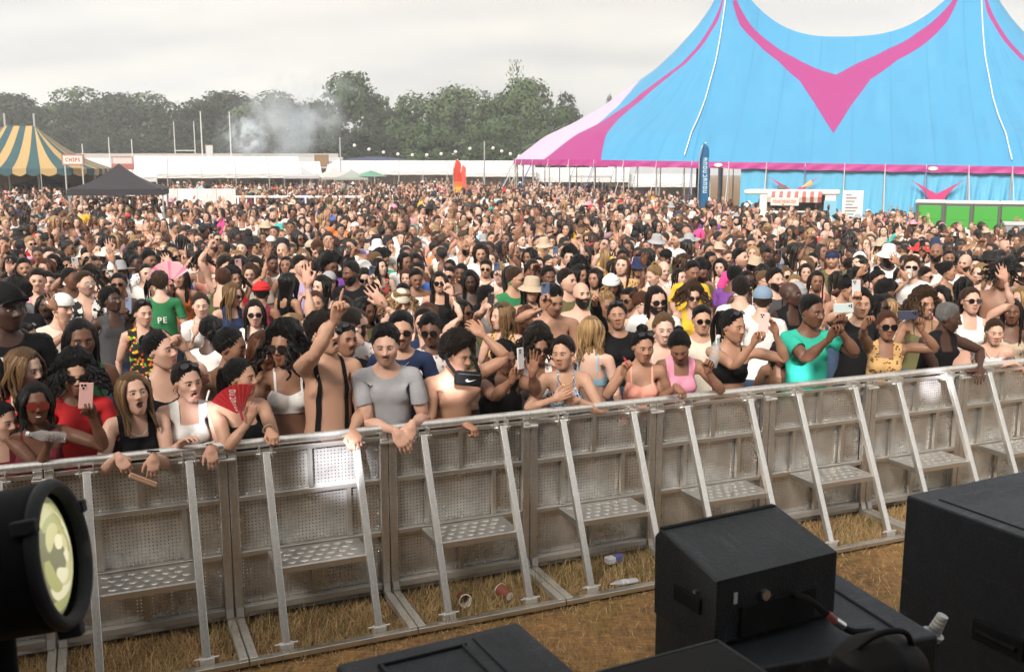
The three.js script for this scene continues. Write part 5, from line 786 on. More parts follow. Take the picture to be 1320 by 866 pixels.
const weave = dataTex(128, 128, (u, v) => { const n = 0.8 * tnoise(u, v, 64, 64, 7) + 0.2 * tnoise(u, v, 12, 12, 8); return [n, n, n]; }, false, [6, 6]);
const clothVary = dataTex(128, 128, (u, v) => { const n = 0.93 + 0.05 * tnoise(u, v, 64, 64, 17) + 0.03 * tnoise(u, v, 9, 9, 18); return [n, n, n]; }, true, [3, 3]);
const PRINT = {
  leopard: dataTex(256, 256, (u, v) => { let m = 0; for (let i = 0; i < 46; i++) { const cx = hash3(i, 1, 9), cy = hash3(i, 2, 9), r = 0.03 + 0.02 * hash3(i, 3, 9); let dx = Math.abs(u - cx), dy = Math.abs(v - cy); dx = Math.min(dx, 1 - dx); dy = Math.min(dy, 1 - dy); const d = Math.hypot(dx, dy * 1.2) * (0.8 + 0.5 * tnoise(u, v, 24, 24, i)); if (d < r && d > r * 0.5) m = 1; else if (d <= r * 0.5) m = Math.max(m, 0.45); } return m > 0.9 ? [0.1, 0.07, 0.05] : m > 0.3 ? [0.55, 0.36, 0.18] : [0.8, 0.64, 0.42]; }, true, [5, 5]),
  floral: dataTex(256, 256, (u, v) => { let c = [0.93, 0.91, 0.9]; for (let i = 0; i < 26; i++) { const cx = hash3(i, 1, 5), cy = hash3(i, 2, 5); let dx = u - cx, dy = v - cy; dx -= Math.round(dx); dy -= Math.round(dy); const a = Math.atan2(dy, dx), d = Math.hypot(dx, dy), r = 0.055 * (0.7 + 0.3 * Math.cos(5 * a + i)); if (d < r) c = d < 0.016 ? [0.9, 0.75, 0.3] : [[0.45, 0.25, 0.5], [0.25, 0.3, 0.55], [0.7, 0.3, 0.4]][i % 3]; } return c; }, true, [4, 4]),
  lei: dataTex(256, 256, (u, v) => { let c = [0.06, 0.06, 0.05]; for (let i = 0; i < 40; i++) { const cx = hash3(i, 1, 6), cy = hash3(i, 2, 6); let dx = u - cx, dy = v - cy; dx -= Math.round(dx); dy -= Math.round(dy); const a = Math.atan2(dy, dx), d = Math.hypot(dx, dy), r = 0.075 * (0.75 + 0.25 * Math.cos(5 * a + i)); if (d < r) c = d < 0.02 ? [0.95, 0.85, 0.3] : [[0.95, 0.8, 0.1], [0.85, 0.15, 0.12], [0.2, 0.6, 0.2], [0.95, 0.5, 0.1]][i % 4]; } return c; }, true, [5, 5]),
  paisley: dataTex(256, 256, (u, v) => { let n = tnoise(u, v, 14, 14, 3), m = Math.abs(Math.sin(n * 16)); return m > 0.75 ? [0.8, 0.86, 0.9] : [0.1, 0.22, 0.36]; }, true, [5, 5]),
  cow: dataTex(128, 128, (u, v) => { const n = tnoise(u, v, 7, 7, 31) * 0.7 + tnoise(u, v, 16, 16, 32) * 0.3; return n > 0.5 ? [0.93, 0.92, 0.9] : [0.04, 0.04, 0.05]; }, true, [4, 4]),
  stripe: dataTex(64, 64, (u, v) => (v * 8 % 1 > 0.5 ? [0.92, 0.92, 0.9] : [0.1, 0.13, 0.25]), true, [3, 3]),
  tropical: dataTex(256, 256, (u, v) => { const n = tnoise(u, v, 9, 9, 41), m = tnoise(u, v, 18, 18, 42); return n > 0.62 ? [0.85, 0.35, 0.3] : m > 0.6 ? [0.2, 0.45, 0.3] : n < 0.3 ? [0.9, 0.8, 0.5] : [0.12, 0.2, 0.35]; }, true, [4, 4]),
  camo: dataTex(256, 256, (u, v) => { const n = tnoise(u, v, 8, 8, 51), m = tnoise(u, v, 12, 12, 52); return n > 0.58 ? [0.35, 0.36, 0.22] : m > 0.6 ? [0.2, 0.17, 0.1] : n < 0.35 ? [0.5, 0.46, 0.32] : [0.27, 0.3, 0.18]; }, true, [3, 3]),
};
const clothMat = (c) => matCache['c' + c] ??= PRINT[c] ? std([0.85, 0.85, 0.85], 0.85, { map: PRINT[c], bumpMap: weave, bumpScale: 0.0004, side: THREE.DoubleSide }) : phys(CLOTH[c], 0.86, { map: clothVary, bumpMap: weave, bumpScale: 0.0004, specularIntensity: 0.35, sheen: 0.15, sheenColor: new THREE.Color(...CLOTH[c]), side: THREE.DoubleSide });
const lensMat = phys([0.008, 0.008, 0.01], 0.08, { clearcoat: 0.6 }), frameMat = std([0.02, 0.018, 0.018], 0.35), redLens = phys([0.2, 0.03, 0.02], 0.1, { clearcoat: 0.5 });
const goldMat = std([0.75, 0.5, 0.18], 0.25, { metalness: 1 }), silverMat = std([0.75, 0.75, 0.77], 0.25, { metalness: 1 });

const e3 = (x, y, z) => new THREE.Quaternion().setFromEuler(new THREE.Euler(x, y, z, 'YXZ'));
// glasses in head space
function glassesGeo(big, lod) {
  const l = [], n = lod === 0 ? 14 : 8, w = big ? 0.03 : 0.026, h = big ? 0.026 : 0.019;
  for (const s of [-1, 1]) {
    const sh = new THREE.Shape(); for (let i = 0; i <= n; i++) { const a = i / n * 2 * Math.PI, c = Math.cos(a), q = Math.sin(a), x = Math.sign(c) * Math.pow(Math.abs(c), 0.7) * w, y = Math.sign(q) * Math.pow(Math.abs(q), 0.75) * h; if (i) sh.lineTo(x, y); else sh.moveTo(x, y); }
    l.push(new THREE.ExtrudeGeometry(sh, { depth: 0.004, bevelEnabled: false }).rotateY(s * 0.2).translate(s * 0.034, 0.002, 0.098));
    l.push(bar(V(s * 0.06, 0.006, 0.092), V(s * 0.078, 0.004, -0.01), 0.003, 0.006));
  }
  l.push(bar(V(-0.012, 0.008, 0.104), V(0.012, 0.008, 0.104), 0.004, 0.004, V(0, 0, 1)));
  return merge(l);
}
const glassCache = {};
function hatGeo(kind, lod) {
  const s = lod === 0 ? 28 : 14, l = [];
  const dome = (ry, y0) => { const g = new THREE.SphereGeometry(1, s, Math.max(5, s >> 2), 0, Math.PI * 2, 0, Math.PI * 0.52); g.scale(0.094, ry, 0.113).translate(0, y0, -0.012); return g; };
  if (kind === 'cap' || kind === 'backcap') {
    l.push(dome(0.098, 0.05));
    const sh = new THREE.Shape(); sh.moveTo(-0.078, 0); sh.quadraticCurveTo(-0.075, 0.085, 0, 0.095); sh.quadraticCurveTo(0.075, 0.085, 0.078, 0); sh.quadraticCurveTo(0, 0.045, -0.078, 0);
    const g = new THREE.ExtrudeGeometry(sh, { depth: 0.005, bevelEnabled: false, curveSegments: 6 }).rotateX(Math.PI / 2 - 0.12).translate(0, 0.052, 0.062); const p = g.attributes.position; for (let i = 0; i < p.count; i++) p.setY(i, p.getY(i) - p.getX(i) ** 2 * 3); g.computeVertexNormals();
    l.push(g); const o = merge(l); if (kind === 'backcap') o.rotateY(Math.PI); else o.rotateX(-0.05); return o;
  }
  if (kind === 'beanie') { const g = dome(0.108, 0.03); g.scale(1.01, 1, 1.02); return g; }
  if (kind === 'turban') { for (let i = 0; i < 5; i++) { const g = new THREE.TorusGeometry(0.083 - i * i * 0.0035, 0.022, 6, s).rotateX(Math.PI / 2 + 0.12 * Math.sin(i * 2)).scale(1, 1, 1.18).translate(0, 0.045 + i * 0.018, -0.014); l.push(g); } l.push(dome(0.09, 0.05)); return merge(l); }
  const prof = kind === 'bucket' ? [[0.001, 0.155], [0.06, 0.153], [0.078, 0.14], [0.092, 0.06], [0.1, 0.052], [0.15, 0.012], [0.149, 0.009], [0.096, 0.046]] : [[0.001, 0.16], [0.05, 0.162], [0.08, 0.14], [0.094, 0.055], [0.12, 0.05], [0.185, 0.058], [0.184, 0.054], [0.094, 0.045]];
  return new THREE.LatheGeometry(prof.map(([x, y]) => new THREE.Vector2(x, y)), s).scale(1, 1, 1.15).translate(0, 0, -0.012);
}
let triCount = 0;
// o: kind (m f b), skin, head {at:[x,y,z] of the face's middle}, yaw, lean, twist, side, look [yaw, pitch, roll], arms {L, R}: {w: world point | b: body point, hand, palm, pole, up}, top, topc, bottom, bottomc, hair, hairc, ...
function person(o, parts) {
  const lod = o.lod ?? 0, T = body(o.kind ?? 'f', o.bodyLod ?? lod), skin = Array.isArray(o.skin) ? o.skin : SKIN[o.skin ?? 'tan'];
  const qc = e3(o.lean ?? 0, o.twist ?? 0, o.side ?? 0), qi = new THREE.Quaternion(), hipW = V(...REST.hip);
  const chest = (p) => p.clone().sub(hipW).applyQuaternion(qc).add(hipW);
  const look = o.look ?? [0, 0, 0], qh = e3(look[1], look[0], look[2]);
  const neck = chest(V(...REST.neck)), headC = neck.clone().add(V(0, 0.135, 0.022).applyQuaternion(qh));
  // scale and place so that the face's middle comes where it should
  let s = o.scale ?? 1, root = V(o.at?.[0] ?? 0, 0, o.at?.[1] ?? 0); const yaw = o.yaw ?? 0, qy = e3(0, yaw, 0);
  if (o.head) { const gy = o.gy ?? 0; s = (o.head[1] - gy) / headC.y; const h = headC.clone().multiplyScalar(s).applyQuaternion(qy); root = V(o.head[0] - h.x, gy, o.head[2] - h.z); }
  const qyi = qy.clone().invert(), toBody = (p) => V(...p).sub(root).applyQuaternion(qyi).multiplyScalar(1 / s);
  const Q = [qi, qc, qh], rest = [hipW, hipW, V(...REST.neck)], to = [hipW, hipW, neck], hands = [];
  for (const [side, bi] of [['L', 3], ['R', 5]]) {
    const sg = side === 'L' ? 1 : -1, a = (o.arms && o.arms[side]) ?? {}, S0 = V(sg * T.S[0], T.S[1], T.S[2]), rd = V(sg * AD[0], AD[1], 0);
    let target = a.w ? toBody(a.w) : a.b ? V(...a.b) : V(sg * 0.27, 0.9, 0.06);
    const S = chest(S0); const up = clamp((target.y - S.y) / 0.45); S.y += 0.045 * up; S.x -= sg * 0.02 * up; if (target.z > S.z + 0.2) S.z += 0.03;
    let d = target.clone().sub(S), L = d.length(); const max = (UA + FA) * 0.995; if (L > max) { d.multiplyScalar(max / L); L = max; } if (L < 0.13) { d.multiplyScalar(0.13 / L); L = 0.13; } target = S.clone().add(d);
    const cosA = clamp((UA * UA + L * L - FA * FA) / (2 * UA * L), -1, 1), dn = d.clone().normalize();
    const pole = V(...(a.pole ?? (up > 0.4 ? [sg * 1, -0.2, 0.35] : [sg * 0.55, -1, -0.7]))); pole.addScaledVector(dn, -pole.dot(dn)).normalize();
    const E = S.clone().addScaledVector(dn, UA * cosA).addScaledVector(pole, UA * Math.sqrt(1 - cosA * cosA));
    const d1 = E.clone().sub(S).normalize(), d2 = target.clone().sub(E).normalize();
    Q[bi] = new THREE.Quaternion().setFromUnitVectors(rd, d1); rest[bi] = S0; to[bi] = S;
    Q[bi + 1] = new THREE.Quaternion().setFromUnitVectors(rd, d2); rest[bi + 1] = S0.clone().addScaledVector(rd, UA); to[bi + 1] = E;
    const hd = a.dir ? V(...a.dir).normalize() : d2.clone(); const palm = V(...(a.palm ?? [-sg * 0.8, 0, 0.3])); palm.addScaledVector(hd, -palm.dot(hd)).normalize();
    const x = hd.clone().cross(palm).normalize(); // thumb side for a right-handed frame
    hands.push({ pose: a.hand ?? 'relax', at: target, y: hd, z: palm, x, flip: sg > 0 ? -1 : 1, sc: (o.kind === 'f' ? 0.92 : 1.03), a });
  }
  const st = o.stance ?? 0.02;
  for (const [sg, bi] of [[1, 7], [-1, 9]]) { const p0 = V(sg * 0.09, 0.92, 0), p1 = V(sg * 0.098, 0.5, 0.006); Q[bi] = e3(0, 0, sg * st); rest[bi] = p0; to[bi] = p0; Q[bi + 1] = e3(0, 0, sg * st * 0.5); rest[bi + 1] = p1; to[bi + 1] = p1.clone().sub(p0).applyQuaternion(Q[bi]).add(p0); }
  const v = V(0, 0, 0), acc = V(0, 0, 0);
  const pose = (pos, w, wi) => {
    const n = pos.length / 3, r = new Float32Array(n * 3);
    for (let i = 0; i < n; i++) { acc.set(0, 0, 0); for (let q = 0; q < 4; q++) { const ww = w[i * 4 + q]; if (!ww) continue; const b = wi[i * 4 + q]; v.set(pos[i * 3], pos[i * 3 + 1], pos[i * 3 + 2]).sub(rest[b]).applyQuaternion(Q[b]).add(to[b]); acc.addScaledVector(v, ww); } r[i * 3] = acc.x; r[i * 3 + 1] = acc.y; r[i * 3 + 2] = acc.z; }
    return r;
  };
  // body, head, face and hands in one mesh
  const out = { pos: Array.from(pose(T.pos, T.w, T.wi)), idx: Array.from(T.idx), col: [], uv: [] };
  const fl = (o.seed ?? rnd() * 90), redder = [1.04, 0.93, 0.9];
  for (let i = 0; i < T.pos.length / 3; i++) { const n = 0.94 + 0.12 * fbm(T.pos[i * 3] * 9 + fl, T.pos[i * 3 + 1] * 9, T.pos[i * 3 + 2] * 9, 2); out.col.push(skin[0] * n, skin[1] * n, skin[2] * n); }
  const ho = { fem: o.kind === 'f', jaw: o.jaw ?? (o.kind === 'f' ? R(0.82, 0.93) : R(0.98, 1.1)), nose: o.nose ?? R(0.85, 1.25), lip: o.lip ?? (o.kind === 'f' ? R(1.05, 1.5) : R(0.85, 1.25)), open: o.open ?? 0 };
  const H = o.headMesh ?? headMesh(ho, lod), hs = o.kind === "f" ? 1.03 : 1.01;
  const hp = (arr) => { const r = []; for (let i = 0; i < arr.length; i += 3) { v.set(arr[i] * hs, arr[i + 1] * hs, arr[i + 2] * hs).applyQuaternion(qh).add(headC); r.push(v.x, v.y, v.z); } return r; };
  const app = (pos, idx, col) => { const b = out.pos.length / 3; for (const p of pos) out.pos.push(p); for (const i of idx) out.idx.push(i + b); for (const c of col) out.col.push(c); };
  { const col = []; for (let i = 0; i < H.pos.length; i += 3) { const x = Math.abs(H.pos[i]), y = H.pos[i + 1], z = H.pos[i + 2], ck = Math.exp(-(((x - 0.042) / 0.02) ** 2 + ((y + 0.022) / 0.02) ** 2)) * (z > 0.03 ? 1 : 0); const st = o.beard ? sstep(-0.03, -0.05, y - 0.25 * Math.max(0, x - 0.02)) * sstep(-0.02, 0.02, z) * 0.3 * (0.6 + 0.8 * fbm(x * 60, y * 60, z * 60 + fl, 2)) : 0; const n = (0.97 + 0.08 * fbm(x * 30 + fl, y * 30, z * 30, 2)) * (1 - st); col.push(skin[0] * n * lerp(1, redder[0], ck), skin[1] * n * lerp(1, redder[1], ck), skin[2] * n * lerp(1, redder[2], ck)); } app(hp(H.pos), H.idx, col); }
  const fp = { pos: [], idx: [], col: [] }, lite = lod > 0, hcol = HAIRC[o.browc ?? o.hairc ?? 'black'] ?? HAIRC.black, one = o.skin === 'one';
  const abs = (c) => one ? c.map((x) => x / 0.3) : c, brow = abs([Math.min(hcol[0], 0.16) * 0.9, Math.min(hcol[1], 0.1) * 0.9, Math.min(hcol[2], 0.07) * 0.9]);
  const lipc = tint(skin, o.kind === 'f' ? [0.78, 0.42, 0.44] : [0.78, 0.58, 0.56]);
  for (const sg of [-1, 1]) {
    const rv = (l) => sg < 0 ? l.map(([x, y]) => [-x, y]).reverse() : l;
    if (!lite) {
      facePatch(H.f, rv(ring(0.0318, 0.002, 0.0162, 0.0068, 12, 0.8)), 0.0008, fp, abs([0.03, 0.018, 0.014]));
      if (!o.shut) { facePatch(H.f, rv(ring(0.0318, 0.0012, 0.0142, 0.0044, 10, 0.9)), 0.0016, fp, abs([0.62, 0.57, 0.54])); facePatch(H.f, rv(ring(0.0318 + (o.gaze ?? 0) * sg * 0.004, 0.0014, 0.0054, 0.0047, 8)), 0.0024, fp, abs([0.025, 0.014, 0.01])); }
      facePatch(H.f, rv([[0.014, 0.017], [0.03, 0.0195], [0.05, 0.0145], [0.05, 0.018], [0.032, 0.0255], [0.0135, 0.0225]].reverse()), 0.0018, fp, brow);
    } else {
      facePatch(H.f, rv(ring(0.0318, 0.002, 0.0165, 0.0072, 6, 0.8)), 0.002, fp, abs([0.05, 0.03, 0.024]));
      facePatch(H.f, rv([[0.013, 0.016], [0.05, 0.0145], [0.05, 0.019], [0.03, 0.0262], [0.013, 0.023]].reverse()), 0.003, fp, brow);
    }
  }
  const op = ho.open, my = -0.0625 - op * 0.006;
  facePatch(H.f, ring(0, my + 0.005, 0.0235, 0.0055, lite ? 6 : 12, 0.7), 0.0012, fp, lipc);
  facePatch(H.f, ring(0, my - 0.006 - op * 0.013, 0.0195, 0.007, lite ? 6 : 12, 0.7), 0.0012, fp, lipc);
  if (op > 0.15) facePatch(H.f, ring(0, my - op * 0.006, 0.0165, 0.0045 + 0.009 * op, 10, 0.8), 0.0026, fp, abs([0.03, 0.008, 0.008]), true);
  else facePatch(H.f, ring(0, my, 0.019, 0.0012, lite ? 4 : 8), 0.0032, fp, tint(skin, [0.3, 0.2, 0.2]));
  if (o.beard) { const bc = abs(tint(HAIRC[o.beardc ?? o.hairc ?? 'black'], [1.2, 1.2, 1.2])); facePatch(H.f, [[-0.026, -0.058], [-0.012, -0.046], [0, -0.0475], [0.012, -0.046], [0.026, -0.058], [0.012, -0.0515], [0, -0.0525], [-0.012, -0.0515]].reverse(), 0.0022, fp, bc); }
  if (o.smile) facePatch(H.f, ring(0, my - 0.001, 0.016, 0.0042, 10, 0.8), 0.0036, fp, abs([0.7, 0.66, 0.6]));
  app(hp(fp.pos), fp.idx, fp.col);
  for (const h of hands) {
    const g = hand(h.pose, o.handLod ?? lod), pos = [], f = h.flip; // palm at +z, thumb at +x (mirrored for the other hand)
    for (let i = 0; i < g.pos.length; i += 3) { v.set(0, 0, 0).addScaledVector(h.x, g.pos[i] * f * h.sc).addScaledVector(h.y, g.pos[i + 1] * h.sc).addScaledVector(h.z, g.pos[i + 2] * h.sc).add(h.at); pos.push(v.x, v.y, v.z); }
    let idx = g.idx; if (f < 0) { idx = Array.from(idx); for (let i = 0; i < idx.length; i += 3) { const t = idx[i]; idx[i] = idx[i + 1]; idx[i + 1] = t; } }
    const c = tint(skin, [1.02, 0.96, 0.94]), col = []; for (let i = 0; i < pos.length / 3; i++) col.push(...c);
    app(pos, idx, col);
  }
  for (let i = 0; i < out.pos.length; i += 3) out.uv.push(out.pos[i] * 4 + out.pos[i + 2] * 3, out.pos[i + 1] * 4);
  const res = { root, s, yaw, hands, headC, qh, hs, q: qy, list: [['body', geoOf(out), skinMat]] };
  const inHead = (p) => geoOf({ pos: hp(p.pos), idx: p.idx, uv: p.uv });
  const hat = o.hat && o.hat !== 'none';
  if (o.hair && o.hair !== 'bald') {
    const hr = buildHair(o.hair, H, lod, o);
    if (hr) { if (hat && o.hat !== 'headband') for (let i = 0; i < hr.pos.length; i += 3) if (hr.pos[i + 1] > 0.05) { const k = 0.05 / hr.pos[i + 1] * 0.2 + 0.8, L = Math.hypot(hr.pos[i], hr.pos[i + 2]); hr.pos[i + 1] = Math.min(hr.pos[i + 1], 0.125); if (L > 0.088) { hr.pos[i] *= 0.088 / L * k + (1 - k); hr.pos[i + 2] *= 0.088 / L; } } res.list.push(['hair', inHead(hr), o.hairMatOverride ?? hairMat(o.hairc ?? 'black')]); }
  }
  if (o.beard === 2) { const b = hairCap(H, 0.01, 0.3, 0, fl, (x, y, z) => Math.min(-0.045 - y + 0.5 * Math.max(0, Math.abs(x) - 0.03), z + 0.005, Math.hypot(x / 0.026, (y + 0.064) / 0.013) * 0.02 - 0.019 + (y < -0.08 ? 0.02 : 0)) + 0); if (b.idx.length) res.list.push(['beard', inHead(b), hairMat(o.beardc ?? o.hairc ?? 'black')]); }
  const rigid = (g) => { const q = g.clone(); q.scale(hs, hs, hs).applyQuaternion(qh).translate(headC.x, headC.y, headC.z); return q; };
  if (o.glasses) { const g = (glassCache[o.glasses + lod] ??= glassesGeo(o.glasses === 'big', lod)); res.list.push([o.glasses === 'clear' ? 'glasses' : 'sunglasses', rigid(o.glasses === 'head' ? g.clone().rotateX(-0.9).translate(0, 0.037, -0.006) : g), o.glassMat ?? lensMat]); }
  if (hat) res.list.push([o.hat === 'turban' ? 'headwrap' : o.hat === 'backcap' ? 'cap' : o.hat === 'brim' ? 'sun_hat' : o.hat === 'bucket' ? 'bucket_hat' : o.hat, rigid(glassCache['hat' + o.hat + lod] ??= hatGeo(o.hat, lod)), clothMat(o.hatc ?? 'black')]);
  if (o.earrings) { const l = [-1, 1].map((q) => new THREE.TorusGeometry(0.016, 0.0022, 5, 12).rotateY(Math.PI / 2).translate(q * 0.083, -0.05, -0.012)); for (const g of l) res.list.push(['earring', rigid(g), goldMat]); }
  const wear = (name, fn, type, mat) => { if (!fn) return; const c = cutCloth(T, fn, type, fl); if (!c.idx.length) return; if (['strap', 'bra', 'halter'].includes(type)) for (const sg of [-1, 1]) { const r = (T['band' + sg + (type === 'halter')] ??= strapBand(T, sg, type === 'halter')), b = c.pos.length / 3; c.pos.push(...r.pos); c.uv.push(...r.uv); c.w.push(...r.w); c.wi.push(...r.wi); for (const i of r.idx) c.idx.push(i + b); } res.list.push([name, geoOf({ pos: pose(c.pos, c.w, c.wi), idx: c.idx, uv: c.uv }), mat]); };
  if (o.top && o.top !== 'none') wear('top', top_[o.top], o.top, o.topMat ?? clothMat(o.topc ?? 'black'));
  if (o.extra) wear(o.extra === 'cross' ? 'bag_strap' : o.extra, top_[o.extra], o.extra, clothMat(o.extrac ?? 'black'));
  const bt = o.bottom ?? (o.kind === 'f' ? 'shorts' : 'trousers');
  wear(bt, bottom_[bt], bt, clothMat(o.bottomc ?? 'denim'));
  if (o.chain) res.list.push(['necklace', (() => { const p = []; for (let i = 0; i <= 10; i++) { const a = lerp(-2.2, 2.2, i / 10), q = chest(V(Math.sin(a) * 0.066, 1.455 - 0.055 * Math.cos(a * 0.6) * Math.max(0, Math.cos(a)) - 0.02, Math.cos(a) * 0.07 + 0.015 + 0.028 * Math.max(0, Math.cos(a)))); p.push(q); } return tube(p, 0.003, 20, 4); })(), o.chain === 'gold' ? goldMat : silverMat]);
  if (o.bracelet) for (const hd of res.hands) { const g = new THREE.TorusGeometry(0.033, 0.006, 6, 14).rotateX(Math.PI / 2).applyMatrix4(new THREE.Matrix4().makeBasis(hd.x.clone(), hd.y.clone(), hd.z.clone())); const p = hd.at.clone().addScaledVector(hd.y, -0.03); res.list.push(['bracelet', g.translate(p.x, p.y, p.z), clothMat(o.bracelet)]); break; }
  res.handWorld = (k, along = 0.09, outw = 0.03) => { const h = hands[k], p = h.at.clone().addScaledVector(h.y, along * h.sc).addScaledVector(h.z, outw * h.sc).multiplyScalar(s).applyQuaternion(qy).add(root); return { p, x: h.x.clone().multiplyScalar(h.flip).applyQuaternion(qy), y: h.y.clone().applyQuaternion(qy), z: h.z.clone().applyQuaternion(qy) }; };
  for (const l of res.list) triCount += (l[1].index ? l[1].index.count : l[1].attributes.position.count) / 3;
  return res;
}
function addPerson(o) {
  const r = person(o), g = thing('person', o.label, 'person', o.group);
  g.position.copy(r.root); g.rotation.y = r.yaw; g.scale.setScalar(r.s);
  for (const [n, geo, mat] of r.list) mesh(n, geo, mat, g);
  return r;
}
// ---------- things in hands
const phoneGlass = phys([0.01, 0.011, 0.014], 0.06, { clearcoat: 1 });
function phone(at, label, color, fwd, upv, name = 'phone') { // its back looks along fwd
  const t = thing(name, label, 'phone'), z = fwd.clone().normalize(), x = upv.clone().cross(z).normalize(), y = z.clone().cross(x); t.position.copy(at); t.quaternion.setFromRotationMatrix(new THREE.Matrix4().makeBasis(x, y, z));
  const b = std(color, 0.35); mesh('case', rbox(0.076, 0.152, 0.009, 0.004), b, t); mesh('screen', box(0.068, 0.142, 0.001, 0, 0, -0.0052), phoneGlass, t);
  const c = mesh('camera_bump', rbox(0.034, 0.036, 0.003, 0.001, -0.016, 0.052, 0.0055), b, t); for (const [a, d] of [[-0.024, 0.06], [-0.008, 0.06], [-0.016, 0.044]]) mesh('camera_lens', new THREE.CylinderGeometry(0.0065, 0.0065, 0.003, 12).rotateX(Math.PI / 2).translate(a, d, 0.0078), phoneGlass, c);
  return t;
}
const toCam = (p) => camera.position.clone().sub(p).normalize();
function cup(at, label, color = [0.8, 0.79, 0.76], k = 1) { const t = thing('drink_cup', label, 'cup', 'drinks held in the crowd'); t.position.copy(at); t.scale.setScalar(k); const m = std(color, 0.6, { side: THREE.DoubleSide }); mesh('wall', new THREE.LatheGeometry([[0.026, -0.055], [0.04, 0.055], [0.042, 0.056], [0.0385, 0.05], [0.025, -0.05], [0.001, -0.05]].map(([a, b]) => new THREE.Vector2(a, b)), 18), m, t); mesh('rim', new THREE.TorusGeometry(0.0405, 0.0028, 6, 18).rotateX(Math.PI / 2).translate(0, 0.055, 0), m, t); return t; }
function printOn(geoParent, text, w, h, fg, y, back) { const tx = canvasTex(256, Math.round(256 * h / w), (c, W, H) => { c.clearRect(0, 0, W, H); c.fillStyle = fg; c.font = 'bold ' + Math.round(H * 0.95) + 'px sans-serif'; c.textAlign = 'center'; c.textBaseline = 'middle'; c.fillText(text, W / 2, H / 2, W); }); const g = new THREE.PlaneGeometry(w, h, 12, 1), p = g.attributes.position; for (let i = 0; i < p.count; i++) p.setZ(i, -3.2 * p.getX(i) ** 2); g.computeVertexNormals(); g.translate(0, y, 0.163); if (back) g.rotateY(Math.PI); mesh('print', g, std([0.85, 0.85, 0.85], 0.8, { map: tx, transparent: true }), geoParent); }

// ---------- people along the barrier
const heroSpots = [];
function hero(o) { const g = { lod: 0, gy: 0.008, yaw: 0.3, seed: heroSpots.length * 3.7 + 1, ...o }; if (!g.arms) g.arms = {}; if (g.group === rowB) { g.bodyLod = 1; g.handLod = 1; } const r = addPerson(g); heroSpots.push([g.head[0], g.head[1], g.head[2]]); r.obj = scene.children[scene.children.length - 1]; return r; }
const rowA = 'people leaning on the barrier', rowB = 'people packed behind the barrier row';
hero({ label: 'person with black ponytail and pale top turned away beside the stage lamp', group: rowA, head: [-3.04, 1.421, -5.7], kind: 'f', skin: 'light', hair: 'pony', top: 'tank', topc: 'burgundy', look: [0.9, 0.1, 0], lean: 0.12, open: 0.5 });
{ const r = hero({ label: 'person in red tinted glasses and dark strap top holding up a pink phone', group: rowA, head: [-2.838, 1.525, -5.721], kind: 'f', skin: 'dark', hair: 'long', hairLen: 0.1, hairc: 'black', top: 'strap', topc: 'burgundy', glasses: 'big', glassMat: redLens, look: [0.25, 0, -0.05], smile: 1, lean: 0.1, arms: { L: { w: [-2.478, 1.472, -5.648], hand: 'grip', palm: [0, 0, 1], pole: [1, -0.8, 0.2] }, R: { w: [-2.696, 1.336, -5.543], hand: 'grip', palm: [0, -1, 0.2] } }, earrings: 1 });
  phone(V(-2.481, 1.602, -5.592), 'pink phone with three lenses held up before the red jacket', [0.62, 0.36, 0.33], toCam(V(-2.482, 1.593, -5.592)), V(0.12, 1, 0));
  const b = thing('water_bottle', 'clear plastic bottle held over the barrier by red tinted glasses person', 'bottle'); b.position.set(-2.659, 1.393, -5.472); b.rotation.set(0.3, 0.4, 1.2); mesh('shell', new THREE.LatheGeometry([[0.001, -0.09], [0.03, -0.09], [0.032, -0.03], [0.028, 0], [0.032, 0.04], [0.012, 0.09], [0.012, 0.105], [0.001, 0.106]].map(([x, y]) => new THREE.Vector2(x, y)), 18), phys([0.92, 0.94, 0.95], 0.12, { transmission: 0.85 }), b); mesh('cap', new THREE.CylinderGeometry(0.014, 0.014, 0.016, 12).translate(0, 0.112, 0), whitePaint, b); }
hero({ label: 'person in a bright red jacket and dark sunglasses with black curls', group: rowA, head: [-2.771, 1.611, -6.121], kind: 'f', skin: 'tan', hair: 'curly', hairLen: 0.16, top: 'longsleeve', topc: 'red', glasses: 'dark', look: [0.2, 0.1, 0], bottomc: 'black' });
{ const r = hero({ label: 'person with long dark blonde hair shouting, in a black vest top', group: rowA, head: [-2.329, 1.546, -5.919], kind: 'f', skin: 'light', hair: 'long', hairc: 'darkblonde', hairLen: 0.2, top: 'tank', topc: 'black', open: 1, yaw: 0.5, look: [0.15, -0.12, 0.06], lean: 0.26, arms: { R: { w: [-2.341, 1.22, -5.652], hand: 'grip', palm: [0.3, -0.8, -0.3], dir: [0.35, -0.7, 0.5] }, L: { w: [-2.156, 1.203, -5.71], hand: 'drape', palm: [0, -0.5, -1], dir: [-0.1, -1, 0.25] } }, chain: 'silver', bracelet: 'black' });
  const f = thing('folded_paper', 'folded tan paper fan gripped over the barrier rail', 'paper'); f.position.set(-2.19, 1.085, -5.608); f.rotation.set(0.2, 0.4, 0.95); mesh('sheet', rbox(0.02, 0.17, 0.03, 0.006), std([0.5, 0.3, 0.2], 0.8), f); mesh('fold', rbox(0.006, 0.168, 0.026, 0.002, 0.014, 0, 0), std([0.42, 0.24, 0.16], 0.8), f); }
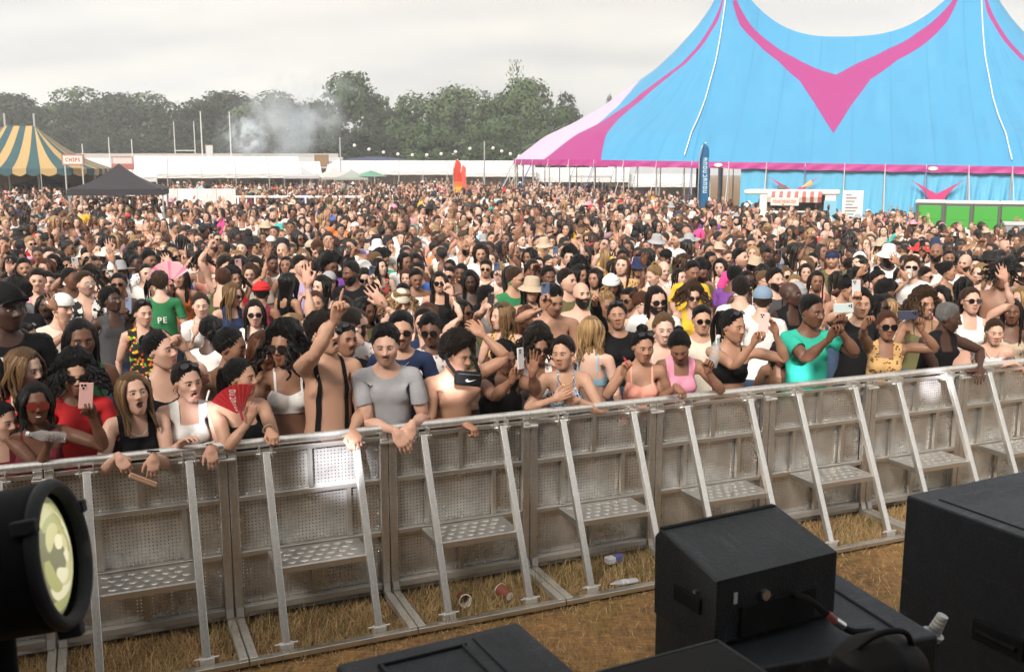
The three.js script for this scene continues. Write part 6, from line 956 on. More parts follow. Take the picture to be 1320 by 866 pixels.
hero({ label: 'person in a white vest top with sunglasses pushed up, arm hanging over rail', group: rowA, head: [-2.057, 1.575, -6.101], kind: 'f', skin: 'light', hair: 'updo', hairc: 'darkbrown', top: 'tank', topc: 'white', glasses: 'head', open: 0.3, yaw: 0.45, look: [0.3, 0.05, 0.05], lean: 0.2, arms: { L: { w: [-1.86, 1.213, -5.859], hand: 'drape', palm: [0, -0.3, -1], dir: [0.15, -1, 0.3] }, R: { w: [-2.043, 1.235, -5.867], hand: 'relax', palm: [0, -1, 0] } }, bracelet: 'white', earrings: 1 });
{ const r = hero({ label: 'person in profile with long black ponytail and red hand fan', group: rowA, head: [-1.754, 1.572, -6.231], kind: 'f', skin: 'tan', hair: 'pony', ponyY: 0.03, hairLen: 0.38, top: 'strapless', topc: 'black', yaw: 0.6, look: [0.75, -0.02, 0], lean: 0.12, arms: { R: { w: [-1.645, 1.356, -6.006], hand: 'fist', palm: [0.5, 0, -1], pole: [-0.6, -1, 0], dir: [0.1, 1, 0.1] }, L: { w: [-1.545, 1.256, -6.081], hand: 'grip', palm: [0, -1, 0.2], dir: [0, -0.3, 1] } }, bracelet: 'beige', earrings: 1 });
  const f = thing('red_fan', 'red hand fan with white lettering held at the shoulder', 'fan'); f.position.set(-1.683, 1.389, -5.957); f.rotation.set(-0.1, 0.35, 0.25); const tx = canvasTex(256, 256, (c, w, h) => { c.fillStyle = '#c8202a'; c.fillRect(0, 0, w, h); c.fillStyle = '#f2e6e0'; c.font = 'bold 46px sans-serif'; c.textAlign = 'center'; c.save(); c.translate(w * 0.4, h * 0.5); c.rotate(-1.2); scribble(c, -90, -20, 180, 42, 7, '#f2e6e0'); c.restore(); }); const N = 9; for (let i = 0; i < N; i++) { const a = lerp(-0.55, 0.75, i / (N - 1)), pos = [], uv = [], w = 0.08; for (const [q, rr] of [[-w, 0.03], [w, 0.03], [-w, 0.2], [w, 0.2]]) { const b = a + q; pos.push(-Math.sin(b) * rr, Math.cos(b) * rr, (q > 0 ? 0.006 : -0.006)); uv.push(1 - (b + 0.65) / 1.5, rr / 0.22); } const g = geoOf0(pos, [0, 1, 2, 1, 3, 2]); g.setAttribute('uv', new THREE.Float32BufferAttribute(uv, 2)); mesh('fan_leaf', g, std([0.85, 0.85, 0.85], 0.7, { map: tx, side: THREE.DoubleSide }), f); } mesh('fan_handle', rod(V(0, -0.03, 0), V(0, 0.04, 0), 0.008, 8), std([0.4, 0.03, 0.04], 0.6), f); }
hero({ label: 'person in a white strappy crop top and big dark sunglasses with curls', group: rowA, head: [-1.562, 1.707, -6.64], kind: 'f', skin: 'brown', hair: 'curly', hairLen: 0.2, top: 'bra', topc: 'white', glasses: 'big', yaw: 0.3, look: [-0.55, 0.05, 0], arms: { L: { b: [0.26, 0.92, 0.05] } }, bottomc: 'denim', bottom: 'trousers' });
hero({ label: 'shirtless person with black braces and black trousers pointing upward', group: rowA, head: [-1.27, 1.803, -6.548], kind: 'm', skin: 'tan', hair: 'short', hairc: 'darkbrown', top: 'suspenders', topc: 'black', bottomc: 'black', glasses: 'dark', yaw: 0.35, look: [0.55, -0.2, 0.08], open: 0.4, twist: 0.15, arms: { R: { w: [-1.122, 1.964, -6.154], hand: 'point', palm: [0.6, 0, 0.6], pole: [-0.5, -0.8, 0.5], dir: [0.12, 1, 0.1] }, L: { w: [-1.056, 1.193, -6.314], hand: 'grip', palm: [0, -1, 0.2], dir: [0, -0.4, 1] } } });
hero({ label: 'person in a plain light grey T-shirt resting forearms on the rail', group: rowA, head: [-0.857, 1.719, -6.573], kind: 'm', skin: 'light', hair: 'short', hairc: 'black', beard: 1, top: 'tee', topc: 'grey', yaw: 0.18, look: [-0.1, 0.08, 0], lean: 0.14, arms: { R: { w: [-0.771, 1.189, -6.327], hand: 'drape', palm: [0.1, -0.6, -1], dir: [0.45, -0.75, 0.35], pole: [-0.35, -1, -0.3] }, L: { w: [-0.667, 1.225, -6.372], hand: 'drape', palm: [-0.1, -0.6, -1], dir: [-0.35, -0.8, 0.4], pole: [0.35, -1, -0.3] } } });
{ const r = hero({ label: 'shirtless person with big dark curls and a black bag round the neck', group: rowA, head: [-0.383, 1.608, -6.821], kind: 'm', skin: 'olive', hair: 'afro', puff: 0.062, hairc: 'darkbrown', top: 'none', yaw: 0.4, look: [0.55, 0.2, 0], lean: 0.1, arms: { L: { w: [-0.212, 1.722, -7.003], hand: 'relax', palm: [0, -0.3, -1], pole: [1, 0.15, 0.5] }, R: { w: [-0.333, 1.17, -6.624], hand: 'grip', palm: [0, -1, 0], dir: [0.6, -0.4, 0.7], pole: [-1, -0.6, -0.3] } } });
  const b = thing('chest_bag', 'black chest bag with a white curved tick worn round the neck', 'bag'); b.position.set(-0.303, 1.485, -6.615); b.rotation.set(-0.1, 0.35, -0.12); const cl = clothMat('black'); mesh('pouch', rbox(0.19, 0.1, 0.06, 0.022), cl, b); mesh('zip', rbox(0.16, 0.006, 0.004, 0.001, 0, 0.03, 0.031), silverMat, b); const sh = new THREE.Shape(); sh.moveTo(-0.035, 0.006); sh.quadraticCurveTo(-0.03, -0.022, 0.04, 0.016); sh.quadraticCurveTo(-0.02, -0.006, -0.022, 0.014); mesh('tick_mark', new THREE.ExtrudeGeometry(sh, { depth: 0.002, bevelEnabled: false }).translate(0.01, -0.015, 0.031), whitePaint, b); mesh('strap', tube([V(-0.09, 0.03, -0.01), V(-0.15, 0.1, -0.03), V(-0.13, 0.15, -0.12), V(-0.02, 0.17, -0.2), V(0.06, 0.13, -0.12), V(0.08, 0.05, -0.01)], 0.012, 30, 6), cl, b); }
{ const r = hero({ label: 'person in a black vest raising a bent arm with a white phone', group: rowA, head: [-0.058, 1.513, -7.2], kind: 'b', skin: 'brown', hair: 'afro', puff: 0.03, top: 'vest', topc: 'black', yaw: 0.2, look: [0.5, 0.2, 0], arms: { L: { w: [0.143, 1.473, -6.829], hand: 'flat', palm: [-0.6, 0, 0.6], pole: [0.6, -1, 0.3], dir: [0.15, 1, 0.1] }, R: { w: [0, 1.429, -6.822], hand: 'grip', palm: [0.4, 0, 1], dir: [0.3, 1, 0.1] } } });
  phone(V(0.06, 1.595, -6.771), 'white phone standing upright in the raised hand of the black vest', [0.7, 0.7, 0.7], V(0.9, 0.1, 0.6), V(0.1, 1, 0)); }
hero({ label: 'person in a blue paisley halter top with tied back dark hair', group: rowA, head: [0.379, 1.56, -7.17], kind: 'f', skin: 'tan', hair: 'updo', hairc: 'darkbrown', top: 'halter', topc: 'paisley', yaw: 0.05, look: [-0.45, 0.04, 0.06], arms: { R: { w: [0.301, 1.271, -6.897], hand: 'relax', palm: [0.5, 0, -1], dir: [0.9, 0.5, 0.3], pole: [-1, -0.7, -0.3] }, L: { w: [0.473, 1.248, -6.971], hand: 'grip', palm: [-0.4, 0, -1], dir: [-0.9, 0.1, 0.3], pole: [1, -0.7, -0.3] } }, earrings: 1, chain: 'gold' });
hero({ label: 'person in a black long sleeved top stretching one arm high', group: rowA, head: [0.95, 1.6, -8.778], kind: 'f', skin: 'olive', hair: 'updo', top: 'longsleeve', topc: 'black', glasses: 'head', yaw: 0.1, look: [-0.2, -0.1, 0.1], arms: { R: { w: [0.649, 1.961, -8.2], hand: 'fist', palm: [0.5, 0, 1], pole: [-0.4, 0, -1] } } });
{ const r = hero({ label: 'person in a peach strap top with dark bun holding a red vape', group: rowA, head: [1.003, 1.562, -7.416], kind: 'f', skin: 'olive', hair: 'bun', bunR: 0.05, hairc: 'black', top: 'strap', topc: 'peach', glasses: 'head', yaw: 0, look: [0.2, 0.12, 0], arms: { R: { w: [0.831, 1.399, -7.179], hand: 'grip', palm: [0.7, 0, 0.5], dir: [0, 1, 0.1], pole: [-0.7, -1, 0] }, L: { b: [0.26, 0.92, 0.0] } } });
  const p = r.handWorld(1, 0.1, 0.03), v = thing('vape', 'small red vape held up by the peach top person', 'vape'); v.position.copy(p.p); v.rotation.set(0, 0, 0.5); mesh('barrel', rbox(0.016, 0.09, 0.01, 0.004), std([0.55, 0.03, 0.04], 0.3), v); mesh('mouthpiece', rbox(0.01, 0.016, 0.008, 0.003, 0, 0.052, 0), darkIn, v); }
{ const r = hero({ label: 'person in a pink vest top bowing the head, braids tied back', group: rowA, head: [1.296, 1.547, -7.499], kind: 'f', skin: 'brown', hair: 'updo', hairc: 'black', top: 'tank', topc: 'pink', yaw: 0.1, look: [-0.2, 0.6, 0.1], lean: 0.12, arms: { R: { w: [1.243, 1.282, -7.28], hand: 'grip', palm: [0, -1, 0], dir: [0.4, -0.4, 1] }, L: { w: [1.489, 1.387, -7.353], hand: 'grip', palm: [-0.5, 0, 0.8], dir: [0.2, 0.9, 0.3], pole: [0.8, -1, 0] } } });
  const b = thing('water_bottle', 'upright clear plastic bottle held by the pink vest person', 'bottle'); b.position.set(1.546, 1.523, -7.367); b.rotation.set(0.1, 0.2, -0.15); mesh('shell', new THREE.LatheGeometry([[0.001, -0.11], [0.036, -0.11], [0.038, -0.04], [0.034, 0], [0.038, 0.05], [0.014, 0.11], [0.014, 0.125], [0.001, 0.126]].map(([x, y]) => new THREE.Vector2(x, y)), 18), phys([0.9, 0.93, 0.95], 0.12, { transmission: 0.8 }), b); mesh('cap', new THREE.CylinderGeometry(0.016, 0.016, 0.018, 12).translate(0, 0.132, 0), whitePaint, b); }
hero({ label: 'person in dark sunglasses and cream tee standing between the pink vest and the bralette', group: rowB, head: [1.659, 1.6, -8.501], kind: 'm', skin: 'tan', hair: 'fade', top: 'tee', topc: 'cream', glasses: 'dark', yaw: -0.1, look: [0.1, 0, 0] });
{ const r = hero({ label: 'person in a black bralette with curly ponytail filming on a pale phone', group: rowA, head: [1.765, 1.662, -7.765], kind: 'f', skin: 'olive', hair: 'pony', ponyY: 0.07, hairLen: 0.25, top: 'bra', topc: 'black', glasses: 'head', yaw: 0.1, look: [0.55, 0.05, 0], arms: { R: { w: [1.848, 1.593, -7.41], hand: 'grip', palm: [0.3, 0.1, 0.9], dir: [0.3, 0.9, 0.2], pole: [-0.2, -1, 0.2] }, L: { w: [2.069, 1.633, -7.603], hand: 'relax', palm: [-0.9, 0, 0.4], dir: [-0.3, 0.9, 0.1], pole: [0.9, -0.9, 0] } }, earrings: 1 });
  phone(V(1.928, 1.744, -7.444), 'pale pink phone held up by the black bralette person', [0.6, 0.46, 0.42], toCam(V(1.928, 1.744, -7.444)), V(0.08, 1, 0)); }
{ const r = hero({ label: 'person in a bright green T-shirt filming on a phone', group: rowA, head: [2.478, 1.74, -8.05], kind: 'm', skin: 'dark', hair: 'fade', top: 'tee', topc: 'mint', extra: 'cross', extrac: 'black', yaw: 0, look: [0.5, 0.05, 0], arms: { L: { w: [2.629, 1.636, -7.811], hand: 'grip', palm: [0, 0, 1], dir: [0.1, 1, 0.1], pole: [0.8, -1, 0.2] }, R: { w: [2.514, 1.584, -7.674], hand: 'grip', palm: [0.5, 0, 0.7], dir: [0.3, 0.9, 0.1], pole: [-0.3, -1, 0.3] } } });
  phone(V(2.644, 1.811, -7.774), 'pale grey green phone held sideways by the green T-shirt person', [0.42, 0.5, 0.5], toCam(V(2.644, 1.811, -7.774)), V(1, 0.05, 0)); }
{ const r = hero({ label: 'person in a leopard print top and oversized sunglasses filming with both hands', group: rowA, head: [3.221, 1.576, -8.348], kind: 'f', skin: 'brown', hair: 'updo', hairc: 'auburn', top: 'vest', topc: 'leopard', glasses: 'big', yaw: -0.15, look: [0.05, 0, 0], arms: { R: { w: [2.877, 1.639, -7.95], hand: 'grip', palm: [0.6, 0, 0.6], dir: [0.3, 0.9, 0.1], pole: [-1, -0.5, 0] }, L: { w: [3.435, 1.58, -8.157], hand: 'grip', palm: [-0.4, 0, 0.8], dir: [-0.1, 1, 0.1], pole: [1, -0.6, 0] } } });
  phone(V(3.27, 1.715, -8.043), 'dark blue phone held sideways by the leopard print person', [0.02, 0.025, 0.05], toCam(V(3.27, 1.715, -8.043)), V(1, 0.03, 0)); }
hero({ label: 'person in a black vest with cropped greying hair leaning sideways on the rail', group: rowA, head: [3.83, 1.614, -8.544], kind: 'm', skin: 'deep', hair: 'fade', hairc: 'grey', top: 'vest', topc: 'black', yaw: 0.1, look: [1.0, 0.15, 0.05], lean: 0.2, twist: 0.25, arms: { R: { w: [3.977, 1.156, -8.477], hand: 'relax', palm: [0, -1, 0], pole: [-0.8, -0.6, 0] }, L: { w: [4.12, 1.18, -8.495], hand: 'relax', palm: [0, -1, 0], pole: [0.8, -0.4, 0] } } });
hero({ label: 'person in a floral off shoulder top with hair tied back at the rail', group: rowA, head: [4.362, 1.452, -8.773], kind: 'f', skin: 'light', hair: 'updo', hairc: 'brown', top: 'offshoulder', topc: 'floral', yaw: -0.35, look: [0.15, 0.12, 0], lean: 0.16, arms: { R: { w: [4.411, 1.179, -8.642], hand: 'relax', palm: [0, -1, 0], pole: [-1, -0.2, 0.2] }, L: { w: [4.671, 1.101, -8.743], hand: 'drape', palm: [0, -0.5, -1] } }, chain: 'silver', earrings: 1 });
// ---------- those close behind
hero({ label: 'person with wavy dark blonde hair in a red top behind the red tinted glasses', group: rowB, head: [-3.085, 1.652, -6.116], kind: 'f', skin: 'fair', hair: 'wavy', hairc: 'darkblonde', hairLen: 0.22, top: 'tank', topc: 'red', look: [1.0, 0.15, 0] });
{ const r = hero({ label: 'tall person in a black cap and black T-shirt lettered YO', group: rowB, head: [-3.338, 1.995, -6.421], kind: 'b', skin: 'deep', hair: 'fade', hat: 'cap', hatc: 'black', top: 'tee', topc: 'black', yaw: 0.65, look: [0.4, 0, 0] }); printOn(r.obj, 'YO', 0.17, 0.095, '#e8e4de', 1.35); }
hero({ label: 'person in a white backward cap and cream T-shirt seen in profile', group: rowB, head: [-4.138, 1.64, -8.944], kind: 'm', skin: 'light', hair: 'fade', hairc: 'brown', hat: 'backcap', hatc: 'white', top: 'tee', topc: 'cream', yaw: 0.7, look: [0.55, 0.05, 0] });
hero({ label: 'person in clear glasses and an open black and white patterned shirt', group: rowB, head: [-4.539, 1.7, -10.408], kind: 'm', skin: 'light', hair: 'fade', hairc: 'brown', beard: 1, top: 'openshirt', topc: 'cow', glasses: 'clear', glassMat: phys([0.5, 0.45, 0.4], 0.15, {}), yaw: 0.5, look: [0.45, -0.05, 0] });
hero({ label: 'person with long black braids raising a hand to the mouth', group: rowB, head: [-2.874, 1.782, -6.457], kind: 'f', skin: 'dark', hair: 'braids', hairLen: 0.25, top: 'tank', topc: 'green', yaw: 0.4, look: [0.2, 0.1, 0], arms: { R: { b: [-0.05, 1.38, 0.2], hand: 'grip', palm: [0, 0, -1], dir: [0.2, 1, 0], pole: [-0.7, -1, 0.2] } } });
hero({ label: 'person with hair slicked back wearing a bright flower garland vest', group: rowB, head: [-3.431, 1.58, -9.061], kind: 'f', skin: 'light', hair: 'updo', hairc: 'darkbrown', top: 'vest', topc: 'lei', glasses: 'head', yaw: 0.35, look: [0.4, 0.02, 0] });
hero({ label: 'dark haired person in black reaching a pale arm up beside the flower vest', group: rowB, head: [-2.335, 1.712, -6.438], kind: 'f', skin: 'light', hair: 'updo', hairc: 'black', top: 'strap', topc: 'black', yaw: 0.6, look: [0.6, -0.1, 0], arms: { L: { w: [-2.117, 1.769, -6.239], hand: 'point', palm: [-0.5, 0, 0.8], pole: [0.7, -1, 0.4] } } });
hero({ label: 'person in a white T-shirt and blue bag strap with hand to the lips', group: rowB, head: [-3.109, 1.56, -9.734], kind: 'f', skin: 'fair', hair: 'updo', hairc: 'brown', top: 'tee', topc: 'white', extra: 'cross', extrac: 'blue', yaw: 0.3, look: [0.1, 0.05, 0], arms: { R: { b: [-0.06, 1.36, 0.22], hand: 'point', palm: [0.2, 0, -1], dir: [0.2, 1, 0] }, L: { b: [0.08, 1.2, 0.3], hand: 'grip', palm: [-1, 0, 0] } } });
{ const r = hero({ label: 'person turned away in a green sports jersey lettered PE', group: rowB, head: [-3.936, 1.64, -10.928], kind: 'm', skin: 'fair', hair: 'short', hairc: 'brown', top: 'tee', topc: 'green', yaw: 0.35 + Math.PI, look: [0.2, 0, 0] }); printOn(r.obj, 'PE', 0.17, 0.1, '#e6e6e0', 1.24, true); }
{ const r = hero({ label: 'person with black hair holding a phone up at full arm stretch', group: rowB, head: [-4.078, 1.58, -9.936], kind: 'm', skin: 'deep', hair: 'afro', puff: 0.035, top: 'vest', topc: 'charcoal', yaw: 0.6, look: [0.5, -0.2, 0], arms: { L: { w: [-3.13, 1.953, -8.1], hand: 'grip', palm: [-0.3, 0, 1], pole: [0.6, -1, 0] } } });
  const w = r.handWorld(0, 0.1, 0.03); phone(w.p.add(V(0, 0.05, 0)), 'blue grey phone held high by the charcoal vest person', [0.16, 0.2, 0.3], V(-0.4, 0.1, 1), V(0, 1, 0)); }
{ const r = hero({ label: 'person with long dark hair waving a pink open fan', group: rowB, head: [-4.163, 1.56, -12.3], kind: 'f', skin: 'olive', hair: 'long', hairc: 'darkbrown', hairLen: 0.3, top: 'strap', topc: 'orange', yaw: 0.3, look: [-0.3, 0, 0], arms: { R: { w: [-3.603, 1.729, -10.3], hand: 'grip', palm: [0.3, 0, 1], pole: [-1, -0.8, 0], dir: [0, 1, 0.1] } } });
  const f = thing('pink_fan', 'open pink folding fan held over the crowd', 'fan'), w = r.handWorld(1, 0.1, 0.02); f.position.copy(w.p); f.rotation.y = 0.3; for (let i = 0; i < 16; i++) { const a = lerp(-1.35, 0.9, i / 15), pos = []; for (const [q, rr] of [[-0.085, 0.05], [0.085, 0.05], [-0.085, 0.26], [0.085, 0.26]]) pos.push(Math.sin(a + q) * rr, Math.cos(a + q) * rr, q > 0 ? 0.008 : -0.008); mesh('fan_leaf', geoOf0(pos, [0, 2, 1, 1, 2, 3]), std(i % 5 === 4 ? [0.75, 0.2, 0.35] : [0.74, 0.42, 0.48], 0.7, { side: THREE.DoubleSide }), f); } mesh('fan_handle', rod(V(0, -0.06, 0), V(0, 0.06, 0), 0.01, 8), std([0.6, 0.1, 0.22], 0.6), f); }
hero({ label: 'pale person in white vest, black bag strap and dark sunglasses', group: rowB, head: [-2.406, 1.58, -9.111], kind: 'f', skin: 'fair', hair: 'braids', hairc: 'darkbrown', hairLen: 0.2, top: 'vest', topc: 'white', extra: 'cross', extrac: 'black', glasses: 'dark', yaw: 0.15, look: [0.1, 0.15, 0] });
hero({ label: 'person wearing a bright red headwrap', group: rowB, head: [-2.748, 1.56, -10.732], kind: 'f', skin: 'brown', hair: 'fade', hat: 'turban', hatc: 'red', top: 'tank', topc: 'burgundy', yaw: 0.4 + 2.6, look: [0.3, 0.1, 0] });
hero({ label: 'person with sleek black hair in profile beside the white shirt', group: rowB, head: [-1.944, 1.687, -6.694], kind: 'f', skin: 'brown', hair: 'updo', hairc: 'black', top: 'tank', topc: 'brown', yaw: 0.6, look: [0.9, 0.1, 0] });
hero({ label: 'person with black afro hair turned away in a crisp white shirt', group: rowB, head: [-2.589, 1.52, -8.362], kind: 'm', skin: 'deep', hair: 'afro', puff: 0.03, top: 'longsleeve', topc: 'white', yaw: 0.5 + 2.3, look: [0.2, 0.1, 0] });
{ const r = hero({ label: 'bearded person in a black T-shirt holding a white cup', group: rowB, head: [-1.893, 1.7, -11.518], kind: 'b', skin: 'dark', hair: 'fade', beard: 2, top: 'tee', topc: 'black', yaw: -0.15, look: [-0.5, 0.1, 0], arms: { L: { b: [0.16, 1.22, 0.28], hand: 'grip', palm: [-1, 0, 0.2], dir: [-0.3, 0.5, 1], pole: [1, -1, -0.2] } } }); const w = r.handWorld(0, 0.08, 0.035); cup(w.p, 'white paper cup held by the bearded person in the black T-shirt'); }
hero({ label: 'person in navy T-shirt and sunglasses behind the grey T-shirt', group: rowB, head: [-0.809, 1.741, -7.094], kind: 'm', skin: 'tan', hair: 'fade', beard: 1, top: 'tee', topc: 'navy', glasses: 'dark', yaw: 0.05, look: [0.1, 0.1, 0], chain: 'silver' });
hero({ label: 'person with blonde curls and a cream headwrap', group: rowB, head: [-1.132, 1.56, -9.966], kind: 'f', skin: 'light', hair: 'curly', hairc: 'blonde', hairLen: 0.16, hat: 'turban', hatc: 'cream', top: 'strap', topc: 'beige', yaw: 0.3, look: [0.1, 0.3, 0] });
hero({ label: 'person with long dark hair, dark sunglasses and black vest top smiling', group: rowB, head: [-0.863, 1.58, -11.609], kind: 'f', skin: 'tan', hair: 'long', hairc: 'darkbrown', hairLen: 0.28, top: 'tank', topc: 'black', glasses: 'big', smile: 1, yaw: 0.1, look: [0, 0.05, 0] });
hero({ label: 'person with long black hair in a black strap top, eyes lowered', group: rowB, head: [-0.503, 1.58, -11.773], kind: 'f', skin: 'deep', hair: 'long', hairc: 'black', hairLen: 0.24, top: 'strap', topc: 'black', yaw: 0, look: [0.1, 0.2, 0.05], shut: 1 });
{ const r = hero({ label: 'person in a white vest stretching out an arm to film', group: rowB, head: [-0.261, 1.56, -10.272], kind: 'm', skin: 'light', hair: 'short', hairc: 'black', top: 'vest', topc: 'white', yaw: 0.9, look: [0.4, 0, 0], lean: 0.1, arms: { R: { w: [-0.055, 1.855, -8.7], hand: 'grip', palm: [0, 0, 1], pole: [-0.5, -1, 0] } } }); const w = r.handWorld(1, 0.1, 0.03); phone(w.p.add(V(0, 0.05, 0)), 'black phone stretched out by the white vest person', [0.02, 0.02, 0.022], V(-0.6, 0.1, 0.8), V(0.1, 1, 0)); }
hero({ label: 'person with wavy blonde hair in a leopard print dress, turned aside', group: rowB, head: [-0.092, 1.58, -8.865], kind: 'f', skin: 'light', hair: 'wavy', hairc: 'darkblonde', hairLen: 0.2, top: 'tank', topc: 'leopard', glasses: 'head', yaw: -0.3, look: [-0.7, 0, 0] });
hero({ label: 'person in a white bandeau top with both arms raised', group: rowB, head: [0.433, 1.64, -11.651], kind: 'f', skin: 'dark', hair: 'updo', hairc: 'black', top: 'bandeau', topc: 'white', yaw: 0.05, look: [0.25, 0.1, 0], arms: { R: { w: [0.255, 2.031, -10.8], hand: 'flat', palm: [0, 0, 1], pole: [-1, -0.2, 0.2] }, L: { w: [0.714, 1.602, -10.6], hand: 'relax', pole: [1, -0.6, 0.2] } }, chain: 'gold', bottomc: 'denim' });
hero({ label: 'bald bearded person in a plain white T-shirt', group: rowB, head: [-0.756, 1.72, -15.256], lod: 1, kind: 'b', skin: 'olive', hair: 'bald', beard: 2, beardc: 'black', top: 'tee', topc: 'white', yaw: 0.3, look: [0.6, 0, 0] });
hero({ label: 'person with a blonde top bun and white strap top looking down', group: rowB, head: [1.765, 1.6, -12.2], kind: 'f', skin: 'fair', hair: 'bun', hairc: 'blonde', top: 'strap', topc: 'white', yaw: -0.5, look: [-0.5, 0.3, 0] });
hero({ label: 'person in a bright yellow T-shirt with cropped hair', group: rowB, head: [2.224, 1.66, -12.086], kind: 'm', skin: 'brown', hair: 'fade', hairc: 'black', top: 'tee', topc: 'yellow', yaw: 0, look: [0.2, 0.25, 0] });
hero({ label: 'person with brown curls and round glasses before the yellow T-shirt', group: rowB, head: [1.934, 1.56, -10.464], kind: 'f', skin: 'light', hair: 'curly', hairc: 'brown', hairLen: 0.12, top: 'tank', topc: 'yellow', glasses: 'clear', glassMat: frameMat, yaw: 0.1, look: [0, 0.15, 0] });
hero({ label: 'person turned away in a white T-shirt beside the blue cap', group: rowB, head: [2.382, 1.66, -10.191], kind: 'b', skin: 'light', hair: 'short', hairc: 'darkbrown', top: 'tee', topc: 'white', yaw: 2.7, look: [0.4, 0, 0] });
hero({ label: 'person turned away in a faded blue cap and white T-shirt', group: rowB, head: [2.393, 1.66, -9.333], kind: 'm', skin: 'light', hair: 'fade', hairc: 'brown', hat: 'cap', hatc: 'paledenim', top: 'tee', topc: 'white', yaw: 2.95, look: [0, 0, 0] });
hero({ label: 'bearded person with brown quiff between the yellow T-shirt and the raised arm', group: rowB, head: [2.975, 1.66, -11.06], kind: 'm', skin: 'light', hair: 'short', hairc: 'darkbrown', beard: 2, top: 'tee', topc: 'charcoal', yaw: 0.1, look: [0.3, -0.2, 0] });
hero({ label: 'bald person stretching a big bare dark arm up and forward', group: rowB, head: [2.754, 1.68, -9.647], kind: 'b', skin: 'deep', hair: 'bald', top: 'vest', topc: 'black', yaw: 0.2, look: [0.8, -0.1, 0], arms: { L: { w: [2.636, 2.035, -8.3], hand: 'flat', palm: [-0.5, -0.2, 0.8], pole: [0.6, -1, 0.2] } } });
hero({ label: 'person with a black bun and cream strap top looking aside', group: rowB, head: [3.819, 1.56, -11.159], kind: 'f', skin: 'olive', hair: 'bun', hairc: 'black', top: 'strap', topc: 'cream', yaw: 0.2, look: [0.8, 0.25, 0] });
hero({ label: 'person in a white bucket hat and open white shirt', group: rowB, head: [5.205, 1.72, -13.596], lod: 0, kind: 'm', skin: 'deep', hair: 'fade', hat: 'bucket', hatc: 'white', beard: 2, top: 'tee', topc: 'white', yaw: -0.2, look: [0, 0.15, 0] });
{ const r = hero({ label: 'person in sunglasses and white collared shirt drinking from a cup', group: rowB, head: [4.955, 1.7, -12.166], kind: 'm', skin: 'fair', hair: 'short', hairc: 'brown', glasses: 'big', top: 'longsleeve', topc: 'white', yaw: -0.3, look: [-0.1, -0.05, 0], arms: { R: { b: [-0.1, 1.5, 0.2], hand: 'grip', palm: [1, 0, 0], dir: [0.3, 0.9, 0], pole: [-1, -0.6, 0.2] } } }); const w = r.handWorld(1, 0.08, 0.035); cup(w.p, 'clear cup at the lips of the white collared shirt person', [0.75, 0.7, 0.66]); }
hero({ label: 'person in a green strap top holding back dark hair with raised elbow', group: rowB, head: [5.538, 1.62, -12.476], kind: 'f', skin: 'olive', hair: 'updo', hairc: 'black', top: 'strap', topc: 'olive', yaw: 0.3, look: [0.8, 0, 0], arms: { L: { b: [0.2, 1.62, 0.05], hand: 'relax', pole: [1, 0.1, 0.5] } }, earrings: 1 });
hero({ label: 'person with shoulder length blonde hair glancing sideways, in mauve', group: rowB, head: [6.046, 1.58, -12.67], kind: 'f', skin: 'fair', hair: 'long', hairc: 'blonde', hairLen: 0.14, top: 'strap', topc: 'lilac', yaw: -0.4, look: [-0.6, 0.05, 0] });
hero({ label: 'person with long blonde hair in a grey vest by the floral top', group: rowB, head: [5.363, 1.56, -10.272], kind: 'f', skin: 'light', hair: 'long', hairc: 'blonde', hairLen: 0.3, top: 'tank', topc: 'grey', yaw: -0.7, look: [-0.6, 0.1, 0] });
hero({ label: 'person with very long straight black hair seen from behind', group: rowB, head: [-2.57, 1.6, -11.275], kind: 'f', skin: 'olive', hair: 'long', hairc: 'black', hairLen: 0.5, top: 'tank', topc: 'black', yaw: 2.5, look: [0.1, 0, 0], glasses: 'head' });
hero({ label: 'person with straight brown hair and glasses beside the red headwrap', group: rowB, head: [-3.025, 1.56, -10.596], kind: 'f', skin: 'light', hair: 'long', hairc: 'darkblonde', hairLen: 0.26, top: 'tank', topc: 'navy', glasses: 'clear', glassMat: frameMat, yaw: 0.7, look: [0.5, 0.2, 0] });
hero({ label: 'person in a dark olive strap top smiling over the barrier gap', group: rowB, head: [3.972, 1.621, -9.4], kind: 'f', skin: 'olive', hair: 'curly', hairc: 'brown', hairLen: 0.2, top: 'strap', topc: 'olive', smile: 1, yaw: -0.1, look: [0.3, 0, 0] });
hero({ label: 'person in dark sunglasses and patterned top behind the paisley halter', group: rowB, head: [0.201, 1.559, -7.398], kind: 'f', skin: 'brown', hair: 'curly', hairc: 'darkbrown', hairLen: 0.14, top: 'tank', topc: 'floral', glasses: 'dark', yaw: 0.1, look: [0.2, 0.15, 0] });
hero({ label: 'person with loose pale blonde hair behind the raised black sleeve', group: rowB, head: [0.64, 1.603, -7.859], kind: 'f', skin: 'fair', hair: 'wavy', hairc: 'blonde', hairLen: 0.2, top: 'bra', topc: 'sky', yaw: 2.7, look: [0.3, 0, 0] });
hero({ label: 'fair person with a dark blonde knot between the peach and pink tops', group: rowB, head: [1.244, 1.613, -7.955], kind: 'f', skin: 'fair', hair: 'updo', hairc: 'darkblonde', top: 'strap', topc: 'cream', yaw: -0.1, look: [0.1, 0.1, 0], smile: 1 });
hero({ label: 'person with long dark hair bending low beside the green T-shirt', group: rowB, head: [2.288, 1.365, -8.208], kind: 'f', skin: 'brown', hair: 'long', hairc: 'darkbrown', hairLen: 0.24, top: 'tank', topc: 'brown', yaw: 0.2, look: [-0.3, 0.5, 0], lean: 0.15 });
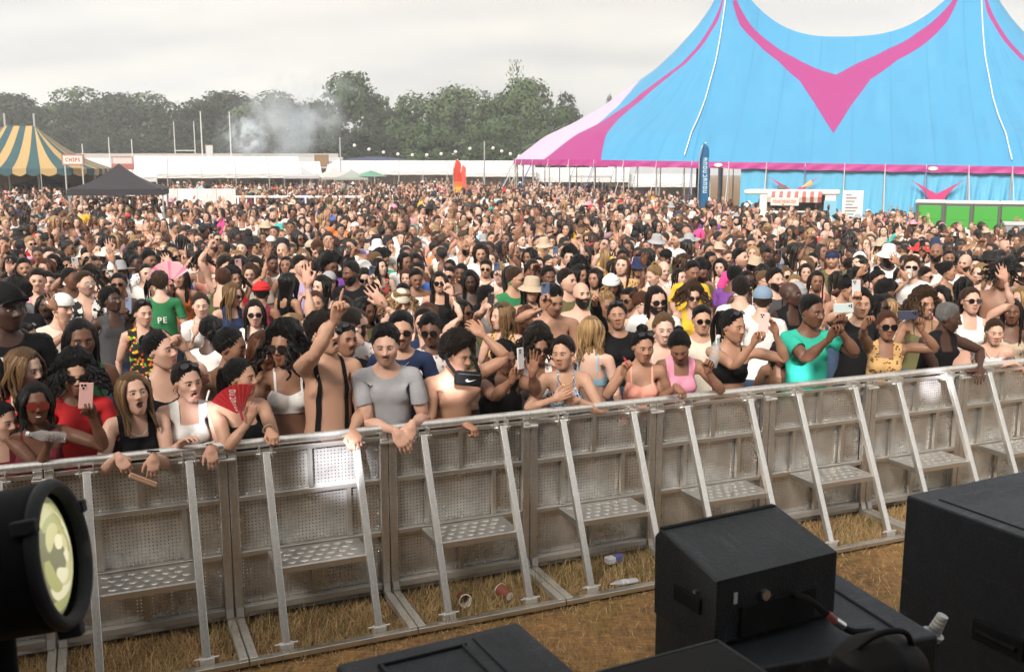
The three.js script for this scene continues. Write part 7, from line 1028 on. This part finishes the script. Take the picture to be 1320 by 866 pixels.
{ const r = hero({ label: 'person in a black T-shirt holding a phone up between green and leopard tops', group: rowB, head: [3.203, 1.681, -8.961], kind: 'm', skin: 'tan', hair: 'short', hairc: 'darkbrown', top: 'tee', topc: 'black', yaw: -0.1, look: [0, 0, 0], arms: { R: { b: [-0.14, 1.66, 0.34], hand: 'grip', palm: [0.2, 0, 1], dir: [0, 1, 0.1] } } }); const w = r.handWorld(1, 0.1, 0.03); phone(w.p.add(V(0, 0.045, 0)), 'silver phone held up by the black T-shirt person near the leopard top', [0.5, 0.5, 0.52], V(0, 0.2, 1), V(0, 1, 0)); }
hero({ label: 'person in a white crop top raising an arm behind the cropped grey hair', group: rowB, head: [4.434, 1.646, -9.436], kind: 'f', skin: 'light', hair: 'pony', hairc: 'brown', hairLen: 0.3, top: 'crop', topc: 'white', glasses: 'dark', yaw: -0.2, look: [0.2, -0.1, 0], arms: { L: { b: [0.25, 1.85, 0.15], hand: 'flat', palm: [-0.2, 0, 1] } } });
hero({ label: 'person with black braids in a tan top right of the floral sleeves', group: rowB, head: [4.785, 1.558, -9.314], kind: 'f', skin: 'dark', hair: 'braids', hairLen: 0.3, top: 'strap', topc: 'beige', yaw: -0.3, look: [-0.2, 0.05, 0] });
hero({ label: 'person with straight auburn hair behind the red fan', group: rowB, head: [-1.708, 1.666, -6.686], kind: 'f', skin: 'tan', hair: 'long', hairc: 'auburn', hairLen: 0.28, top: 'strap', topc: 'black', yaw: 0.3, look: [0.3, 0.1, 0] });
// ---------- the packed crowd: the nearest as people of their own, the far ones as a mass
const FEM_HAIR = ['long', 'long', 'wavy', 'curly', 'pony', 'bun', 'updo', 'braids', 'afro', 'long', 'updo'], MALE_HAIR = ['short', 'fade', 'fade', 'short', 'afro', 'buzz', 'bald', 'braids', 'curly'];
const SK = ['fair', 'fair', 'light', 'light', 'light', 'tan', 'tan', 'olive', 'brown', 'brown', 'dark', 'dark', 'deep'];
const FT = ['tank', 'strap', 'crop', 'bra', 'bandeau', 'tee', 'vest', 'halter', 'strap', 'tank', 'offshoulder'], MT = ['tee', 'tee', 'tee', 'vest', 'none', 'openshirt', 'longsleeve', 'tee', 'vest'];
const TC = ['white', 'white', 'white', 'white', 'white', 'black', 'black', 'black', 'cream', 'cream', 'grey', 'navy', 'red', 'pink', 'peach', 'orange', 'yellow', 'green', 'turquoise', 'sky', 'blue', 'olive', 'beige', 'brown', 'burgundy', 'hotpink', 'lilac', 'leopard', 'floral', 'tropical', 'stripe', 'paisley', 'camo', 'charcoal', 'mint', 'purple'];
const HW = { long: 'long %s hair', wavy: 'wavy %s hair', curly: '%s curls', pony: '%s ponytail', bun: '%s top bun', updo: '%s hair tied back', braids: '%s braids', afro: '%s afro', short: 'short %s hair', fade: '%s faded crop', buzz: '%s buzz cut', bald: 'bald head' };
const CW = { darkbrown: 'dark brown', darkblonde: 'dark blonde', paledenim: 'pale denim', hotpink: 'hot pink', sky: 'sky blue', mint: 'sea green', leopard: 'leopard print', tropical: 'tropical print', stripe: 'striped', paisley: 'paisley', camo: 'camouflage', floral: 'floral' };
const TW = { tank: 'vest top', strap: 'strap top', crop: 'crop top', bra: 'bralette', bandeau: 'bandeau', tee: 'T-shirt', vest: 'loose vest', halter: 'halter top', offshoulder: 'off shoulder top', openshirt: 'open shirt', longsleeve: 'long sleeved shirt' };
const POSES = [
  ['', () => ({})], ['', () => ({ L: { b: [0.24, 0.98, 0.18] }, R: { b: [-0.24, 0.98, 0.16] } })],
  ['one arm up', () => ({ R: { b: [-R(0.15, 0.4), R(1.75, 1.92), R(0, 0.25)], hand: pick(['flat', 'point', 'fist', 'relax']), palm: [0.2, 0, 1] } })],
  ['left arm up', () => ({ L: { b: [R(0.15, 0.4), R(1.75, 1.92), R(0, 0.25)], hand: pick(['flat', 'point', 'fist', 'relax']), palm: [-0.2, 0, 1] } })],
  ['both arms up', () => ({ L: { b: [R(0.2, 0.4), R(1.7, 1.9), R(0, 0.2)], hand: 'flat', palm: [-0.2, 0, 1] }, R: { b: [-R(0.2, 0.4), R(1.7, 1.9), R(0, 0.2)], hand: 'flat', palm: [0.2, 0, 1] } })],
  ['filming overhead', () => ({ R: { b: [-0.1, 1.6, 0.36], hand: 'grip', palm: [0.2, 0, 1], dir: [0, 1, 0.1], phone: 1 } })],
  ['hands clasped at chest', () => ({ L: { b: [0.06, 1.22, 0.26], hand: 'relax', palm: [-1, 0, 0.2], dir: [-0.4, 0.8, 0.3] }, R: { b: [-0.06, 1.22, 0.26], hand: 'relax', palm: [1, 0, 0.2], dir: [0.4, 0.8, 0.3] } })],
  ['holding a drink', () => ({ R: { b: [-0.16, 1.2, 0.28], hand: 'grip', palm: [1, 0, 0.2], dir: [0.2, 0.5, 1], cup: 1 } })],
];
const POSEP = [0, 0, 1, 1, 1, 0, 2, 1, 3, 4, 5, 5, 6, 7];
function randomPerson(lod, sk, pi) {
  const f = rnd() < 0.62, kind = f ? 'f' : rnd() < 0.3 ? 'b' : 'm', skin = sk ?? pick(SK), pale = ['fair', 'light', 'tan'].includes(skin);
  const hair = pick(f ? FEM_HAIR : MALE_HAIR), hairc = pale ? pick(['brown', 'darkbrown', 'blonde', 'darkblonde', 'black', 'darkbrown', 'black', 'darkbrown', 'auburn']) : rnd() < 0.9 ? 'black' : pick(['auburn', 'darkbrown', 'blonde']);
  const [pw, pf] = POSES[pi ?? pick(POSEP)], top = pick(f ? FT : MT), r = rnd(), puffy = hair === 'afro' && hairc !== 'black';
  const o = { lod, kind, skin, hair: puffy ? 'wavy' : hair, hairc, top, topc: pick(TC), bottomc: pick(['denim', 'paledenim', 'black', 'white', 'beige', 'olive', 'navy']), arms: pf(), pw, seed: rnd() * 99, hairLen: R(0.12, 0.34), open: rnd() < 0.2 ? 0.6 : 0, smile: rnd() < 0.3 ? 1 : 0, lean: R(-0.03, 0.08), side: R(-0.04, 0.04) };
  if (r < 0.24) o.glasses = pick(['dark', 'dark', 'big']); else if (r < 0.32) o.glasses = 'head'; else if (r < 0.39) { o.hat = f ? pick(['bucket', 'cap', 'brim', 'turban']) : pick(['cap', 'cap', 'backcap', 'bucket', 'beanie']); o.hatc = pick(['black', 'white', 'cream', 'navy', 'black', 'white', 'grey', 'beige', 'pink']); if (o.hair === 'bun' || o.hair === 'afro' || o.hair === 'curly') o.hair = f ? 'long' : 'fade'; }
  if (!f && o.hair === 'curly') o.hairLen = 0.08; if (!f && rnd() < 0.5) o.beard = pick([1, 2]);
  o.look = [R(-0.7, 0.8), R(-0.15, 0.25), R(-0.1, 0.1)];
  return o;
}
function describe(o) {
  const w = (c) => CW[c] ?? c, hat = o.hat ? w(o.hatc) + ' ' + ({ backcap: 'backward cap', brim: 'sun hat', turban: 'headwrap', bucket: 'bucket hat' }[o.hat] ?? o.hat) : '';
  return ['person', o.top === 'none' ? 'with bare chest' : 'in ' + w(o.topc) + ' ' + TW[o.top], o.hat ? 'and ' + hat : 'with ' + HW[o.hair].replace('%s', w(o.hairc)), o.glasses === 'head' ? 'and sunglasses pushed up' : o.glasses ? 'and dark sunglasses' : '', o.beard === 2 ? 'and beard' : '', o.pw ? ', ' + o.pw : '', o.turned ? ', turned away' : ''].filter(Boolean).join(' ').replace(' ,', ',').split(' ').slice(0, 16).join(' ');
}
{
  const camY = 2.9, proj = (x, y, z) => { const dz = -z; return [x / dz, (y - camY) / dz, dz]; };
  const heroP = heroSpots.map(([x, y, z]) => [...proj(x, y, z), x, z]);
  const spots = []; const inView = (x, z) => Math.abs(x) < 0.55 * -z + 0.7;
  // behind the barrier: distance behind its line
  const behind = (x, z) => -((x + 1.32) * BNX + (z + 6.2) * BNZ);
  let row = 0;
  for (let d = 6.2; d < 19.5; d += 0.5 + d * 0.004, row++) for (let x = -0.6 * d - 1.2; x < 0.6 * d + 1.2; x += 0.54) {
    const px = x + R(-0.16, 0.16) + (row % 2) * 0.27, pz = -d + R(-0.17, 0.17); if (!inView(px, pz) || behind(px, pz) < 0.48) continue;
    const h = R(1.5, 1.68), q = proj(px, h, pz);
    let bad = false; for (const s of heroP) { if (Math.hypot(s[3] - px, s[4] - pz) < 0.4) { bad = true; break; } if (q[2] < s[2] && Math.abs(q[0] - s[0]) < 0.17 / s[2] * 1.15 && Math.abs(q[1] - s[1]) < 0.3 / s[2]) { bad = true; break; } }
    if (!bad) spots.push([px, pz, h, q]);
  }
  spots.sort((a, b) => b[1] - a[1]);
  const named = new Set(heroSpots.map((_, i) => i)), NB = 300 - heroSpots.length, used = new Set();
  const near = spots.slice(0, NB), rest = spots.slice(NB);
  console.log('heroes', heroSpots.length, 'near', near.length, 'rest in near rows', rest.length, 'last z', near[near.length - 1]?.[1]);
  near.forEach(([x, z, h], i) => {
    const lod = -z < 10.2 ? 1 : 2; let o, l, k = 0; do { o = randomPerson(lod); o.turned = rnd() < 0.11; if (-z < 10.6 && rnd() < 0.9) o.topc = pick(['white', 'black', 'cream', 'white', 'black', 'grey', 'beige', 'navy', 'charcoal', 'paledenim', 'brown', 'floral', 'stripe', 'burgundy', 'peach', 'olive']); l = describe(o); } while (used.has(l) && k++ < 40); used.add(l);
    o.label = l; o.group = 'people in the near crowd'; o.handLod = 2; o.bodyLod = 2; const f = o.kind === 'f'; o.head = [x, f ? h - 0.03 : h + 0.05, z]; o.gy = groundY(x, z);
    o.yaw = Math.atan2(-x + 1.5, -z) + R(-0.45, 0.45) + (o.turned ? 2.7 : 0);
    const r = addPerson(o);
    if (o.arms.R?.phone) { const w = r.handWorld(1, 0.1, 0.03); phone(w.p.add(V(0, 0.045, 0)), 'phone of the ' + l.replace(', filming overhead', '').split(' ').slice(0, 12).join(' '), pick([[0.02, 0.02, 0.02], [0.5, 0.5, 0.5], [0.1, 0.14, 0.22], [0.5, 0.3, 0.3]]), w.z.clone().multiplyScalar(1), V(0, 1, 0.1)).userData.group = 'phones held up in the near crowd'; }
    if (o.arms.R?.cup) { const w = r.handWorld(1, 0.08, 0.035); cup(w.p, 'cup of the ' + l.replace(', holding a drink', '').split(' ').slice(0, 12).join(' '), pick([[0.8, 0.79, 0.76], [0.7, 0.4, 0.1], [0.75, 0.72, 0.7]])); }
  });
  // the mass: a set of figures, each placed many times in its own colours
  const g = new THREE.Group(); g.name = 'distant_crowd'; g.userData = { kind: 'stuff', label: 'dense festival crowd filling the field behind the nearer people', category: 'crowd' }; scene.add(g);
  const NPRO = 30, protos = []; for (let i = 0; i < NPRO; i++) { const o = randomPerson(2, 'one', POSEP[i % POSEP.length]); o.hatc = 'white'; o.topc = 'white'; o.bottomc = 'white'; if (o.top === 'none') o.top = 'tee'; if (i % 9 === 4) o.look[0] += 0.9; const r = person({ ...o, at: [0, 0], scale: 1, handLod: 2 }); protos.push({ r, o, at: [] }); }
  const far = rest.map(([x, z, h]) => [x, z, h]); let d = 19.6;
  while (d < 104) { const sp = 0.66 + (d - 19) * 0.008; for (let x = -0.58 * d; x < 0.58 * d; x += sp) { const px = x + R(-0.3, 0.3) * sp, pz = -d + R(-0.3, 0.3) * sp; if (rnd() < 0.1 + 0.2 * sstep(45, 72, d)) continue; if (px > 10.5 && pz < -54) continue; if (d > 74 && (px < -30 || rnd() < 0.35)) continue; if (px > 8 && px < 21 && pz < -44.2 && pz > -50 && Math.hypot(px - 13.5, pz + 47) < 3) continue; if (px > 16.4 && pz < -38 && pz > -43.5) continue; if (Math.abs(px + 13.8) < 1.9 && Math.abs(pz + 44.5) < 1.6) continue; if (fbm(px * 0.45 + 40, pz * 0.45, 5, 2) < 0.36) continue; far.push([px, pz, R(1.4, 1.76)]); } d += sp * 0.92; }
  triCount = Math.round(triCount); console.log('mass', far.length);
  far.forEach((s) => pick(protos).at.push(s));
  const m = new THREE.Matrix4(), q = new THREE.Quaternion(), col = new THREE.Color();
  const rgb = (c) => CLOTH[c] ?? pick([[0.4, 0.3, 0.2], [0.3, 0.2, 0.25], [0.2, 0.3, 0.25], [0.5, 0.45, 0.4]]);
  const baseCloth = phys([1, 1, 1], 0.86, { side: THREE.DoubleSide }), baseHair = phys([1, 1, 1], 0.5, { map: hairTex, bumpMap: hairBump, bumpScale: 0.004 });
  for (const p of protos) {
    const n = p.at.length; if (!n) continue;
    const inst = p.r.list.map(([name, geo, mat]) => { const kind = name === 'body' ? 'body' : name === 'hair' || name === 'beard' ? 'hair' : name === 'sunglasses' ? 'glass' : name === 'top' ? 'top' : ['trousers', 'shorts', 'mini'].includes(name) ? 'bottom' : 'hat'; const im = new THREE.InstancedMesh(geo, kind === 'body' ? skinMat : kind === 'hair' ? baseHair : kind === 'glass' ? lensMat : baseCloth, n); im.name = 'crowd_' + name; im.userData = { kind: 'stuff' }; g.add(im); return [kind, im]; });
    p.at.forEach(([x, z, h], i) => {
      q.setFromEuler(new THREE.Euler(0, Math.atan2(-x + 2, -z) + R(-0.7, 0.7) + (rnd() < 0.1 ? 2.6 : 0), 0)); const s = h / 1.64; m.compose(V(x, groundY(x, z), z), q, V(s, s, s));
      const sk = pick(SK), kv = R(0.9, 1.12), sc = SKIN[sk].map((q) => q * kv), pale = ['fair', 'light', 'tan'].includes(sk), hc = HAIRC[pale ? pick(['brown', 'darkbrown', 'blonde', 'darkblonde', 'black', 'darkbrown', 'black']) : 'black'], tc = rnd() < 0.38 ? CLOTH.white : rgb(pick(TC)), bc = rgb(pick(['denim', 'black', 'white', 'beige'])), hatc = rgb(pick(['white', 'black', 'cream', 'red', 'pink', 'navy', 'beige', 'grey', 'white', 'black', 'black']));
      for (const [kind, im] of inst) { im.setMatrixAt(i, m); if (kind !== 'glass') { const c = kind === 'body' ? sc : kind === 'hair' ? hc : kind === 'top' ? tc : kind === 'bottom' ? bc : hatc; im.setColorAt(i, col.setRGB(...c)); } }
    });
  }
}
{ // the camera operator
  const x = atx(257, 44), z = -44.9, o = person({ lod: 2, kind: 'm', skin: 'light', hair: 'short', hairc: 'brown', top: 'tee', topc: 'sky', bottomc: 'beige', at: [x, z], scale: 1, yaw: 0.5, arms: { L: { b: [0.1, 1.3, 0.35] }, R: { b: [-0.1, 1.3, 0.35] } } });
  const g = thing('person', 'camera operator in a pale blue T-shirt on the white platform', 'person'); g.position.set(x, 0.69, z); g.rotation.y = 0.5; for (const [n, geo, mat] of o.list) mesh(n, geo, mat, g);
}
// ---------- the stage's own spotlights, hung behind the camera; their beams make the bright patches on the front row
{ // the stage itself, behind and above the camera: deck, roof, back wall and towers
  const st = thing('stage', 'covered festival stage with black roof and back wall behind the camera', 'stage'), blk = std([0.03, 0.03, 0.033], 0.85);
  mesh('deck', box(18, 1.2, 10, 0, 0.6, 4.0), blk, st); mesh('roof', box(20, 0.3, 9.4, 0, 7.15, 6.3), blk, st); mesh('back_wall', box(18, 5.8, 0.2, 0, 4.1, 9.2), blk, st);
  for (const sx of [-1, 1]) { mesh('side_curtain', box(0.15, 5.8, 6.5, sx * 9, 4.1, 5.8), blk, st); mesh('tower', box(0.4, 7, 0.4, sx * 9.5, 3.5, 2.0), alu, st); }
}
{
  const truss = thing('lighting_truss', 'aluminium lighting truss over the stage front', 'truss'); truss.position.set(0, 5.6, 3.2);
  for (const [y, z] of [[0.2, 0.2], [0.2, -0.2], [-0.2, 0.2], [-0.2, -0.2]]) mesh('chord', rod(V(-6, y, z), V(6, y, z), 0.025, 8), alu, truss);
  for (let i = 0; i < 24; i++) mesh('brace', rod(V(-6 + i * 0.5, i % 2 ? 0.2 : -0.2, 0.2), V(-5.5 + i * 0.5, i % 2 ? -0.2 : 0.2, 0.2), 0.012, 6), alu, truss);
  for (const s of [-1, 1]) mesh('tower_leg', box(0.3, 6, 0.3, s * 6.2, -2.6, 0), alu, truss);
  const spots = [[-3.6, V(-1.945, 1.398, -6.04), 0.014, 600, 'left end lamp, on the white vest person'], [-1.8, V(-1.163, 0.98, -6.246), 0.024, 1500, 'second lamp, on the barrier sheet'], [0.2, V(-0.431, 1.468, -6.691), 0.015, 900, 'middle lamp, on the bare chested person'], [2.2, V(2.358, 1.277, -7.89), 0.011, 900, 'fourth lamp, on the green T-shirt'], [4.0, V(3.66, 1.067, -8.341), 0.014, 1700, 'right end lamp, on the far barrier sheet']];
  for (const [x, to, ang, cd, l] of spots) {
    const at = V(x, 5.15, 3.2), d = to.clone().sub(at).normalize(), q = new THREE.Quaternion().setFromUnitVectors(V(0, 0, 1), d), t = thing('stage_spotlight', 'black stage spotlight hung from the truss, ' + l, 'lamp', 'spotlights on the stage truss'); t.position.copy(at); t.quaternion.copy(q);
    mesh('housing', new THREE.LatheGeometry([[0.001, -0.3], [0.09, -0.3], [0.11, -0.1], [0.115, 0.12], [0.1, 0.12]].map(([a, b]) => new THREE.Vector2(a, b)), 24).rotateX(Math.PI / 2), gearDark, t); mesh('lamp_lens', new THREE.CylinderGeometry(0.1, 0.1, 0.01, 24).rotateX(Math.PI / 2).translate(0, 0, 0.1), std([0.9, 0.9, 0.9], 0.2, { emissive: new THREE.Color(1, 0.97, 0.92), emissiveIntensity: 2 }), t); mesh('yoke', new THREE.TorusGeometry(0.16, 0.012, 6, 20, Math.PI), gearDark, t);
    const s = new THREE.SpotLight(0xf6f6ff, cd, 30, ang, 0.7, 2); s.position.copy(at).addScaledVector(d, 0.13); s.target.position.copy(to); s.castShadow = true; s.shadow.radius = 2; scene.add(s, s.target);
  }
}
shade(scene);
console.log('triangles in people', Math.round(triCount));
renderer.render(scene, camera);
